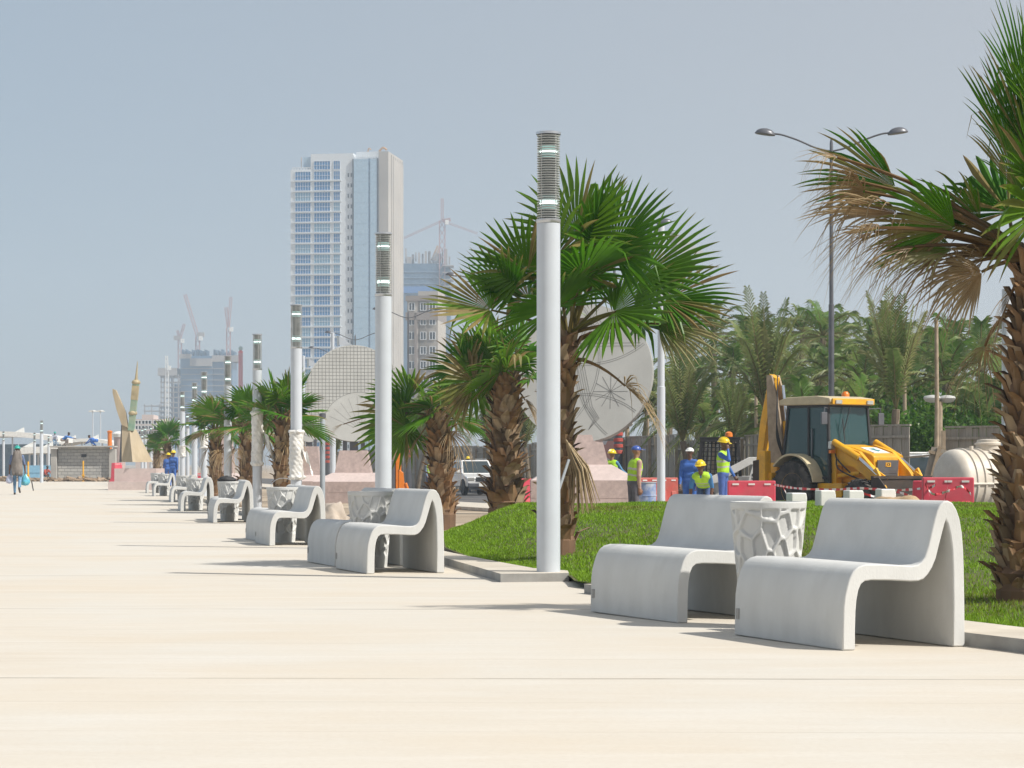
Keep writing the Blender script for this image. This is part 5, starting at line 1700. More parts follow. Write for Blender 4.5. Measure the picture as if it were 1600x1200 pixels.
def backhoe():
    Y = 58.5
    root = empty('backhoe_loader', (atx(1284, Y), Y, gr(Y)), R(218), 'yellow backhoe loader with a raised rear boom and dark front bucket', 'digger')
    ye, dk = M['yellow_paint'], M['dark']
    P = lambda nm, b, m, par=root, **k: b.build(nm, m, par, **k)
    for s in (1, -1):
        wheel(root, (s * 0.86, 0, 0.70), 0.70, 0.46, ye)
        wheel(root, (s * 0.84, 2.15, 0.47), 0.47, 0.33, ye)
    # chassis
    b = MB(); b.box((0, 1.0, 0.72), (0.72, 3.6, 0.45)); b.box((0, 2.15, 0.52), (1.4, 0.26, 0.24)); b.box((0, 0, 0.7), (1.4, 0.3, 0.3))
    P('chassis', b, ye, bevel=0.02)
    b = MB()
    for s in (1, -1): b.box((s * 0.66, 1.05, 0.66), (0.36, 0.9, 0.36)); b.box((s * 0.72, 1.0, 0.42), (0.3, 0.5, 0.06))
    P('step_tank', b, ye, bevel=0.03)
    # bonnet
    b = MB()
    prof = [(0.95, 0.85), (0.95, 1.74), (1.1, 1.80), (1.55, 1.72), (2.10, 1.56), (2.20, 1.50), (2.24, 0.80)]
    b.prism(prof, lambda u, v, d: (d, u, v), -0.44, 0.44)
    bon = P('bonnet', b, ye, bevel=0.04, seg=3)
    b = MB(); b.box((0, 2.235, 1.12), (0.74, 0.03, 0.58), M=Matrix.Rotation(R(-4), 3, 'X'))
    for k in range(9): b.box((0, 2.256 - k * 0.002, 0.86 + k * 0.06), (0.68, 0.02, 0.018))
    gr_ = P('grille', b, M['grey_metal'], bon)
    b = MB(); b.box((0, 2.266, 1.30), (0.18, 0.014, 0.1)); lp = P('badge_plate', b, ye, gr_)
    text_mesh('JCB', 0.085, dk, bon, (0, 2.276, 1.30), (R(90), 0, R(180)), 'lettering', 0.002, 0.002)
    b = MB()
    sl = math.atan2(0.16, 0.55)
    b.box((-0.03, 1.80, 1.655), (0.56, 0.48, 0.02), M=Matrix.Rotation(-sl, 3, 'X'))
    hp_ = P('sticker', b, M['plate_white'], bon)
    b = MB()
    b.prism([(-0.2, 0.05), (-0.02, 0.15), (0.02, 0.0), (0.1, -0.1), (-0.14, -0.14), (-0.1, -0.02)], lambda u, v, d: Vector((-0.03, 1.80, 1.655)) + Matrix.Rotation(-sl, 3, 'X') @ Vector((u + 0.05, v, d)), 0.011, 0.014)
    P('emblem', b, mat('teal_print', (0.05, 0.25, 0.28), 0.5), bon)
    # exhaust
    # cab
    X0, X1 = 0.76, 0.70
    zb, zt = 1.02, 2.80
    yb, yf = -0.72, 1.02
    fp = {}
    b = MB()
    for s in (1, -1):
        b.bar((s * X0, yf, 0.78), (s * X1, yf - 0.12, zt), 0.07, 0.07)
        b.bar((s * X0, 0.30, zb - 0.1), (s * (X1 + 0.0), 0.24, zt), 0.06, 0.06)
        b.bar((s * X0, yb + 0.1, zb + 0.25), (s * X1, yb + 0.25, zt), 0.07, 0.07)
        b.bar((s * X0, yf, zb - 0.05), (s * X0, 0.30, zb - 0.05), 0.05, 0.07)
        b.bar((s * X1, yf - 0.12, zt - 0.03), (s * X1, yb + 0.25, zt - 0.03), 0.06, 0.08)
        b.bar((s * X0, yb + 0.1, zb + 0.27), (s * X0, 0.30, zb + 0.27), 0.05, 0.08)
    b.bar((-X0, yf, 1.70), (X0, yf, 1.70), 0.05, 0.05); b.bar((-X1, yf - 0.12, zt - 0.03), (X1, yf - 0.12, zt - 0.03), 0.06, 0.06); b.bar((-X1, yb + 0.25, zt - 0.03), (X1, yb + 0.25, zt - 0.03), 0.06, 0.06)
    cab = P('cab_frame', b, dk, bevel=0.01)
    b = MB(); quad(b, [(-X0 + 0.04, yf + 0.0, 1.10), (X0 - 0.04, yf + 0.0, 1.10), (X1 - 0.03, yf - 0.12, zt - 0.06), (-X1 + 0.03, yf - 0.12, zt - 0.06)], th=0.012)
    P('windscreen', b, M['cab_glass'], cab)
    for s in (1, -1):
        b = MB(); quad(b, [(s * X0, yf - 0.04, zb), (s * X0, 0.33, zb), (s * X1, 0.27, zt - 0.07), (s * X1, yf - 0.15, zt - 0.07)], th=0.012)
        dr = P('door', b, M['cab_glass'], cab)
        b = MB(); b.bar((s * (X0 + 0.02), 0.42, 1.15), (s * (X0 + 0.0), 0.40, 2.2), 0.03, 0.03); P('handle', b, M['grey_metal'], dr)
        b = MB(); quad(b, [(s * X0, 0.27, zb + 0.3), (s * X0, yb + 0.14, zb + 0.3), (s * X1, yb + 0.28, zt - 0.07), (s * X1, 0.21, zt - 0.07)], th=0.012)
        P('side_window', b, M['cab_glass'], cab)
        b = MB(); quad(b, [(s * (X0 - 0.02), yf - 0.06, 0.72), (s * (X0 - 0.02), 0.34, 0.72), (s * (X0 - 0.02), 0.34, zb), (s * (X0 - 0.02), yf - 0.06, zb)], th=0.012); P('lower_pane', b, M['cab_glass'], cab)
    b = MB(); quad(b, [(X1 - 0.04, yb + 0.2, zb + 0.4), (-X1 + 0.04, yb + 0.2, zb + 0.4), (-X1 + 0.04, yb + 0.26, zt - 0.07), (X1 - 0.04, yb + 0.26, zt - 0.07)], th=0.012); P('rear_window', b, M['cab_glass'], cab)
    b = MB(); b.prism([(yb + 0.0, 2.80), (yb - 0.02, 2.93), (yb + 0.25, 3.0), (0.6, 3.02), (yf + 0.02, 2.96), (yf + 0.06, 2.86), (yf - 0.02, 2.79)], lambda u, v, d: (d, u, v), -0.80, 0.80)
    rf = P('roof', b, M['cream_roof'], cab, bevel=0.03)
    b = MB(); b.box((0, yf + 0.07, 2.875), (1.5, 0.05, 0.15)); P('roof_front', b, ye, cab, bevel=0.015)
    for s in (1, -1):
        b = MB(); b.box((s * 0.56, yf + 0.11, 2.86), (0.22, 0.05, 0.1)); P('work_light', b, M['headlamp'], cab, bevel=0.01)
    b = MB(); b.lathe([(0.08, 3.0), (0.1, 3.02), (0.095, 3.11), (0.05, 3.16)], 16, c=(-0.55, 0.3, 0)); P('beacon', b, M['orange_beacon'], cab, smooth=40)
    b = MB(); b.bar((0.05, yf + 0.03, 2.78), (0.28, yf + 0.03, 2.15), 0.02, 0.02); b.bar((0.33, yf + 0.02, 2.45), (0.26, yf + 0.04, 1.85), 0.025, 0.015); P('wiper', b, dk, cab)
    for s in (1, -1):
        b = MB(); b.tube([(s * X1, yf - 0.1, 2.7), (s * (X1 + 0.3), yf + 0.05, 2.72), (s * (X1 + 0.32), yf + 0.06, 2.5)], 0.015, 6)
        mr = P('mirror_arm', b, M['grey_metal'], cab)
        b = MB(); b.box((s * (X1 + 0.32), yf + 0.06, 2.45), (0.2, 0.04, 0.3)); P('mirror', b, M['grey_metal'], mr, bevel=0.01)
        b = MB(); b.box((s * (X0 + 0.02), yf + 0.08, 1.78), (0.16, 0.1, 0.2)); P('headlight', b, M['headlamp'], cab, bevel=0.02)
        b = MB(); b.box((s * (X0 + 0.02), yf + 0.09, 1.62), (0.14, 0.08, 0.08)); P('indicator', b, M['orange_beacon'], cab)
    # seat and dash inside, driver left out of sight
    b = MB(); b.box((0, -0.1, 1.35), (0.5, 0.5, 0.2)); b.box((0, -0.32, 1.75), (0.48, 0.14, 0.7)); b.box((0, 0.8, 1.35), (0.6, 0.16, 0.5)); P('seat', b, dk, cab, bevel=0.04)
    # rear mudguards
    for s in (1, -1):
        b = MB()
        pr = [(0.82 * math.cos(R(a)), 0.72 + 0.86 * math.sin(R(a))) for a in range(10, 141, 10)]
        pr2 = [(0.78 * math.cos(R(a)), 0.72 + 0.81 * math.sin(R(a))) for a in range(140, 9, -10)]
        b.prism(pr + pr2, lambda u, v, d: (d, u, v), s * 0.62, s * 1.12)
        P('mudguard', b, M['cream_roof'])
    # loader arms, rams, bucket
    for s in (1, -1):
        b = MB()
        pr = [(1.05, 1.30), (1.02, 1.74), (1.25, 1.80), (1.9, 1.62), (2.45, 1.15), (2.80, 0.72), (2.75, 0.55), (2.55, 0.60), (2.1, 1.0), (1.7, 1.25)]
        b.prism(pr, lambda u, v, d: (d, u, v), s * 0.54, s * 0.66)
        arm = P('loader_arm', b, ye, bevel=0.012)
        b = MB(); b.tube([(s * 0.74, 1.15, 1.86), (s * 0.74, 2.0, 1.46)], 0.085, 12); P('ram', b, ye, arm, smooth=50)
        b = MB(); b.tube([(s * 0.74, 1.98, 1.47), (s * 0.74, 2.6, 1.05)], 0.04, 10); P('rod', b, M['chrome'], arm, smooth=50)
        b = MB(); b.bar((s * 0.74, 2.50, 1.18), (s * 0.74, 2.82, 0.68), 0.07, 0.18); b.bar((s * 0.66, 2.55, 1.1), (s * 0.66, 2.85, 0.93), 0.05, 0.1); P('link', b, ye, arm, bevel=0.01)
        b = MB(); b.tube([(s * 0.6, 0.95, 1.0), (s * 0.6, 1.9, 1.1)], 0.06, 10); b.box((s * 0.58, 1.05, 1.3), (0.2, 0.22, 0.95)); P('lift_ram', b, ye, arm)
    b = MB()
    pr = [(3.12, 0.78), (3.08, 0.40), (3.16, 0.12), (3.36, 0.02), (4.0, 0.0), (4.0, 0.025), (3.38, 0.05), (3.21, 0.14), (3.13, 0.40), (3.16, 0.80)]
    b.prism(pr, lambda u, v, d: (d, u, v), -1.15, 1.15)
    for s in (1, -1):
        b.prism([(3.10, 0.78), (3.09, 0.40), (3.17, 0.13), (3.37, 0.03), (4.0, 0.0), (3.9, 0.2), (3.35, 0.80)], lambda u, v, d: (d, u, v), s * 1.15, s * 1.18)
    b.box((0, 3.14, 0.80), (2.36, 0.09, 0.07))
    for k in range(7): b.bar((-1.05 + k * 0.35, 3.95, 0.012), (-1.05 + k * 0.35, 4.14, 0.0), 0.08, 0.03)
    b.v = [(x, y - 0.3, z + 0.19) for x, y, z in b.v]
    P('bucket', b, M['bucket_steel'])
    # rear frame, stabilisers, raised boom
    b = MB(); b.box((0, -1.0, 0.85), (1.9, 0.3, 0.5)); b.box((0.25, -1.3, 1.0), (0.5, 0.4, 0.7)); P('rear_frame', b, ye, bevel=0.02)
    for s in (1, -1):
        b = MB(); b.box((s * 0.98, -1.05, 0.98), (0.22, 0.22, 1.35)); st = P('stabiliser', b, ye, bevel=0.02)
        b = MB(); b.box((s * 0.98, -1.05, 0.16), (0.42, 0.42, 0.06)); b.box((s * 0.98, -1.05, 0.3), (0.14, 0.14, 0.3)); P('foot', b, M['bucket_steel'], st)
    bx = 0.04
    b = MB()
    for dx in (-0.13, 0.13):
        b.prism([(-1.35, 1.0), (-1.20, 1.9), (-1.42, 3.05), (-1.62, 3.62), (-1.80, 3.62), (-1.78, 2.9), (-1.72, 1.8), (-1.55, 1.0)], lambda u, v, d: (bx + dx + d, u, v), -0.03, 0.03)
    boom = P('boom', b, M['wood_pole'], bevel=0.01)
    b = MB(); b.tube([(bx + 0.02, -1.12, 1.25), (bx + 0.0, -1.22, 2.42)], 0.10, 14); P('ram', b, ye, boom, smooth=50)
    b = MB(); b.tube([(bx, -1.22, 2.4), (bx, -1.36, 3.35)], 0.045, 10); P('rod', b, M['chrome'], boom, smooth=50)
    b = MB(); b.prism([(-1.55, 3.55), (-1.75, 3.65), (-2.1, 2.4), (-2.25, 1.35), (-2.05, 1.3), (-1.85, 2.4)], lambda u, v, d: (bx + d, u, v), -0.1, 0.1); P('dipper', b, ye, bevel=0.015)
    b = MB(); b.prism([(-2.3, 1.4), (-1.95, 1.45), (-1.7, 1.1), (-1.85, 0.75), (-2.3, 0.8)], lambda u, v, d: (bx + d, u, v), -0.2, 0.16); P('rear_bucket', b, M['bucket_steel'])
    for k in range(4):
        b = MB()
        b.tube(catmull([(bx + 0.05 * k - 0.08, -1.1, 1.0 + 0.05 * k), (bx + 0.3, -1.25, 1.9 + 0.1 * k), (bx + 0.2, -1.35, 2.6 + 0.15 * k), (bx + 0.05, -1.5, 3.6)], 8), 0.015, 6)
        P('hose', b, dk)
    b = MB(); b.tube(catmull([(0.5, 1.0, 1.7), (0.75, 1.25, 1.45), (0.6, 1.7, 1.0)], 8), 0.018, 6); P('hose', b, dk); b = MB(); b.tube(catmull([(0.52, 1.05, 1.6), (0.85, 1.4, 1.2), (0.6, 2.0, 0.9)], 8), 0.018, 6)
    P('hose', b, dk)


backhoe()


# ------------------------------------------------------------------ skid steer loader
def skid_loader():
    Y = 64
    root = empty('skid_loader', (atx(1122, Y), Y, gr(Y)), R(-6), 'white skid steer loader with a black mesh cab and raised arm', 'loader')
    # local +x = towards its rear (right in the photo)
    b = MB(); b.prism([(-0.75, 0.35), (-0.75, 0.75), (-0.5, 1.0), (0.9, 1.0), (1.25, 0.9), (1.25, 0.35)], lambda u, v, d: (u, d, v), -0.55, 0.55); b.build('body', M['plate_white'], root, bevel=0.03)
    for s in (-1, 1):
        for x in (-0.45, 0.62):
            e = wheel(root, (x, s * 0.74, 0.38), 0.38, 0.28, M['plate_white'])
            e.rotation_euler = (0, 0, R(90))
    b = MB()
    X0, X1, z0, z1 = -0.58, 0.62, 0.95, 2.0
    for s in (-1, 1):
        y = s * 0.5
        b.bar((X0, y, z0), (X0 + 0.14, y, z1), 0.08, 0.08); b.bar((X1, y, z0), (X1 - 0.08, y, z1), 0.08, 0.08); b.bar((X0 + 0.12, y, z1), (X1 - 0.06, y, z1), 0.1, 0.1)
        for k in range(9):
            t = (k + 1) / 10
            b.bar((X0 + t * (X1 - X0), y, z0), (X0 + 0.1 + t * (X1 - X0 - 0.16), y, z1), 0.02, 0.02)
        for k in range(8): b.bar((X0 + 0.02, y, z0 + 0.12 * (k + 1)), (X1 - 0.02, y, z0 + 0.12 * (k + 1)), 0.02, 0.02)
    b.box((0.06, 0, z1 + 0.04), (1.12, 1.1, 0.07))
    b.box((X1 - 0.12, 0, 1.45), (0.04, 0.95, 0.9))
    b.build('cab_cage', M['dark'], root)
    b = MB(); b.lathe([(0.09, z1 + 0.07), (0.11, z1 + 0.09), (0.10, z1 + 0.19), (0.04, z1 + 0.23)], 16, c=(0.3, -0.3, 0)); b.build('beacon', M['orange_beacon'], root, smooth=40)
    for s in (-1, 1):
        y = s * 0.68
        b = MB()
        b.prism([(-0.35, 0.72), (-0.25, 0.95), (0.85, 1.52), (1.12, 1.52), (1.18, 1.40), (1.1, 1.30), (0.9, 1.32), (0.0, 0.82)], lambda u, v, d: (u, d, v), y - 0.05, y + 0.05)
        b.build('loader_arm', M['plate_white'], root, bevel=0.01)
        b = MB(); b.prism([(0.72, 0.5), (0.98, 1.38), (1.2, 1.4), (1.45, 1.15), (1.5, 0.5)], lambda u, v, d: (u, d, v), y - 0.045, y + 0.045)
        up = b.build('rear_upright', M['plate_white'], root, bevel=0.01)
        if s < 0:
            text_mesh('S130', 0.24, M['dark'], up, (1.16, y - 0.048, 0.98), (R(90), 0, 0), 'lettering', 0.003, 0.006)
            b = MB(); b.box((1.16, y - 0.05, 0.80), (0.5, 0.01, 0.12)); lb = b.build('label_plate', M['tape_red'], up)
            b = MB()
            for k in range(5): b.box((0.99 + k * 0.085, y - 0.058, 0.80), (0.05, 0.006, 0.06))
            b.build('print', M['plate_white'], lb)
    b = MB(); b.box((-1.05, 0, 0.35), (0.5, 1.6, 0.55)); b.build('bucket', M['bucket_steel'], root, bevel=0.03)


skid_loader()


# ------------------------------------------------------------------ cars
def car(name, loc, rz, lab, kind='suv', grp=None):
    """local +y = nose"""
    root = empty(name, loc, rz, lab, 'car', grp)
    W = 0.87
    H = 1.72 if kind != 'van' else 2.05
    nose, tail = 2.25, -2.2
    hood = 1.02 if kind != 'van' else 1.1
    wb0 = 1.18                                    # base of windscreen
    rf0, rf1 = (0.42, -2.0)
    if kind == 'pickup': rf1 = -0.7
    if kind == 'van': wb0, rf0, rf1 = 1.75, 1.1, -2.1
    pr = [(nose, 0.42), (nose + 0.02, 0.72), (nose - 0.06, 0.90), (wb0 + 0.02, hood + 0.04), (tail + 0.05, hood + 0.04), (tail, 0.9), (tail, 0.42)]
    b = MB()
    v = [(s * (W if 0.42 < z < hood else W - 0.05) , y, z) for s in (-1, 1) for y, z in pr]
    n = len(pr)
    b.add(v, [tuple(range(n)), tuple(range(2 * n - 1, n - 1, -1))] + [(k, n + k, n + (k + 1) % n, (k + 1) % n) for k in range(n)])
    body = b.build('body', M['white_paint'], root, bevel=0.06, seg=3)
    g = [(wb0, hood + 0.03, W - 0.03), (rf0, H, W - 0.17), (rf1, H, W - 0.17), (rf1 - 0.2 if kind != 'pickup' else rf1 - 0.35, hood + 0.03, W - 0.03)]
    b = MB()
    v = [(s * x, y, z) for s in (-1, 1) for y, z, x in g]
    b.add(v, [(0, 1, 2, 3), (7, 6, 5, 4), (0, 4, 5, 1), (1, 5, 6, 2), (2, 6, 7, 3), (3, 7, 4, 0)])
    b.build('cabin', M['white_paint'], body, bevel=0.05, seg=3)

    def pane(nm, q, par):
        b = MB(); p = [Vector(x) for x in q]
        nrm = (p[1] - p[0]).cross(p[3] - p[0]).normalized()
        c = sum(p, Vector()) / 4
        if nrm.dot(c - Vector((0, -0.6, 1.2))) < 0: nrm = -nrm
        b.hexa([x - nrm * 0.01 for x in p] + [x + nrm * 0.006 for x in p])
        return b.build(nm, M['car_glass'], par)
    L3 = lambda a, c, t: tuple(x + (y - x) * t for x, y in zip(a, c))
    for nm, i, j in (('windscreen', 0, 1), ('rear_window', 3, 2)):
        y0, z0, x0 = g[i]; y1, z1, x1 = g[j]
        a, b_, c, d = (-x0 + 0.10, y0, z0), (x0 - 0.10, y0, z0), (x1 - 0.09, y1, z1), (-x1 + 0.09, y1, z1)
        pane(nm, [L3(a, d, 0.07), L3(b_, c, 0.07), L3(b_, c, 0.92), L3(a, d, 0.92)], body)
    for s in (-1, 1):
        cuts = [0.05, 0.42, 0.47, 0.78, 0.82, 0.96] if kind != 'pickup' else [0.08, 0.6]
        for q in range(0, len(cuts), 2):
            def pt(t, up):
                lo = L3(g[0], g[3], t); hi = L3(g[1], g[2], t)
                y, z, x = L3(lo, hi, up)
                return (s * x, y, z)
            pane('side_window', [pt(cuts[q], 0.12), pt(cuts[q + 1], 0.12), pt(cuts[q + 1], 0.86), pt(cuts[q], 0.86)], body)
        b = MB(); b.box((s * (W + 0.1), wb0 - 0.2, hood + 0.16), (0.2, 0.08, 0.16)); b.build('mirror', M['white_paint'], body, bevel=0.03)
        for y in (1.4, -1.35):
            wheel(root, (s * (W - 0.1), y, 0.36), 0.36, 0.22, M['steel'], lugs=False, rimf=0.6)
            b = MB(); pr2 = [(0.45 * math.cos(R(a)) + y, 0.36 + 0.45 * math.sin(R(a))) for a in range(0, 181, 15)]
            b.prism(pr2, lambda u, v, d: (d, u, v), s * (W - 0.2), s * (W + 0.003)); b.build('wheel_arch', M['dark'], body)
        b = MB(); b.box((s * 0.66, nose + 0.0, 0.80), (0.32, 0.08, 0.17)); b.build('headlight', M['headlamp'], body, bevel=0.03)
        b = MB(); b.box((s * (W - 0.12), tail - 0.01, 0.88), (0.16, 0.06, 0.3)); b.build('tail_light', M['red_plastic'], body, bevel=0.02)
        b = MB(); b.box((s * 0.6, nose + 0.08, 0.5), (0.2, 0.06, 0.08)); b.build('fog_lamp', M['headlamp'], body)
    b = MB(); b.box((0, nose + 0.025, 0.80), (0.86, 0.06, 0.20)); gr_ = b.build('grille', M['dark'], body, bevel=0.02)
    b = MB()
    for k in range(3): b.box((0, nose + 0.06, 0.74 + k * 0.06), (0.82, 0.01, 0.012))
    b.lathe([(0.05, -0.012), (0.065, 0), (0.05, 0.012)], 16, c=(0, nose + 0.068, 0.80), M=Matrix.Rotation(R(90), 3, 'X')); b.build('badge', M['chrome'], gr_)
    b = MB(); b.box((0, nose + 0.05, 0.52), (1.66, 0.16, 0.20)); b.box((0, nose - 0.02, 0.36), (1.5, 0.16, 0.16)); bp_ = b.build('bumper', M['grey_metal'], body, bevel=0.03)
    b = MB(); b.box((0.1, nose + 0.14, 0.53), (0.42, 0.015, 0.15)); b.build('number_plate', M['plate_white'], bp_)
    b = MB(); b.box((0, tail - 0.04, 0.5), (1.66, 0.14, 0.2)); b.build('rear_bumper', M['grey_metal'], body, bevel=0.03)
    for s in (-1, 1):
        b = MB(); b.bar((s * (W - 0.22), rf0 - 0.2, H + 0.05), (s * (W - 0.22), rf1 + 0.2, H + 0.05), 0.04, 0.04); b.build('roof_rail', M['white_paint'], body)
    return root


Y = 113
car('parked_car', (atx(738, Y), Y, gr(Y)), R(196), 'white off road car facing the camera on the road between two palm trunks', 'suv')
car('parked_car', (atx(1436, 66), 66, gr(66) - 0.1), R(118), 'white estate car seen through the hoarding gap', 'suv')
car('parked_car', (atx(1452, 62.6), 64.3, gr(63) - 0.15), R(150), 'white low car nose in the hoarding gap beside the leaning panel', 'pickup')
car('parked_van', (atx(1450, 78), 78, gr(72) + 0.1), R(95), 'white van roof behind the other cars in the hoarding gap', 'van')

# orange drilling machine behind the second front bench
Y = 66
root = empty('drilling_machine', (atx(622, Y), Y, gr(Y)), R(10), 'orange mast of a drilling machine seen right of the second lamp post', 'machine')
b = MB(); b.box((0, 0, 0.95), (0.16, 0.2, 1.4)); b.prism([(0.0, 1.2), (0.14, 1.1), (0.2, 0.5), (0.14, 0.2), (0.0, 0.2)], lambda u, v, d: (u, d, v), -0.12, 0.12); b.build('mast', M['orange_paint'], root, bevel=0.015)
b = MB(); b.box((-0.22, 0.05, 1.0), (0.25, 0.3, 0.9)); b.build('motor', M['grey_metal'], root, bevel=0.02)
b = MB(); b.box((0.1, -0.02, 0.15), (0.5, 0.5, 0.3)); b.tube([(0.16, -0.15, 0.3), (0.3, -0.1, 0.5), (0.2, -0.1, 0.8)], 0.05, 8); b.box((0.12, -0.1, 0.42), (0.2, 0.2, 0.12)); b.build('base', M['orange_paint'], root, bevel=0.02)
b = MB(); b.tube([(-0.1, 0.2, 0.2), (-0.1, 0.2, 2.3)], 0.17, 12); tag(b.build('brown_pipe', M['wood_pole'], None, smooth=50, loc=(atx(622, 70), 70, gr(70))), 'thick brown pipe standing behind the orange drilling machine', 'pipe')
# ------------------------------------------------------------------ the tower and the far buildings
def rect_mesh(name, w_, h_, nx, nz, glass, frame, fw=0.09, depth=0.2):
    """a glazed opening: recessed panes split by mullions; built once, shared"""
    b = MB()
    b.box((0, 0, 0), (w_, 0.06, h_), 0)
    for k in range(nx + 1): b.box((-w_ / 2 + w_ * k / nx, -0.08, 0), (fw, 0.16, h_ + fw), 1)
    for k in range(nz + 1): b.box((0, -0.083, -h_ / 2 + h_ * k / nz), (w_ + fw, 0.15, fw), 1)
    o = b.build(name, [glass, frame])
    me = o.data
    bpy.data.objects.remove(o)
    return me


def inst(me, name, parent, loc, rz=0):
    o = bpy.data.objects.new(name, me); COL.objects.link(o)
    o.parent = parent; o.location = loc; o.rotation_euler[2] = rz
    return o


Y = 750
pp = F / Y
root = empty('tower_block', (atx(522.5, Y), Y, gr(Y)), R(-9), 'tall white and blue glass tower block standing above the promenade', 'tower')
X = lambda px: (px - 522.5) / pp / math.cos(R(9))
Z = lambda py: EYE - (py - HOR) / pp - gr(Y)
zt = Z(240)
dp = 24.0
b = MB()
b.box(((X(453) + X(485)) / 2, dp / 2, Z(264) / 2), (X(485) - X(453), dp, Z(264)))
b.box(((X(485) + X(552)) / 2, dp / 2, Z(240) / 2), (X(552) - X(485), dp, Z(240)))
b.box(((X(552) + X(592)) / 2, dp / 2 + 0.6, Z(246) / 2), (X(592) - X(552) - 0.02, dp - 1.2, Z(246)))
b.box(((X(552) + X(592)) / 2, dp / 2 + 1.5, Z(235) / 2 + Z(250) / 2), (X(592) - X(552), dp - 6, Z(235) - Z(250)))
b.build('wall', M['bld_white'], root)
b = MB(); b.box((X(592) + 1.6, dp / 2, Z(238) / 2), (3.2, dp - 0.5, Z(238))); b.box((X(592) + 2.6, dp / 2 + 3.5, Z(246) / 2), (1.6, dp - 8, Z(246)))
for k in range(6): b.box((X(592) + 3.2, 5 + k * 3.4, Z(240) / 2), (0.5, 0.7, Z(240) - 0.5))
b.build('side_wall', M['bld_beige'], root)
b = MB(); b.box(((X(553) + X(577)) / 2, -0.02, Z(250) / 2), (X(576) - X(553), 1.0, Z(250))); b.box(((X(580) + X(590)) / 2, -0.02, Z(250) / 2), (X(590.5) - X(579.5), 1.0, Z(250)))
for k in range(30): b.box(((X(553) + X(590)) / 2, -0.53, Z(252) - k * 3.4), (X(590) - X(553), 0.05, 0.07))
b.build('curtain_wall', M['bld_curtain'], root)
b = MB(); b.box((X(578), 0.0, Z(249) / 2), (X(579.5) - X(576), 0.7, Z(249))); b.build('glass_strip', M['bld_curtain_dark'], root)
b = MB(); b.box((X(552.2), -0.25, Z(249) / 2), (0.28, 0.7, Z(249))); b.box((X(591), -0.25, Z(249) / 2), (0.3, 0.7, Z(249))); b.build('dark_joint', M['bld_window_dark'], root)  # thin dark strips along both edges of the curtain wall
wm = [rect_mesh('window', (X(b_) - X(a)) - 0.2, 2.75, n_, 2, M['bld_glass'], M['bld_white']) for a, b_, n_ in ((460, 485.5, 6), (490, 516.5, 6), (521, 532, 3))]
wb = [rect_mesh('window', (X(b_) - X(a)) - 0.2, 2.75, n_, 2, M['bld_glass_blind'], M['bld_white']) for a, b_, n_ in ((460, 485.5, 6), (490, 516.5, 6), (521, 532, 3))]
rw = random.Random(5)
sm = rect_mesh('small_window', 0.55, 1.3, 1, 1, M['bld_window_dark'], M['bld_white'], 0.05)
for k in range(29):
    zc = Z(274 + 16.3 * k)
    if zc < 2: break
    for j, (a, b_) in enumerate(((460, 485.5), (490, 516.5), (521, 532))):
        inst((wb if rw.random() < 0.22 else wm)[j], 'window', root, ((X(a) + X(b_)) / 2, -0.05, zc))
    for px in (544.5, 549.5): inst(sm, 'small_window', root, (X(px), -0.05, zc))
for j, (a, b_) in ((1, (490, 516.5)), (2, (521, 532))): inst(wm[j], 'window', root, ((X(a) + X(b_)) / 2, -0.05, Z(258)))
b = MB()
for k in range(30):                                # floor bands proud of the wall
    z = Z(274 + 16.3 * k) - 1.68
    if z < 1: break
    b.box(((X(455) + X(534)) / 2, -0.2, z), (X(533.5) - X(455), 0.5, 0.28))
b.build('floor_band', M['bld_white'], root)
b = MB()
b.box(((X(455) + X(485)) / 2, 0.3, Z(261)), (X(485) - X(455), 0.4, 0.25))
for k in range(7): b.box((X(456) + k * (X(485) - X(456)) / 6.5, 0.3, Z(262.5)), (0.35, 0.35, 0.9))
b.build('parapet', M['bld_white'], root)
b = MB()
for k in range(11): b.box((X(553) + k * (X(592) - X(553)) / 10.5, 0.3, Z(246)), (0.35, 0.35, 1.2))
b.build('parapet', M['bld_white'], root)
b = MB(); b.box((X(478), 5, Z(251.5) + 0.0), (X(485) - X(472), 7, 3.3)); b.build('roof_room', M['bld_curtain'], root)
b = MB(); b.tube([(X(572), 3, Z(236)), (X(574), 3, Z(230.5)), (X(577), 3, Z(233))], 0.25, 6); b.tube(catmull([(X(590), 3, Z(236)), (X(596), 3, Z(230.5)), (X(602), 3, Z(234))], 4), 0.35, 6); b.tube([(X(466.5), 3, Z(262)), (X(466.5), 3, Z(243))], 0.1, 5)
b.build('roof_gear', M['crane_yellow_hazed'], root)

# unfinished dark block with a tower crane
Y = 1150
pp3 = F / Y
A3 = lambda px, py, dy=0: Vector(((px - 670) / pp3, dy, EYE - (py - HOR) / pp3 - gr(Y)))
root = empty('unfinished_tower', (atx(670, Y), Y, gr(Y)), 0, 'netted unfinished tower with blue scaffold cloth right of the tall tower', 'building')
rr = random.Random(8)
b = MB()
b.box((A3(655, 0).x, 10, A3(0, 412).z / 2), (26, 22, A3(0, 412).z)); b.box((A3(697, 0).x, 10, A3(0, 418).z / 2), (4, 20, A3(0, 418).z))
b.build('netted_frame', M['bld_net'], root)
b = MB()
for k in range(14):
    px = 634 + k * 5.2
    b.box((A3(px, 0).x, rr.uniform(0, 10), A3(0, 408).z + rr.uniform(-1, 3)), (rr.uniform(0.4, 2.2), 2, rr.uniform(3, 9)))
for k in range(7): b.box((A3(697, 0).x + 1.0, 3, A3(0, 416).z - k * 3.4), (5.5, 14, 0.4))
b.build('rebar_columns', M['bld_concrete'], root)
b = MB()
for k in range(4): b.box((A3(655, 0).x, -1.2, A3(0, 425 + 9 * k).z), (26.2, 0.3, 0.4))
b.build('scaffold_band', M['bld_curtain_dark'], root)
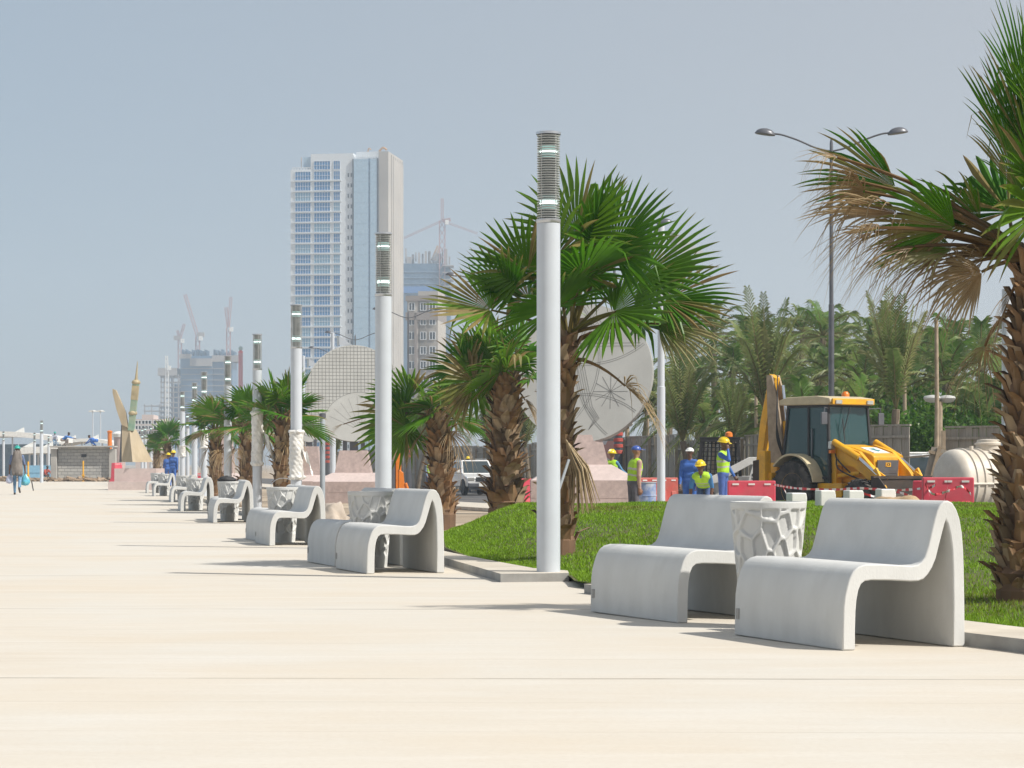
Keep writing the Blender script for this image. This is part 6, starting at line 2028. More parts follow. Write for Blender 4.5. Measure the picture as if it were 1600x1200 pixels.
b = MB(); b.box((A3(655, 0).x, -1.3, A3(0, 453).z), (26.4, 0.4, 3.2)); b.build('blue_cloth', mat('blue_cloth', (0.05, 0.16, 0.4), 0.8), root)


def lattice(b, p0, p1, w_, n):
    p0, p1 = Vector(p0), Vector(p1)
    d = (p1 - p0).normalized()
    x = d.cross(Vector((0, 1, 0))).normalized() * w_ / 2
    y = Vector((0, w_ / 2, 0))
    t = w_ * 0.16
    cs = [x + y, x - y, -x - y, -x + y]
    for c in cs: b.bar(p0 + c, p1 + c, t, t)
    for k in range(n):
        a, c = p0.lerp(p1, k / n), p0.lerp(p1, (k + 1) / n)
        for q in range(4):
            b.bar(a + cs[q], c + cs[(q + 1) % 4], t * 0.7, t * 0.7)


def crane(px, pyb, pyt, Y, jib, lab, m='crane_red_hazed', w_=1.6, counter=None):
    p = F / Y
    root = empty('tower_crane', (atx(px, Y), Y, gr(Y)), 0, lab, 'crane', 'tower cranes')
    zt_ = EYE - (pyt - HOR) / p - gr(Y)
    b = MB(); lattice(b, (0, 0, 0), (0, 0, zt_), w_, max(6, int(zt_ / 4))); b.build('mast', M[m], root)
    b = MB(); b.box((w_ * 0.9, -w_, zt_ - 1), (1.8, 1.6, 2.2)); b.build('cab', M['plate_white'], root)
    b = MB()
    for (dx, dz, ww) in jib:
        lattice(b, (0, 0, zt_), (dx / p, 0, zt_ + dz / p), w_ * ww, 14)
    b.build('jib', M[m], root)
    if counter:
        b = MB(); b.box((counter[0] / p, 0, zt_ + counter[1] / p), (3.5, 2, 2.4)); b.bar((0, 0, zt_), (counter[0] / p, 0, zt_ + counter[1] / p), 0.8, 0.8); b.build('counterweight', M['bld_concrete'], root)
    return root


crane(691, 450, 345, 1150, [(0, 35, 0.45), (-60, -27, 0.3), (55, -20, 0.28), (13, 2, 0.5)], 'ochre tower crane beside the netted tower', 'crane_red_hazed', 2.7)
crane(676, 430, 408, 1160, [(10, 23, 1.0)], 'small luffing crane on top of the netted tower', 'crane_yellow_hazed', 1.8)
crane(309, 560, 526, 1210, [(-20, 66, 0.7)], 'tall luffing crane with raised jib above the far building site', 'crane_red_hazed', 2.0, (5, 3))
crane(281, 570, 530, 1230, [(7, 24, 0.6), (-4, 14, 0.6)], 'short jib crane left of the tall luffing crane', 'crane_red_hazed', 1.8, (-4, 2))
crane(357, 560, 512, 1190, [(-4, 32, 0.7), (4, 48, 0.6)], 'slim crane with two raised jibs right of the far building site', 'crane_red_hazed', 1.9)
crane(261, 590, 572, 1180, [(-1, 16, 0.8)], 'little pale crane on the lower roof of the far building site', 'plate_white', 1.5)

# beige apartment building behind the leaning palm
Y = 520
p4 = F / Y
A4 = lambda px, py: ((px - 660) / p4, EYE - (py - HOR) / p4 - gr(Y))
root = empty('apartment_building', (atx(660, Y), Y, gr(Y)), R(-6), 'beige apartment building with brown bands right of the tall tower', 'building')
b = MB(); b.box((0, 7, A4(0, 468)[1] / 2), (6.9, 14, A4(0, 468)[1])); b.box((1.3, 6, A4(0, 455)[1] / 2), (4.5, 12, A4(0, 455)[1])); b.build('wall', M['bld_beige'], root)
b = MB()
for y0, y1 in ((462, 470), (488, 500)):
    b = MB(); b.box((-0.1, 6.9, (A4(0, y0)[1] + A4(0, y1)[1]) / 2), (7.4, 14.6, A4(0, y0)[1] - A4(0, y1)[1])); b.build('band', M['bld_brownband'], root)
b = MB(); b.box((-1.5, 0.4, A4(0, 560)[1] * 0.8), (0.6, 1.6, A4(0, 500)[1] * 0.9)); b.build('fin', M['bld_brownband'], root)
wa = rect_mesh('window', 1.3, 1.7, 2, 1, M['bld_window_dark'], M['bld_white'], 0.12)
for k in range(8):
    for dx in (-2.4, 0.2, 2.3):
        inst(wa, 'window', root, (dx, -0.06, A4(0, 479)[1] - 3.3 * k))

# far building site: frame, glazed slabs, roof clutter
Y = 1200
p5 = F / Y
A5 = lambda px, py: ((px - 300) / p5, EYE - (py - HOR) / p5 - gr(Y))
root = empty('far_building_site', (atx(300, Y), Y, gr(Y)), 0, 'hazy unfinished concrete buildings left of the tall tower', 'building')


def blk(b, x0, x1, y0, y1, d0, d1):
    (xa, za), (xb, zb_) = A5(x0, y0), A5(x1, y1)
    b.box(((xa + xb) / 2, (d0 + d1) / 2, (za + zb_) / 2), (xb - xa, d1 - d0, za - zb_))


b = MB()
for k in range(10): blk(b, 250, 282, 588 + 8 * k, 589.6 + 8 * k, 0, 14)
for x in (251, 256, 263, 270, 278): blk(b, x, x + 1.6, 585, 680, 0, 1)
for x in (251, 263, 278): blk(b, x, x + 2, 585, 680, 10, 12)
for k in range(6): blk(b, 228, 268, 634 + 8 * k, 635.5 + 8 * k, -8, 0)
for x in (229, 240, 252): blk(b, x, x + 1.3, 632, 690, -8, -7)
blk(b, 247, 276, 575, 587, -1, 15)
blk(b, 280, 298, 553, 560, 1, 20); blk(b, 331, 372, 555, 565, 1, 20)
blk(b, 297, 331, 560, 572, -1, 18)
b.build('concrete_frame', M['bld_concrete'], root)
b = MB(); blk(b, 281, 331, 556, 700, 2, 26); blk(b, 331, 362, 555, 700, 3, 26); blk(b, 268, 282, 600, 700, 3, 20); b.build('glazed_slab', mat('hazy_blue_glass', (0.08, 0.17, 0.28), 0.3, var=0.1, scale=0.1), root)
b = MB()
for k in range(10): blk(b, 283, 362, 575 + 9 * k, 576 + 9 * k, 1.4, 2.6)
b.build('floor_line', M['bld_concrete'], root)
b = MB()
for k in range(26):
    x = 282 + k * 3.3 + rr.uniform(-1, 1)
    if 322 < x < 330: continue
    blk(b, x, x + rr.uniform(0.8, 2.6), 545 + rr.uniform(0, 5), 556, 4, 12)
b.build('roof_props', M['bld_net'], root)

# white apartment block beside the boat prow, red column with a globe
Y = 330
p6 = F / Y
root = empty('apartment_building', (atx(232, Y), Y, gr(Y)), R(4), 'pale pink low apartment block right of the boat prow', 'building')
A6 = lambda px, py: ((px - 232) / p6, EYE - (py - HOR) / p6 - gr(Y))
b = MB()
for x0, x1, yt_ in ((212, 226, 655), (222, 240, 648), (238, 258, 655)):
    (xa, za), (xb, _) = A6(x0, yt_), A6(x1, yt_)
    b.box(((xa + xb) / 2, 4, za / 2), (xb - xa, 8 + (xb - xa) * 0.3, za))
b.build('wall', mat('pale_pink_render', (0.55, 0.47, 0.44), 0.8, var=0.06, scale=0.3), root)
wa2 = rect_mesh('window', 0.42, 0.5, 1, 1, M['bld_window_dark'], M['bld_white'], 0.07)
for r_ in range(5):
    for px in (215, 219, 225, 230, 235, 243, 248, 253):
        inst(wa2, 'window', root, (A6(px, 0)[0], -0.95 if 222 < px < 240 else -0.92, A6(0, 660)[1] - 0.75 * r_))
Y = 780
p7 = F / Y
root = empty('globe_column', (atx(376, Y), Y, gr(Y)), 0, 'red striped column with a glass globe on top, above the fan palms', 'column')
h = EYE - (549 - HOR) / p7 - gr(Y)
b = MB(); b.lathe([(0.75, 0), (0.62, h - 0.6)], 20)
for k in range(8):
    a = 2 * PI * k / 8
    b.bar((0.7 * math.cos(a), 0.7 * math.sin(a), 1), (0.66 * math.cos(a), 0.66 * math.sin(a), h - 0.7), 0.14, 0.14)
b.build('shaft', mat('column_red', (0.55, 0.15, 0.14), 0.6), root, smooth=30)
b = MB(); b.lathe([(0.62, h - 0.6), (0.8, h - 0.5), (0.8, h - 0.2), (0.6, h + 0.15), (0.3, h + 0.45)], 20); b.build('capital', mat('column_red_cap', (0.7, 0.09, 0.06), 0.5), root, smooth=30)
b = MB(); b.ellipsoid((0, 0, h + 1.0), (0.75, 0.75, 0.75), n=18, m=12); b.build('globe', glass_mat('globe_glass', (0.3, 0.42, 0.38), 0.1), root, smooth=180)

# ------------------------------------------------------------------ left distance: white canopies, block wall, rubble, posts
def canopy(px0, px1, pym, Y, lab, sag=10, thick=9):
    p = F / Y
    root = empty('canopy_hall', (atx((px0 + px1) / 2, Y), Y, gr(Y)), 0, lab, 'canopy', 'white canopy halls in the distance')
    w2 = (px1 - px0) / 2 / p
    b = MB()
    N = 20
    z = lambda t, o: EYE - (pym + sag * t * t - HOR) / p - gr(Y) + o
    dpt = 9
    for k in range(N):
        t0, t1 = -1 + 2 * k / N, -1 + 2 * (k + 1) / N
        b.hexa([(t0 * w2, 0, z(t0, 0)), (t1 * w2, 0, z(t1, 0)), (t1 * w2, dpt, z(t1, 0)), (t0 * w2, dpt, z(t0, 0)),
                (t0 * w2, 0, z(t0, thick / p)), (t1 * w2, 0, z(t1, thick / p)), (t1 * w2, dpt, z(t1, thick / p)), (t0 * w2, dpt, z(t0, thick / p))])
    b.build('roof', M['plate_white'], root)
    b = MB()
    for k in range(6):
        t = -0.95 + 1.9 * k / 5
        b.tube([(t * w2, 0.8, 0), (t * w2, 0.8, z(t, 0))], 0.09, 8)
    b.build('column', M['pole'], root)
    b = MB()
    for k in range(5):
        t0, t1 = -0.95 + 1.9 * k / 5, -0.95 + 1.9 * (k + 1) / 5
        b.box(((t0 + t1) / 2 * w2, 4, z(0.8, 0) * 0.47), ((t1 - t0) * w2 - 0.15, 0.1, z(0.8, 0) * 0.86))
    b.build('glazing', M['bld_curtain_dark'], root)
    b = MB()
    for t in (-0.5, 0.35):
        b.prism([(t * w2 - 0.9, z(t, thick / p)), (t * w2 + 0.25, z(t, thick / p)), (t * w2 + 0.2, z(t, thick / p) + 0.55)], lambda u, v, d: (u, d, v), 1, 1.15)
    b.build('roof_fin', M['plate_white'], root)
    return root


canopy(-90, 90, 682, 260, 'long white canopy hall with glass front at the far left', 9, 8)
canopy(92, 176, 690, 280, 'lower white canopy hall behind the block wall', 6, 5)
canopy(28, 100, 708, 225, 'low white pavilion roof behind the walking man', 2, 10)

for px, Y, lab in ((145, 420, 'left of two tall floodlight masts beyond the block wall'), (157, 428, 'right of two tall floodlight masts beyond the block wall')):
    root = empty('floodlight_mast', (atx(px, Y), Y, gr(Y)), 0, lab, 'light mast', 'floodlight masts')
    h = EYE - (641 - HOR) / (F / Y) - gr(Y)
    b = MB(); b.tube([(0, 0, 0), (0, 0, h)], [0.14, 0.09], 8); b.build('pole', M['pole'], root)
    b = MB(); b.lathe([(0.55, h - 0.1), (0.55, h)], 12)
    for k in range(6):
        a = 2 * PI * k / 6
        b.box((0.6 * math.cos(a), 0.6 * math.sin(a), h - 0.2), (0.3, 0.3, 0.2))
    b.build('lamp_ring', M['plate_white'], root)

# block wall
m, n, p, L = new_mat('grey_block_masonry')
tc = n.nodes.new('ShaderNodeTexCoord')
sp = n.nodes.new('ShaderNodeSeparateXYZ'); L.new(tc.outputs['Object'], sp.inputs[0])
cb = n.nodes.new('ShaderNodeCombineXYZ'); L.new(sp.outputs[0], cb.inputs[0]); L.new(sp.outputs[2], cb.inputs[1])
br = n.nodes.new('ShaderNodeTexBrick')
br.inputs['Scale'].default_value = 1.0
br.inputs['Brick Width'].default_value, br.inputs['Row Height'].default_value, br.inputs['Mortar Size'].default_value = 0.42, 0.21, 0.014
br.inputs['Color1'].default_value, br.inputs['Color2'].default_value, br.inputs['Mortar'].default_value = (0.47, 0.46, 0.43, 1), (0.36, 0.355, 0.34, 1), (0.23, 0.225, 0.215, 1)
L.new(cb.outputs[0], br.inputs['Vector']); L.new(br.outputs[0], p.inputs['Base Color'])
bu = n.nodes.new('ShaderNodeBump'); bu.inputs['Distance'].default_value = 0.02; bu.invert = True
L.new(br.outputs[1], bu.inputs['Height']); L.new(bu.outputs[0], p.inputs['Normal']); p.inputs['Roughness'].default_value = 0.9
M['blocks'] = m
M['pillar'] = mat('cast_pillar', (0.40, 0.385, 0.355), 0.85, var=0.1, scale=2)
Y = 152
p8 = F / Y
root = empty('block_wall', (atx(129, Y), Y, 0), 0, 'grey concrete block wall with pale end pillars under construction', 'wall')
wz = EYE - (699 - HOR) / p8
A8 = lambda px: (px - 129) / p8
b = MB(); b.box((0, 0.5, wz / 2), (A8(169) - A8(89), 0.3, wz)); b.build('masonry', M['blocks'], root)
for a, c in ((78.5, 88), (169.5, 180)):
    b = MB(); b.box(((A8(a) + A8(c)) / 2, 0.35, (wz - 0.1) / 2), (A8(c) - A8(a), 0.5, wz - 0.1)); b.build('pillar', M['pillar'], root, bevel=0.02)
b = MB(); b.box((0, 0.45, wz + 0.05), (A8(180) - A8(78), 1.2, 0.1)); b.build('cap_beam', M['pillar'], root, bevel=0.02)
b = MB(); b.box((A8(129.5), 0.32, EYE - (712 - HOR) / p8), (0.32, 0.08, 0.2)); b.build('vent_hole', M['dark'], root)
for px, py, Yp, lab in ((44, 721, 148, 'yellow post beside the walking man'), (130, 720, 150, 'yellow post in the middle of the block wall')):
    h = EYE - (py - HOR) / (F / Yp)
    b = MB(); b.tube([(0, 0, -0.1), (0, 0, h)], 0.055, 10); b.lathe([(0.14, 0), (0.14, 0.05), (0.06, 0.07)], 12); b.box((0, 0, h * 0.3), (0.16, 0.16, 0.12))
    tag(b.build('yellow_post', M['yellow_paint'], None, smooth=40, loc=(atx(px, Yp), Yp, 0.0)), lab, 'post', 'yellow posts')
b = MB()
rr = random.Random(12)
for k in range(220):
    px = rr.uniform(-20, 178)
    Yp = rr.uniform(149.5, 151.6) if 78 < px else rr.uniform(148, 156)
    s = rr.uniform(0.05, 0.22)
    b.box((atx(px, Yp), Yp, s * 0.3 + rr.uniform(0, 0.12)), (s * rr.uniform(1, 6), s, s * 0.7), M=Euler((rr.uniform(-.5, .5), rr.uniform(-.3, .3), rr.uniform(0, 3))).to_matrix())
tag(b.build('rubble', mat('brown_rubble', (0.30, 0.22, 0.15), 0.9, var=0.5, scale=1.2)), 'brown strip of timber offcuts and rubble along the block wall foot', 'rubble', kind='stuff')
# clutter left of the wall: blue sheet fence, heap with a net, orange cones / pillars behind the boat
b = MB(); b.box((0, 0, 0.75), (2.4, 0.05, 0.5)); b.box((0, 0.03, 0.35), (2.2, 0.05, 0.4))
tag(b.build('blue_sheet_fence', mat('light_blue_sheet', (0.22, 0.42, 0.58), 0.6), None, loc=(atx(58, 158), 158, 0.05)), 'light blue sheet fence between the small lamp posts', 'fence')
for px, pt, Yp, w_, lab in ((171.5, 676, 170, 0.16, 'orange pipe standing left of the boat prow'), (187, 683, 240, 0.6, 'small pink and white striped tower behind the boat prow')):
    h = EYE - (pt - HOR) / (F / Yp)
    root = empty('striped_pillar', (atx(px, Yp), Yp, 0), 0, lab, 'pillar')
    b = MB(); b.tube([(0, 0, 0), (0, 0, h)], w_, 12); b.build('shaft', M['orange_paint'] if px < 180 else M['pink_granite'], root, smooth=40)
    b = MB(); b.lathe([(w_ * 1.2, h), (w_ * 1.3, h + w_ * 0.6), (w_ * 0.6, h + w_)], 14); b.build('top', M['plate_white'] if px > 180 else M['orange_paint'], root, smooth=40)
barrier(atx(182.5, 130), 130, 0, R(80), 1.2, 1.2, 'red_plastic', 'small red barrier seen between the block wall and the pink pedestal')
barrier(atx(312, 105), 105, -0.2, R(0), 0.7, 0.9, 'red_plastic', 'red and white barrier behind the sixth lamp post')
for px, Yp, lab in ((140, 90, 'thin dark pipe lying on the promenade'),)[:0]:
    pass
# ------------------------------------------------------------------ people
SKIN = {'dark': (0.13, 0.065, 0.04), 'mid': (0.28, 0.15, 0.09), 'pale': (0.42, 0.27, 0.2)}


def capsule(p0, p1, r0, r1, n=14):
    b = MB()
    p0, p1 = Vector(p0), Vector(p1)
    d = p1 - p0
    L_ = max(d.length, 1e-4)
    q = d.to_track_quat('Z', 'Y').to_matrix() if d.length > 1e-5 else Matrix.Identity(3)
    prof = [(max(1e-3, r0 * math.cos(R(a))), r0 * math.sin(R(a))) for a in range(-90, 1, 18)] + [(max(1e-3, r1 * math.cos(R(a))), L_ + r1 * math.sin(R(a))) for a in range(0, 91, 18)]
    b.lathe(prof, n, 0, p0, q)
    return b


def fused(caps, mats, labels, name, parent, voxel=0.014, smooth_it=4, extra=None):
    """one continuous surface grown around tapered bones; each face takes the cloth of its nearest bone"""
    b = MB()
    for c in caps:
        k = capsule(*c[:4]); b.add(k.v, k.f)
    tmp = b.build('tmp_body', [mats[0]])
    md = tmp.modifiers.new('r', 'REMESH'); md.mode = 'VOXEL'; md.voxel_size = voxel
    sm_ = tmp.modifiers.new('s', 'SMOOTH'); sm_.iterations = smooth_it; sm_.factor = 0.5
    dg = bpy.context.evaluated_depsgraph_get(); dg.update()
    me = bpy.data.meshes.new_from_object(tmp.evaluated_get(dg))
    bpy.data.objects.remove(tmp)
    n = len(me.polygons)
    C = np.zeros(n * 3); me.polygons.foreach_get('center', C); C = C.reshape(-1, 3)
    best = np.full(n, 1e9); lab = np.zeros(n, dtype=np.int32)
    for (p0, p1, r0, r1), li in zip([c[:4] for c in caps], labels):
        a, c = np.array(p0), np.array(p1)
        d = c - a; l2 = max(d @ d, 1e-9)
        t = np.clip(((C - a) @ d) / l2, 0, 1)
        dist = np.linalg.norm(C - a - t[:, None] * d, axis=1) - (r0 + (r1 - r0) * t)
        m_ = dist < best
        best[m_] = dist[m_]; lab[m_] = li
    me.materials.clear()
    for m in mats: me.materials.append(m)
    me.polygons.foreach_set('material_index', lab)
    me.polygons.foreach_set('use_smooth', [True] * n)
    if extra is not None:                          # fingers, lips and such, joined into the same mesh
        bm = bmesh.new(); bm.from_mesh(me)
        for cap, mi in extra:
            k = capsule(*cap, n=7)
            vs_ = [bm.verts.new(v) for v in k.v]
            for f in k.f:
                try:
                    fc = bm.faces.new([vs_[i] for i in f]); fc.material_index = mi; fc.smooth = True
                except ValueError: pass
        bm.to_mesh(me); bm.free()
    me.name = name
    o = bpy.data.objects.new(name, me); COL.objects.link(o); o.parent = parent
    return o


CM = {}


def cmat(c, rough=0.85):
    k = tuple(round(x, 3) for x in c)
    if k not in CM: CM[k] = mat('cloth_%d' % len(CM), c, rough, var=0.22, scale=7, bump=0.35, bscale=22, dirt=tuple(x * 0.75 + 0.05 for x in c), dscale=4, damt=0.5)
    return CM[k]


def person(loc, rz, label, group=None, h=1.72, lean=0, head=(0, 0), arms=((0, 10, 5), (0, 10, 5)), legs=((0, 0), (0, 0)), shirt=(0.1, 0.2, 0.5), sleeves=None, forearm=None, pants=(0.06, 0.1, 0.25),
           skin='mid', helmet=None, cap=None, vest=None, long_sleeve=True, shoe=(0.03, 0.03, 0.03), twist=0, wide=1.0):
    """faces local +Y. arms: (forward swing, elbow bend, spread) left/right in degrees; legs: (hip swing, knee bend)"""
    k = h / 1.75
    root = empty('person', loc, R(rz), label, 'person', group)
    th, sh = 0.43 * k, 0.43 * k
    caps, labs = [], []
    SK, SHIRT, SLV, PANT, SHOE, DARKM = 0, 1, 2, 3, 4, 5
    mats = [mat('skin_' + skin, SKIN[skin], 0.55, var=0.08, scale=6), cmat(shirt), cmat(sleeves or shirt), cmat(pants), cmat(shoe), M['dark']]

    def add(p0, p1, r0, r1, l): caps.append((tuple(p0), tuple(p1), r0 * k, r1 * k)); labs.append(l)
    pel = Vector((0, 0, 0))
    feet, legpts = [], []
    for s, (ha, kb) in zip((-1, 1), legs):
        ha, kb = R(ha), R(kb)
        hip = pel + Vector((s * 0.095 * k, 0, -0.02))
        kn = hip + Vector((s * 0.015, math.sin(ha), -math.cos(ha))) * th
        an = kn + Vector((0, math.sin(ha - kb), -math.cos(ha - kb))) * sh
        fd = Vector((s * 0.12, math.cos(ha - kb) * 0.98, math.sin(ha - kb) * 0.9)).normalized() if kb > R(15) else Vector((s * 0.12, 1, -0.05)).normalized()
        legpts.append((hip, kn, an, fd)); feet.append(an.z)
    off = Vector((0, 0, 0.075 * k - min(feet)))
    pel = pel + off
    legpts = [(a + off, b_ + off, c + off, d) for a, b_, c, d in legpts]
    for s, (hip, kn, an, fd) in zip((-1, 1), legpts):
        add(hip, kn, 0.092, 0.064, PANT); add(kn, an, 0.063, 0.045, PANT); add(kn + Vector((0, -0.02, -0.1 * k)), kn + Vector((0, -0.01, -0.2 * k)), 0.06, 0.052, PANT)
        heel = an + Vector((0, -0.035, -0.035)) * k
        add(heel, an + fd * 0.17 * k + Vector((0, 0, -0.04 * k)), 0.043, 0.036, SHOE)
    la = R(lean)
    sp = Vector((0, math.sin(la), math.cos(la)))
    fw = Vector((0, math.cos(la), -math.sin(la)))
    add(pel + Vector((-0.07 * k, 0, 0.03)), pel + Vector((0.07 * k, 0, 0.03)), 0.115, 0.115, PANT)
    wst = pel + sp * 0.16 * k
    add(wst + Vector((-0.06 * wide * k, 0, 0)), wst + Vector((0.06 * wide * k, 0, 0)), 0.112, 0.112, SHIRT)
    ch = pel + sp * 0.36 * k
    add(ch + Vector((-0.085 * wide * k, 0, 0)), ch + Vector((0.085 * wide * k, 0, 0)), 0.118, 0.118, SHIRT)
    nb = pel + sp * 0.50 * k
    add(nb + Vector((-0.13 * wide * k, 0, -0.02)), nb + Vector((0.13 * wide * k, 0, -0.02)), 0.068, 0.068, SHIRT)
    ht, hy = R(head[0]), R(head[1])
    hd = Vector((0, math.sin(la * 0.6 + ht * 0.5), math.cos(la * 0.6 + ht * 0.5)))
    add(nb + sp * 0.02 * k, nb + hd * 0.13 * k, 0.056, 0.052, SK)
    hc = nb + hd * 0.205 * k
    # head frame
    pit = la * 0.35 + ht
    Hm = Matrix.Rotation(-hy, 3, 'Z') @ Matrix.Rotation(-pit, 3, 'X')
    P = lambda x, y, z: hc + Hm @ Vector((x, y, z)) * k
    add(P(0, -0.02, 0.03), P(0, 0.01, 0.03), 0.088, 0.085, SK)
    add(P(0, 0.015, -0.03), P(0, 0.045, -0.075), 0.068, 0.042, SK)
    add(P(0, 0.085, 0.015), P(0, 0.108, -0.022), 0.011, 0.016, SK)
    for s in (-1, 1): add(P(s * 0.083, -0.01, 0.02), P(s * 0.086, -0.02, -0.025), 0.018, 0.012, SK)
    extra = []
    for s in (-1, 1): extra.append(((P(s * 0.034, 0.083, 0.022), P(s * 0.036, 0.084, 0.022), 0.011 * k, 0.011 * k), DARKM))
    extra.append(((P(-0.022, 0.079, -0.055), P(0.022, 0.079, -0.055), 0.008 * k, 0.008 * k), 5))
    hands = []
    for s, (sw, eb, ab) in zip((-1, 1), arms):
        sw, eb, ab = R(sw), R(eb), R(ab)
        sho = nb + Vector((s * 0.185 * wide * k, 0, 0)) - sp * 0.035 * k
        d1 = Vector((s * math.sin(ab), math.sin(sw) * math.cos(ab), -math.cos(sw) * math.cos(ab)))
        el = sho + d1 * 0.29 * k
        inward = Vector((-s * 0.35 * math.sin(min(eb, PI / 2)), 0, 0))
        d2 = (Vector((s * math.sin(ab) * 0.5, math.sin(sw + eb), -math.cos(sw + eb))) + inward).normalized()
        wr = el + d2 * 0.255 * k
        add(sho, el, 0.062, 0.047, SLV); add(el, wr, 0.045, 0.032, SLV if long_sleeve else SK)
        pm = wr + d2 * 0.085 * k
        side = d2.cross(Vector((0, 0, 1)))
        side = side.normalized() if side.length > 0.1 else Vector((0, 1, 0))
        if abs(side.y) < 0.3 and abs(d2.z) > 0.6: side = Vector((0, 1, 0))
        add(wr + d2 * 0.01 * k - side * 0.012 * k, pm - side * 0.014 * k, 0.026, 0.030, SK); add(wr + d2 * 0.01 * k + side * 0.012 * k, pm + side * 0.014 * k, 0.026, 0.030, SK)
        nrm = d2.cross(side).normalized() * (-s)
        for q in range(4):
            f0 = pm + side * (0.030 - 0.02 * q) * k + d2 * 0.01 * k
            ln = (0.068, 0.076, 0.07, 0.055)[q] * k
            f1 = f0 + (d2 * 0.9 + nrm * 0.4).normalized() * ln * 0.55; f2 = f1 + (d2 * 0.5 + nrm * 0.85).normalized() * ln * 0.5
            extra.append(((f0, f1, 0.0095 * k, 0.0088 * k), SK)); extra.append(((f1, f2, 0.0088 * k, 0.0075 * k), SK))
        t0 = wr + d2 * 0.04 * k + side * 0.03 * k
        t1 = t0 + (d2 * 0.6 + side * 0.75 + nrm * 0.2).normalized() * 0.045 * k
        extra.append(((t0, t1, 0.012 * k, 0.010 * k), SK)); extra.append(((t1, t1 + (d2 * 0.8 + nrm * 0.5).normalized() * 0.03 * k, 0.010 * k, 0.008 * k), SK))
        hands.append(pm + d2 * 0.03 * k)
    fused(caps, mats, labs, 'body', root, 0.014, 4, extra)
    Mh = Hm
    if helmet or cap:
        col = helmet or cap
        hm = mat('helmet_paint', col, 0.3, var=0.04, coat=0.3)
        b = MB()
        c = hc + Hm @ Vector((0, -0.005, 0.05)) * k
        if helmet:
            b.ellipsoid(c, (0.118 * k, 0.138 * k, 0.115 * k), n=24, m=9, z0=-0.05, M=Mh)
            b.lathe([(1.0, -0.012), (1.10, -0.010), (1.10, 0.002), (1.0, 0.012)], 24, c=c, M=Mh @ Matrix.Diagonal(Vector((0.119 * k, 0.145 * k, k))))
            for s in (-0.03, 0, 0.03): b.tube([c + Mh @ Vector((s, 0.138 * math.cos(a) * 0.98, 0.115 * math.sin(a) * 1.0 + 0.002)) * k for a in [0.3 + 0.5 * j for j in range(6)]], 0.007 * k, 5)
            pk = 0.075
        else:
            b.ellipsoid(c - Hm @ Vector((0, 0, 0.01)), (0.098 * k, 0.112 * k, 0.085 * k), n=22, m=8, z0=-0.15, M=Mh)
            pk = 0.085
        f = Mh @ Vector((0, 1, 0)); x = Mh @ Vector((1, 0, 0)); u = Mh @ Vector((0, 0, 1))
        b.add([c + x * -0.085 * k + f * 0.085 * k, c + x * 0.085 * k + f * 0.085 * k, c + x * 0.055 * k + f * (0.11 + pk) * k - u * 0.018, c - x * 0.055 * k + f * (0.11 + pk) * k - u * 0.018,
               c + x * -0.085 * k + f * 0.085 * k + u * 0.012, c + x * 0.085 * k + f * 0.085 * k + u * 0.012, c + x * 0.055 * k + f * (0.11 + pk) * k - u * 0.008, c - x * 0.055 * k + f * (0.11 + pk) * k - u * 0.008],
              [(0, 3, 2, 1), (4, 5, 6, 7), (0, 1, 5, 4), (1, 2, 6, 5), (2, 3, 7, 6), (3, 0, 4, 7)])
        b.build('helmet' if helmet else 'cap', hm, root, smooth=50)
    else:
        b = MB(); b.ellipsoid(hc + Hm @ Vector((0, -0.015, 0.035)) * k, (0.094 * k, 0.104 * k, 0.092 * k), n=20, m=8, z0=-0.1, M=Mh); b.build('hair', M['dark'], root, smooth=180)
    if vest:
        vc, vl = [], []
        g = 0.018
        for t, wdt, rr_, mi in ((0.10, 0.062, 0.122, 0), (0.16, 0.062, 0.122, 0), (0.20, 0.066, 0.1235, 1), (0.235, 0.07, 0.1245, 0), (0.29, 0.076, 0.127, 0), (0.33, 0.082, 0.1285, 1), (0.365, 0.085, 0.129, 0), (0.42, 0.09, 0.118, 0)):
            c = pel + sp * t * k
            vc.append(((c + Vector((-wdt * wide * k, 0, 0))), (c + Vector((wdt * wide * k, 0, 0))), rr_ * k, rr_ * k)); vl.append(mi)
        for s in (-1, 1):
            vc.append((nb + Vector((s * 0.07 * k, 0, -0.02)) + sp * 0.005, nb + Vector((s * 0.135 * wide * k, 0, -0.03)), 0.082 * k, 0.080 * k)); vl.append(0)
        fused([tuple(map(lambda q: tuple(q) if isinstance(q, Vector) else q, c)) for c in vc], [cmat(vest, 0.7), M['disc_stone']], vl, 'vest', root, 0.015, 3)
    return root, hands


YEL, LIME, BLU = (0.75, 0.55, 0.01), (0.42, 0.72, 0.03), (0.045, 0.13, 0.42)
g0 = 'workers on the road side of the promenade'
# local +Y is forward; rz 180 faces the camera, 0 walks away
person((atx(1130, 51), 51, -0.06), -115, 'worker in lime vest and yellow helmet holding a phone to his ear', g0, 1.70, arms=((10, 25, 8), (62, 128, 20)), shirt=BLU, vest=LIME, helmet=YEL, pants=(0.07, 0.13, 0.38), skin='dark', head=(8, 10))
person((atx(1101, 49), 49, -0.20), 165, 'worker bending forward in lime vest and yellow helmet beside the blue coverall man', g0, 1.64, lean=62, head=(-15, 8), arms=((-25, 30, 8), (-5, 20, 12)), shirt=(0.05, 0.19, 0.42), vest=LIME, helmet=YEL, skin='dark', legs=((32, 30), (24, 26)), long_sleeve=False)
person((atx(1078, 52.5), 52.5, -0.20), 160, 'worker in blue coverall and white cap standing left of the bending man', g0, 1.66, arms=((5, 12, 6), (8, 15, 6)), shirt=BLU, pants=BLU, cap=(0.72, 0.72, 0.7), skin='dark')
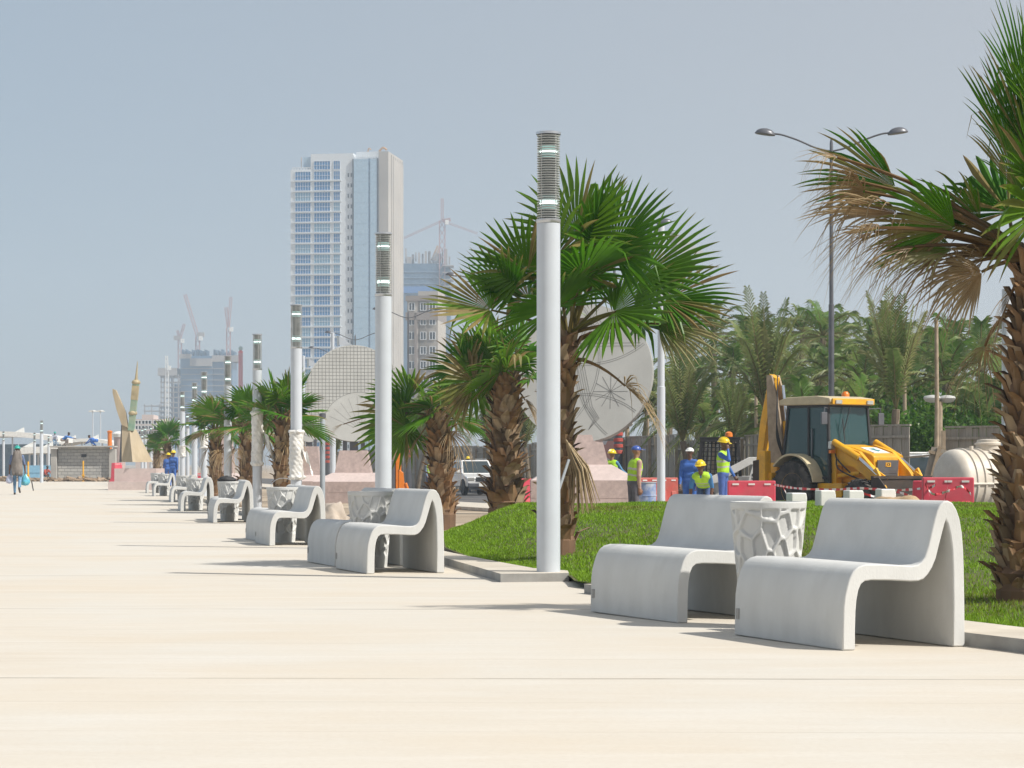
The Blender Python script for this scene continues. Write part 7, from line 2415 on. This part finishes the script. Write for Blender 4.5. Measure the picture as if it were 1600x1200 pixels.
person((atx(990, 47), 47, -0.22), -68, 'worker in sleeveless lime vest and blue cap facing right behind the barrel', g0, 1.68, arms=((8, 15, 4), (-4, 10, 4)), shirt=(0.4, 0.62, 0.05), sleeves=(0.45, 0.3, 0.24), vest=LIME, cap=(0.04, 0.09, 0.35), skin='mid', pants=(0.1, 0.1, 0.12), lean=6)
person((atx(955, 64), 64, -0.2), -40, 'worker seen from behind in lime vest and yellow helmet beside the engraved disc pedestal', g0, 1.66, arms=((38, 30, 8), (40, 30, 8)), shirt=(0.1, 0.28, 0.48), vest=LIME, helmet=YEL, skin='mid', lean=4)
person((atx(946, 62.5), 62.5, -0.2), 200, 'crouching worker in yellow helmet half hidden behind the pink pedestal', g0, 1.60, lean=45, arms=((30, 30, 8), (30, 30, 8)), legs=((85, 125), (70, 110)), shirt=(0.3, 0.2, 0.15), helmet=YEL, vest=LIME, skin='dark')
person((atx(671, 119), 119, gr(119)), 210, 'worker in lime vest and yellow helmet left of the white car', g0, 1.74, arms=((10, 30, 6), (5, 20, 6)), shirt=(0.2, 0.26, 0.36), vest=LIME, helmet=YEL, pants=(0.08, 0.1, 0.18), skin='mid')
person((atx(679, 121), 121, gr(121)), 150, 'second worker in yellow helmet half behind the leaning palm trunk', g0, 1.82, arms=((10, 30, 6), (5, 20, 6)), shirt=(0.2, 0.26, 0.36), vest=LIME, helmet=YEL, skin='mid')
person((atx(731, 124), 124, gr(124) + 0.02), 180, 'worker in yellow helmet standing behind the white car roof', g0, 1.86, shirt=(0.2, 0.3, 0.4), vest=LIME, helmet=YEL, skin='mid')
person((atx(1364, 64.5), 64.5, -0.05), 60, 'worker in lime vest standing behind the digger, right of its cab', g0, 1.82, arms=((25, 50, 10), (25, 40, 10)), shirt=(0.5, 0.5, 0.48), vest=LIME, cap=(0.6, 0.6, 0.58), skin='mid', lean=8)
for px, Yp, hh, ry, lab in ((263, 112, 1.64, 10, 'shorter of the two blue workers with yellow helmets walking away'), (271, 110, 1.74, -15, 'taller of the two blue workers with yellow helmets walking away')):
    person((atx(px, Yp), Yp, 0), ry, lab, 'blue coverall workers by the far benches', hh, arms=((15, 15, 8), (-12, 15, 8)), legs=((15, 5), (-12, 12)), shirt=BLU, pants=BLU, helmet=YEL, skin='dark')
# men on the block wall
person((atx(85, 152.3), 152.3, wz + 0.1), 200, 'man in green helmet bending on top of the block wall, light shirt', 'men working on the block wall', 1.2, lean=30, legs=((80, 120), (70, 110)), arms=((30, 30, 8), (40, 30, 8)), shirt=(0.4, 0.42, 0.5), pants=(0.18, 0.3, 0.45), helmet=(0.03, 0.33, 0.28), skin='dark')
person((atx(97, 152.2), 152.2, wz + 0.1), 265, 'man in blue reaching right, crouched on the block wall', 'men working on the block wall', 1.55, lean=55, legs=((95, 135), (85, 130)), arms=((70, 10, 8), (70, 10, 8)), shirt=(0.06, 0.2, 0.55), pants=(0.3, 0.25, 0.22), skin='dark')
person((atx(151, 152.4), 152.4, wz + 0.1), 80, 'man in blue doubled over on the right end of the block wall', 'men working on the block wall', 1.5, lean=70, legs=((100, 135), (90, 135)), arms=((40, 10, 8), (40, 20, 8)), shirt=(0.05, 0.16, 0.5), pants=(0.05, 0.16, 0.5), skin='dark')
person((atx(70, 155), 155, 0), 220, 'man in red crouching at the foot of the block wall', None, 1.6, lean=40, legs=((95, 135), (85, 130)), arms=((40, 30, 8), (40, 20, 8)), shirt=(0.45, 0.09, 0.06), pants=(0.1, 0.08, 0.08), skin='dark')

# the man walking away with plastic bags
wy = 84.5
wroot, hands = person((atx(27, wy), wy, 0.0), 8, 'man in green helmet and blue jeans walking away with plastic bags in both hands', None, 1.75, arms=((-6, 8, 14), (6, 8, 14)), legs=((14, 4), (-16, 42)), shirt=(0.13, 0.12, 0.12), sleeves=(0.12, 0.17, 0.3),
                      forearm=None, pants=(0.14, 0.27, 0.42), helmet=(0.01, 0.36, 0.30), skin='dark', head=(6, 0), long_sleeve=False, shoe=(0.07, 0.06, 0.055))
rr = random.Random(3)
# scarf hanging over his head and back
b = MB()
N = 14
vs_ = []
for j in range(9):
    v = j / 8
    for i in range(N + 1):
        u = i / N - 0.5
        a = u * 2.5
        r = 0.125 + 0.055 * math.sin(min(1, v * 1.6) * PI / 2)
        w_ = 1.0 if v < 0.55 else 1.0 - 0.75 * (v - 0.55)
        vs_.append((math.sin(a * w_) * (r + 0.06 * v) + 0.01 * math.sin(i * 2.3 + j), -math.cos(a * w_) * r * 0.95 - 0.02 - 0.02 * math.sin(i * 3.1 + j * 0.7), 1.62 - 0.92 * v + 0.03 * math.sin(i * 1.7)))
b.add(vs_, [(j * (N + 1) + i, j * (N + 1) + i + 1, (j + 1) * (N + 1) + i + 1, (j + 1) * (N + 1) + i) for j in range(8) for i in range(N)])
so = b.build('scarf', cmat((0.21, 0.185, 0.165)), wroot, smooth=180)
md = so.modifiers.new('thickness', 'SOLIDIFY'); md.thickness = 0.012
for hnd, col, s_, lab in ((hands[0], (0.45, 0.52, 0.68), 1.0, 'pale blue and pink plastic bag in the walking man left hand'), (hands[1], (0.12, 0.45, 0.62), 1.25, 'turquoise plastic bag in the walking man right hand')):
    b = MB()
    for k in range(8):
        pass
    prof = [(0.012, 0.02), (0.03, -0.03), (0.085, -0.10), (0.125, -0.19), (0.13, -0.26), (0.09, -0.33), (0.01, -0.35)]
    b.lathe([(r * s_, z * s_) for r, z in prof], 22)
    b.v = [(x * (1 + 0.16 * math.sin(5 * math.atan2(y, x) + z * 22)), y * 0.7 * (1 + 0.13 * math.sin(4 * math.atan2(y, x) + z * 15)), z) for x, y, z in b.v]
    wp = Matrix.Translation(wroot.location) @ Matrix.Rotation(wroot.rotation_euler[2], 4, 'Z') @ hnd
    tag(b.build('plastic_bag', mat('bag_film', col, 0.35, var=0.4, scale=6, dirt=(0.6, 0.35, 0.4) if s_ == 1 else (0.2, 0.55, 0.3), dscale=5, damt=0.8), None, smooth=180, loc=wp), lab, 'bag')
b = MB(); b.tube([(0, 0, 0.15), (0.06, 0.02, -0.2)], 0.02, 8)
wp = Matrix.Translation(wroot.location) @ Matrix.Rotation(wroot.rotation_euler[2], 4, 'Z') @ (hands[1] + Vector((0.22, 0.1, -0.42)))
tag(b.build('stick', M['dark'], None, loc=wp), 'dark stick leaning from the bag of the walking man', 'stick')

# ------------------------------------------------------------------ the dusty air
m = bpy.data.materials.new('dusty_air')
m.use_nodes = True
nn = m.node_tree
nn.nodes.remove(nn.nodes['Principled BSDF'])
pv = nn.nodes.new('ShaderNodeVolumePrincipled')
pv.inputs['Color'].default_value = (0.68, 0.83, 1.0, 1)
pv.inputs['Density'].default_value = 0.0005
pv.inputs['Anisotropy'].default_value = 0.25
nn.links.new(pv.outputs[0], nn.nodes['Material Output'].inputs['Volume'])
b = MB(); b.box((0, 700, 58.5), (1500, 1480, 123))
hz = b.build('haze', m)
tag(hz, 'pale dusty air filling the whole scene', 'haze', kind='stuff')
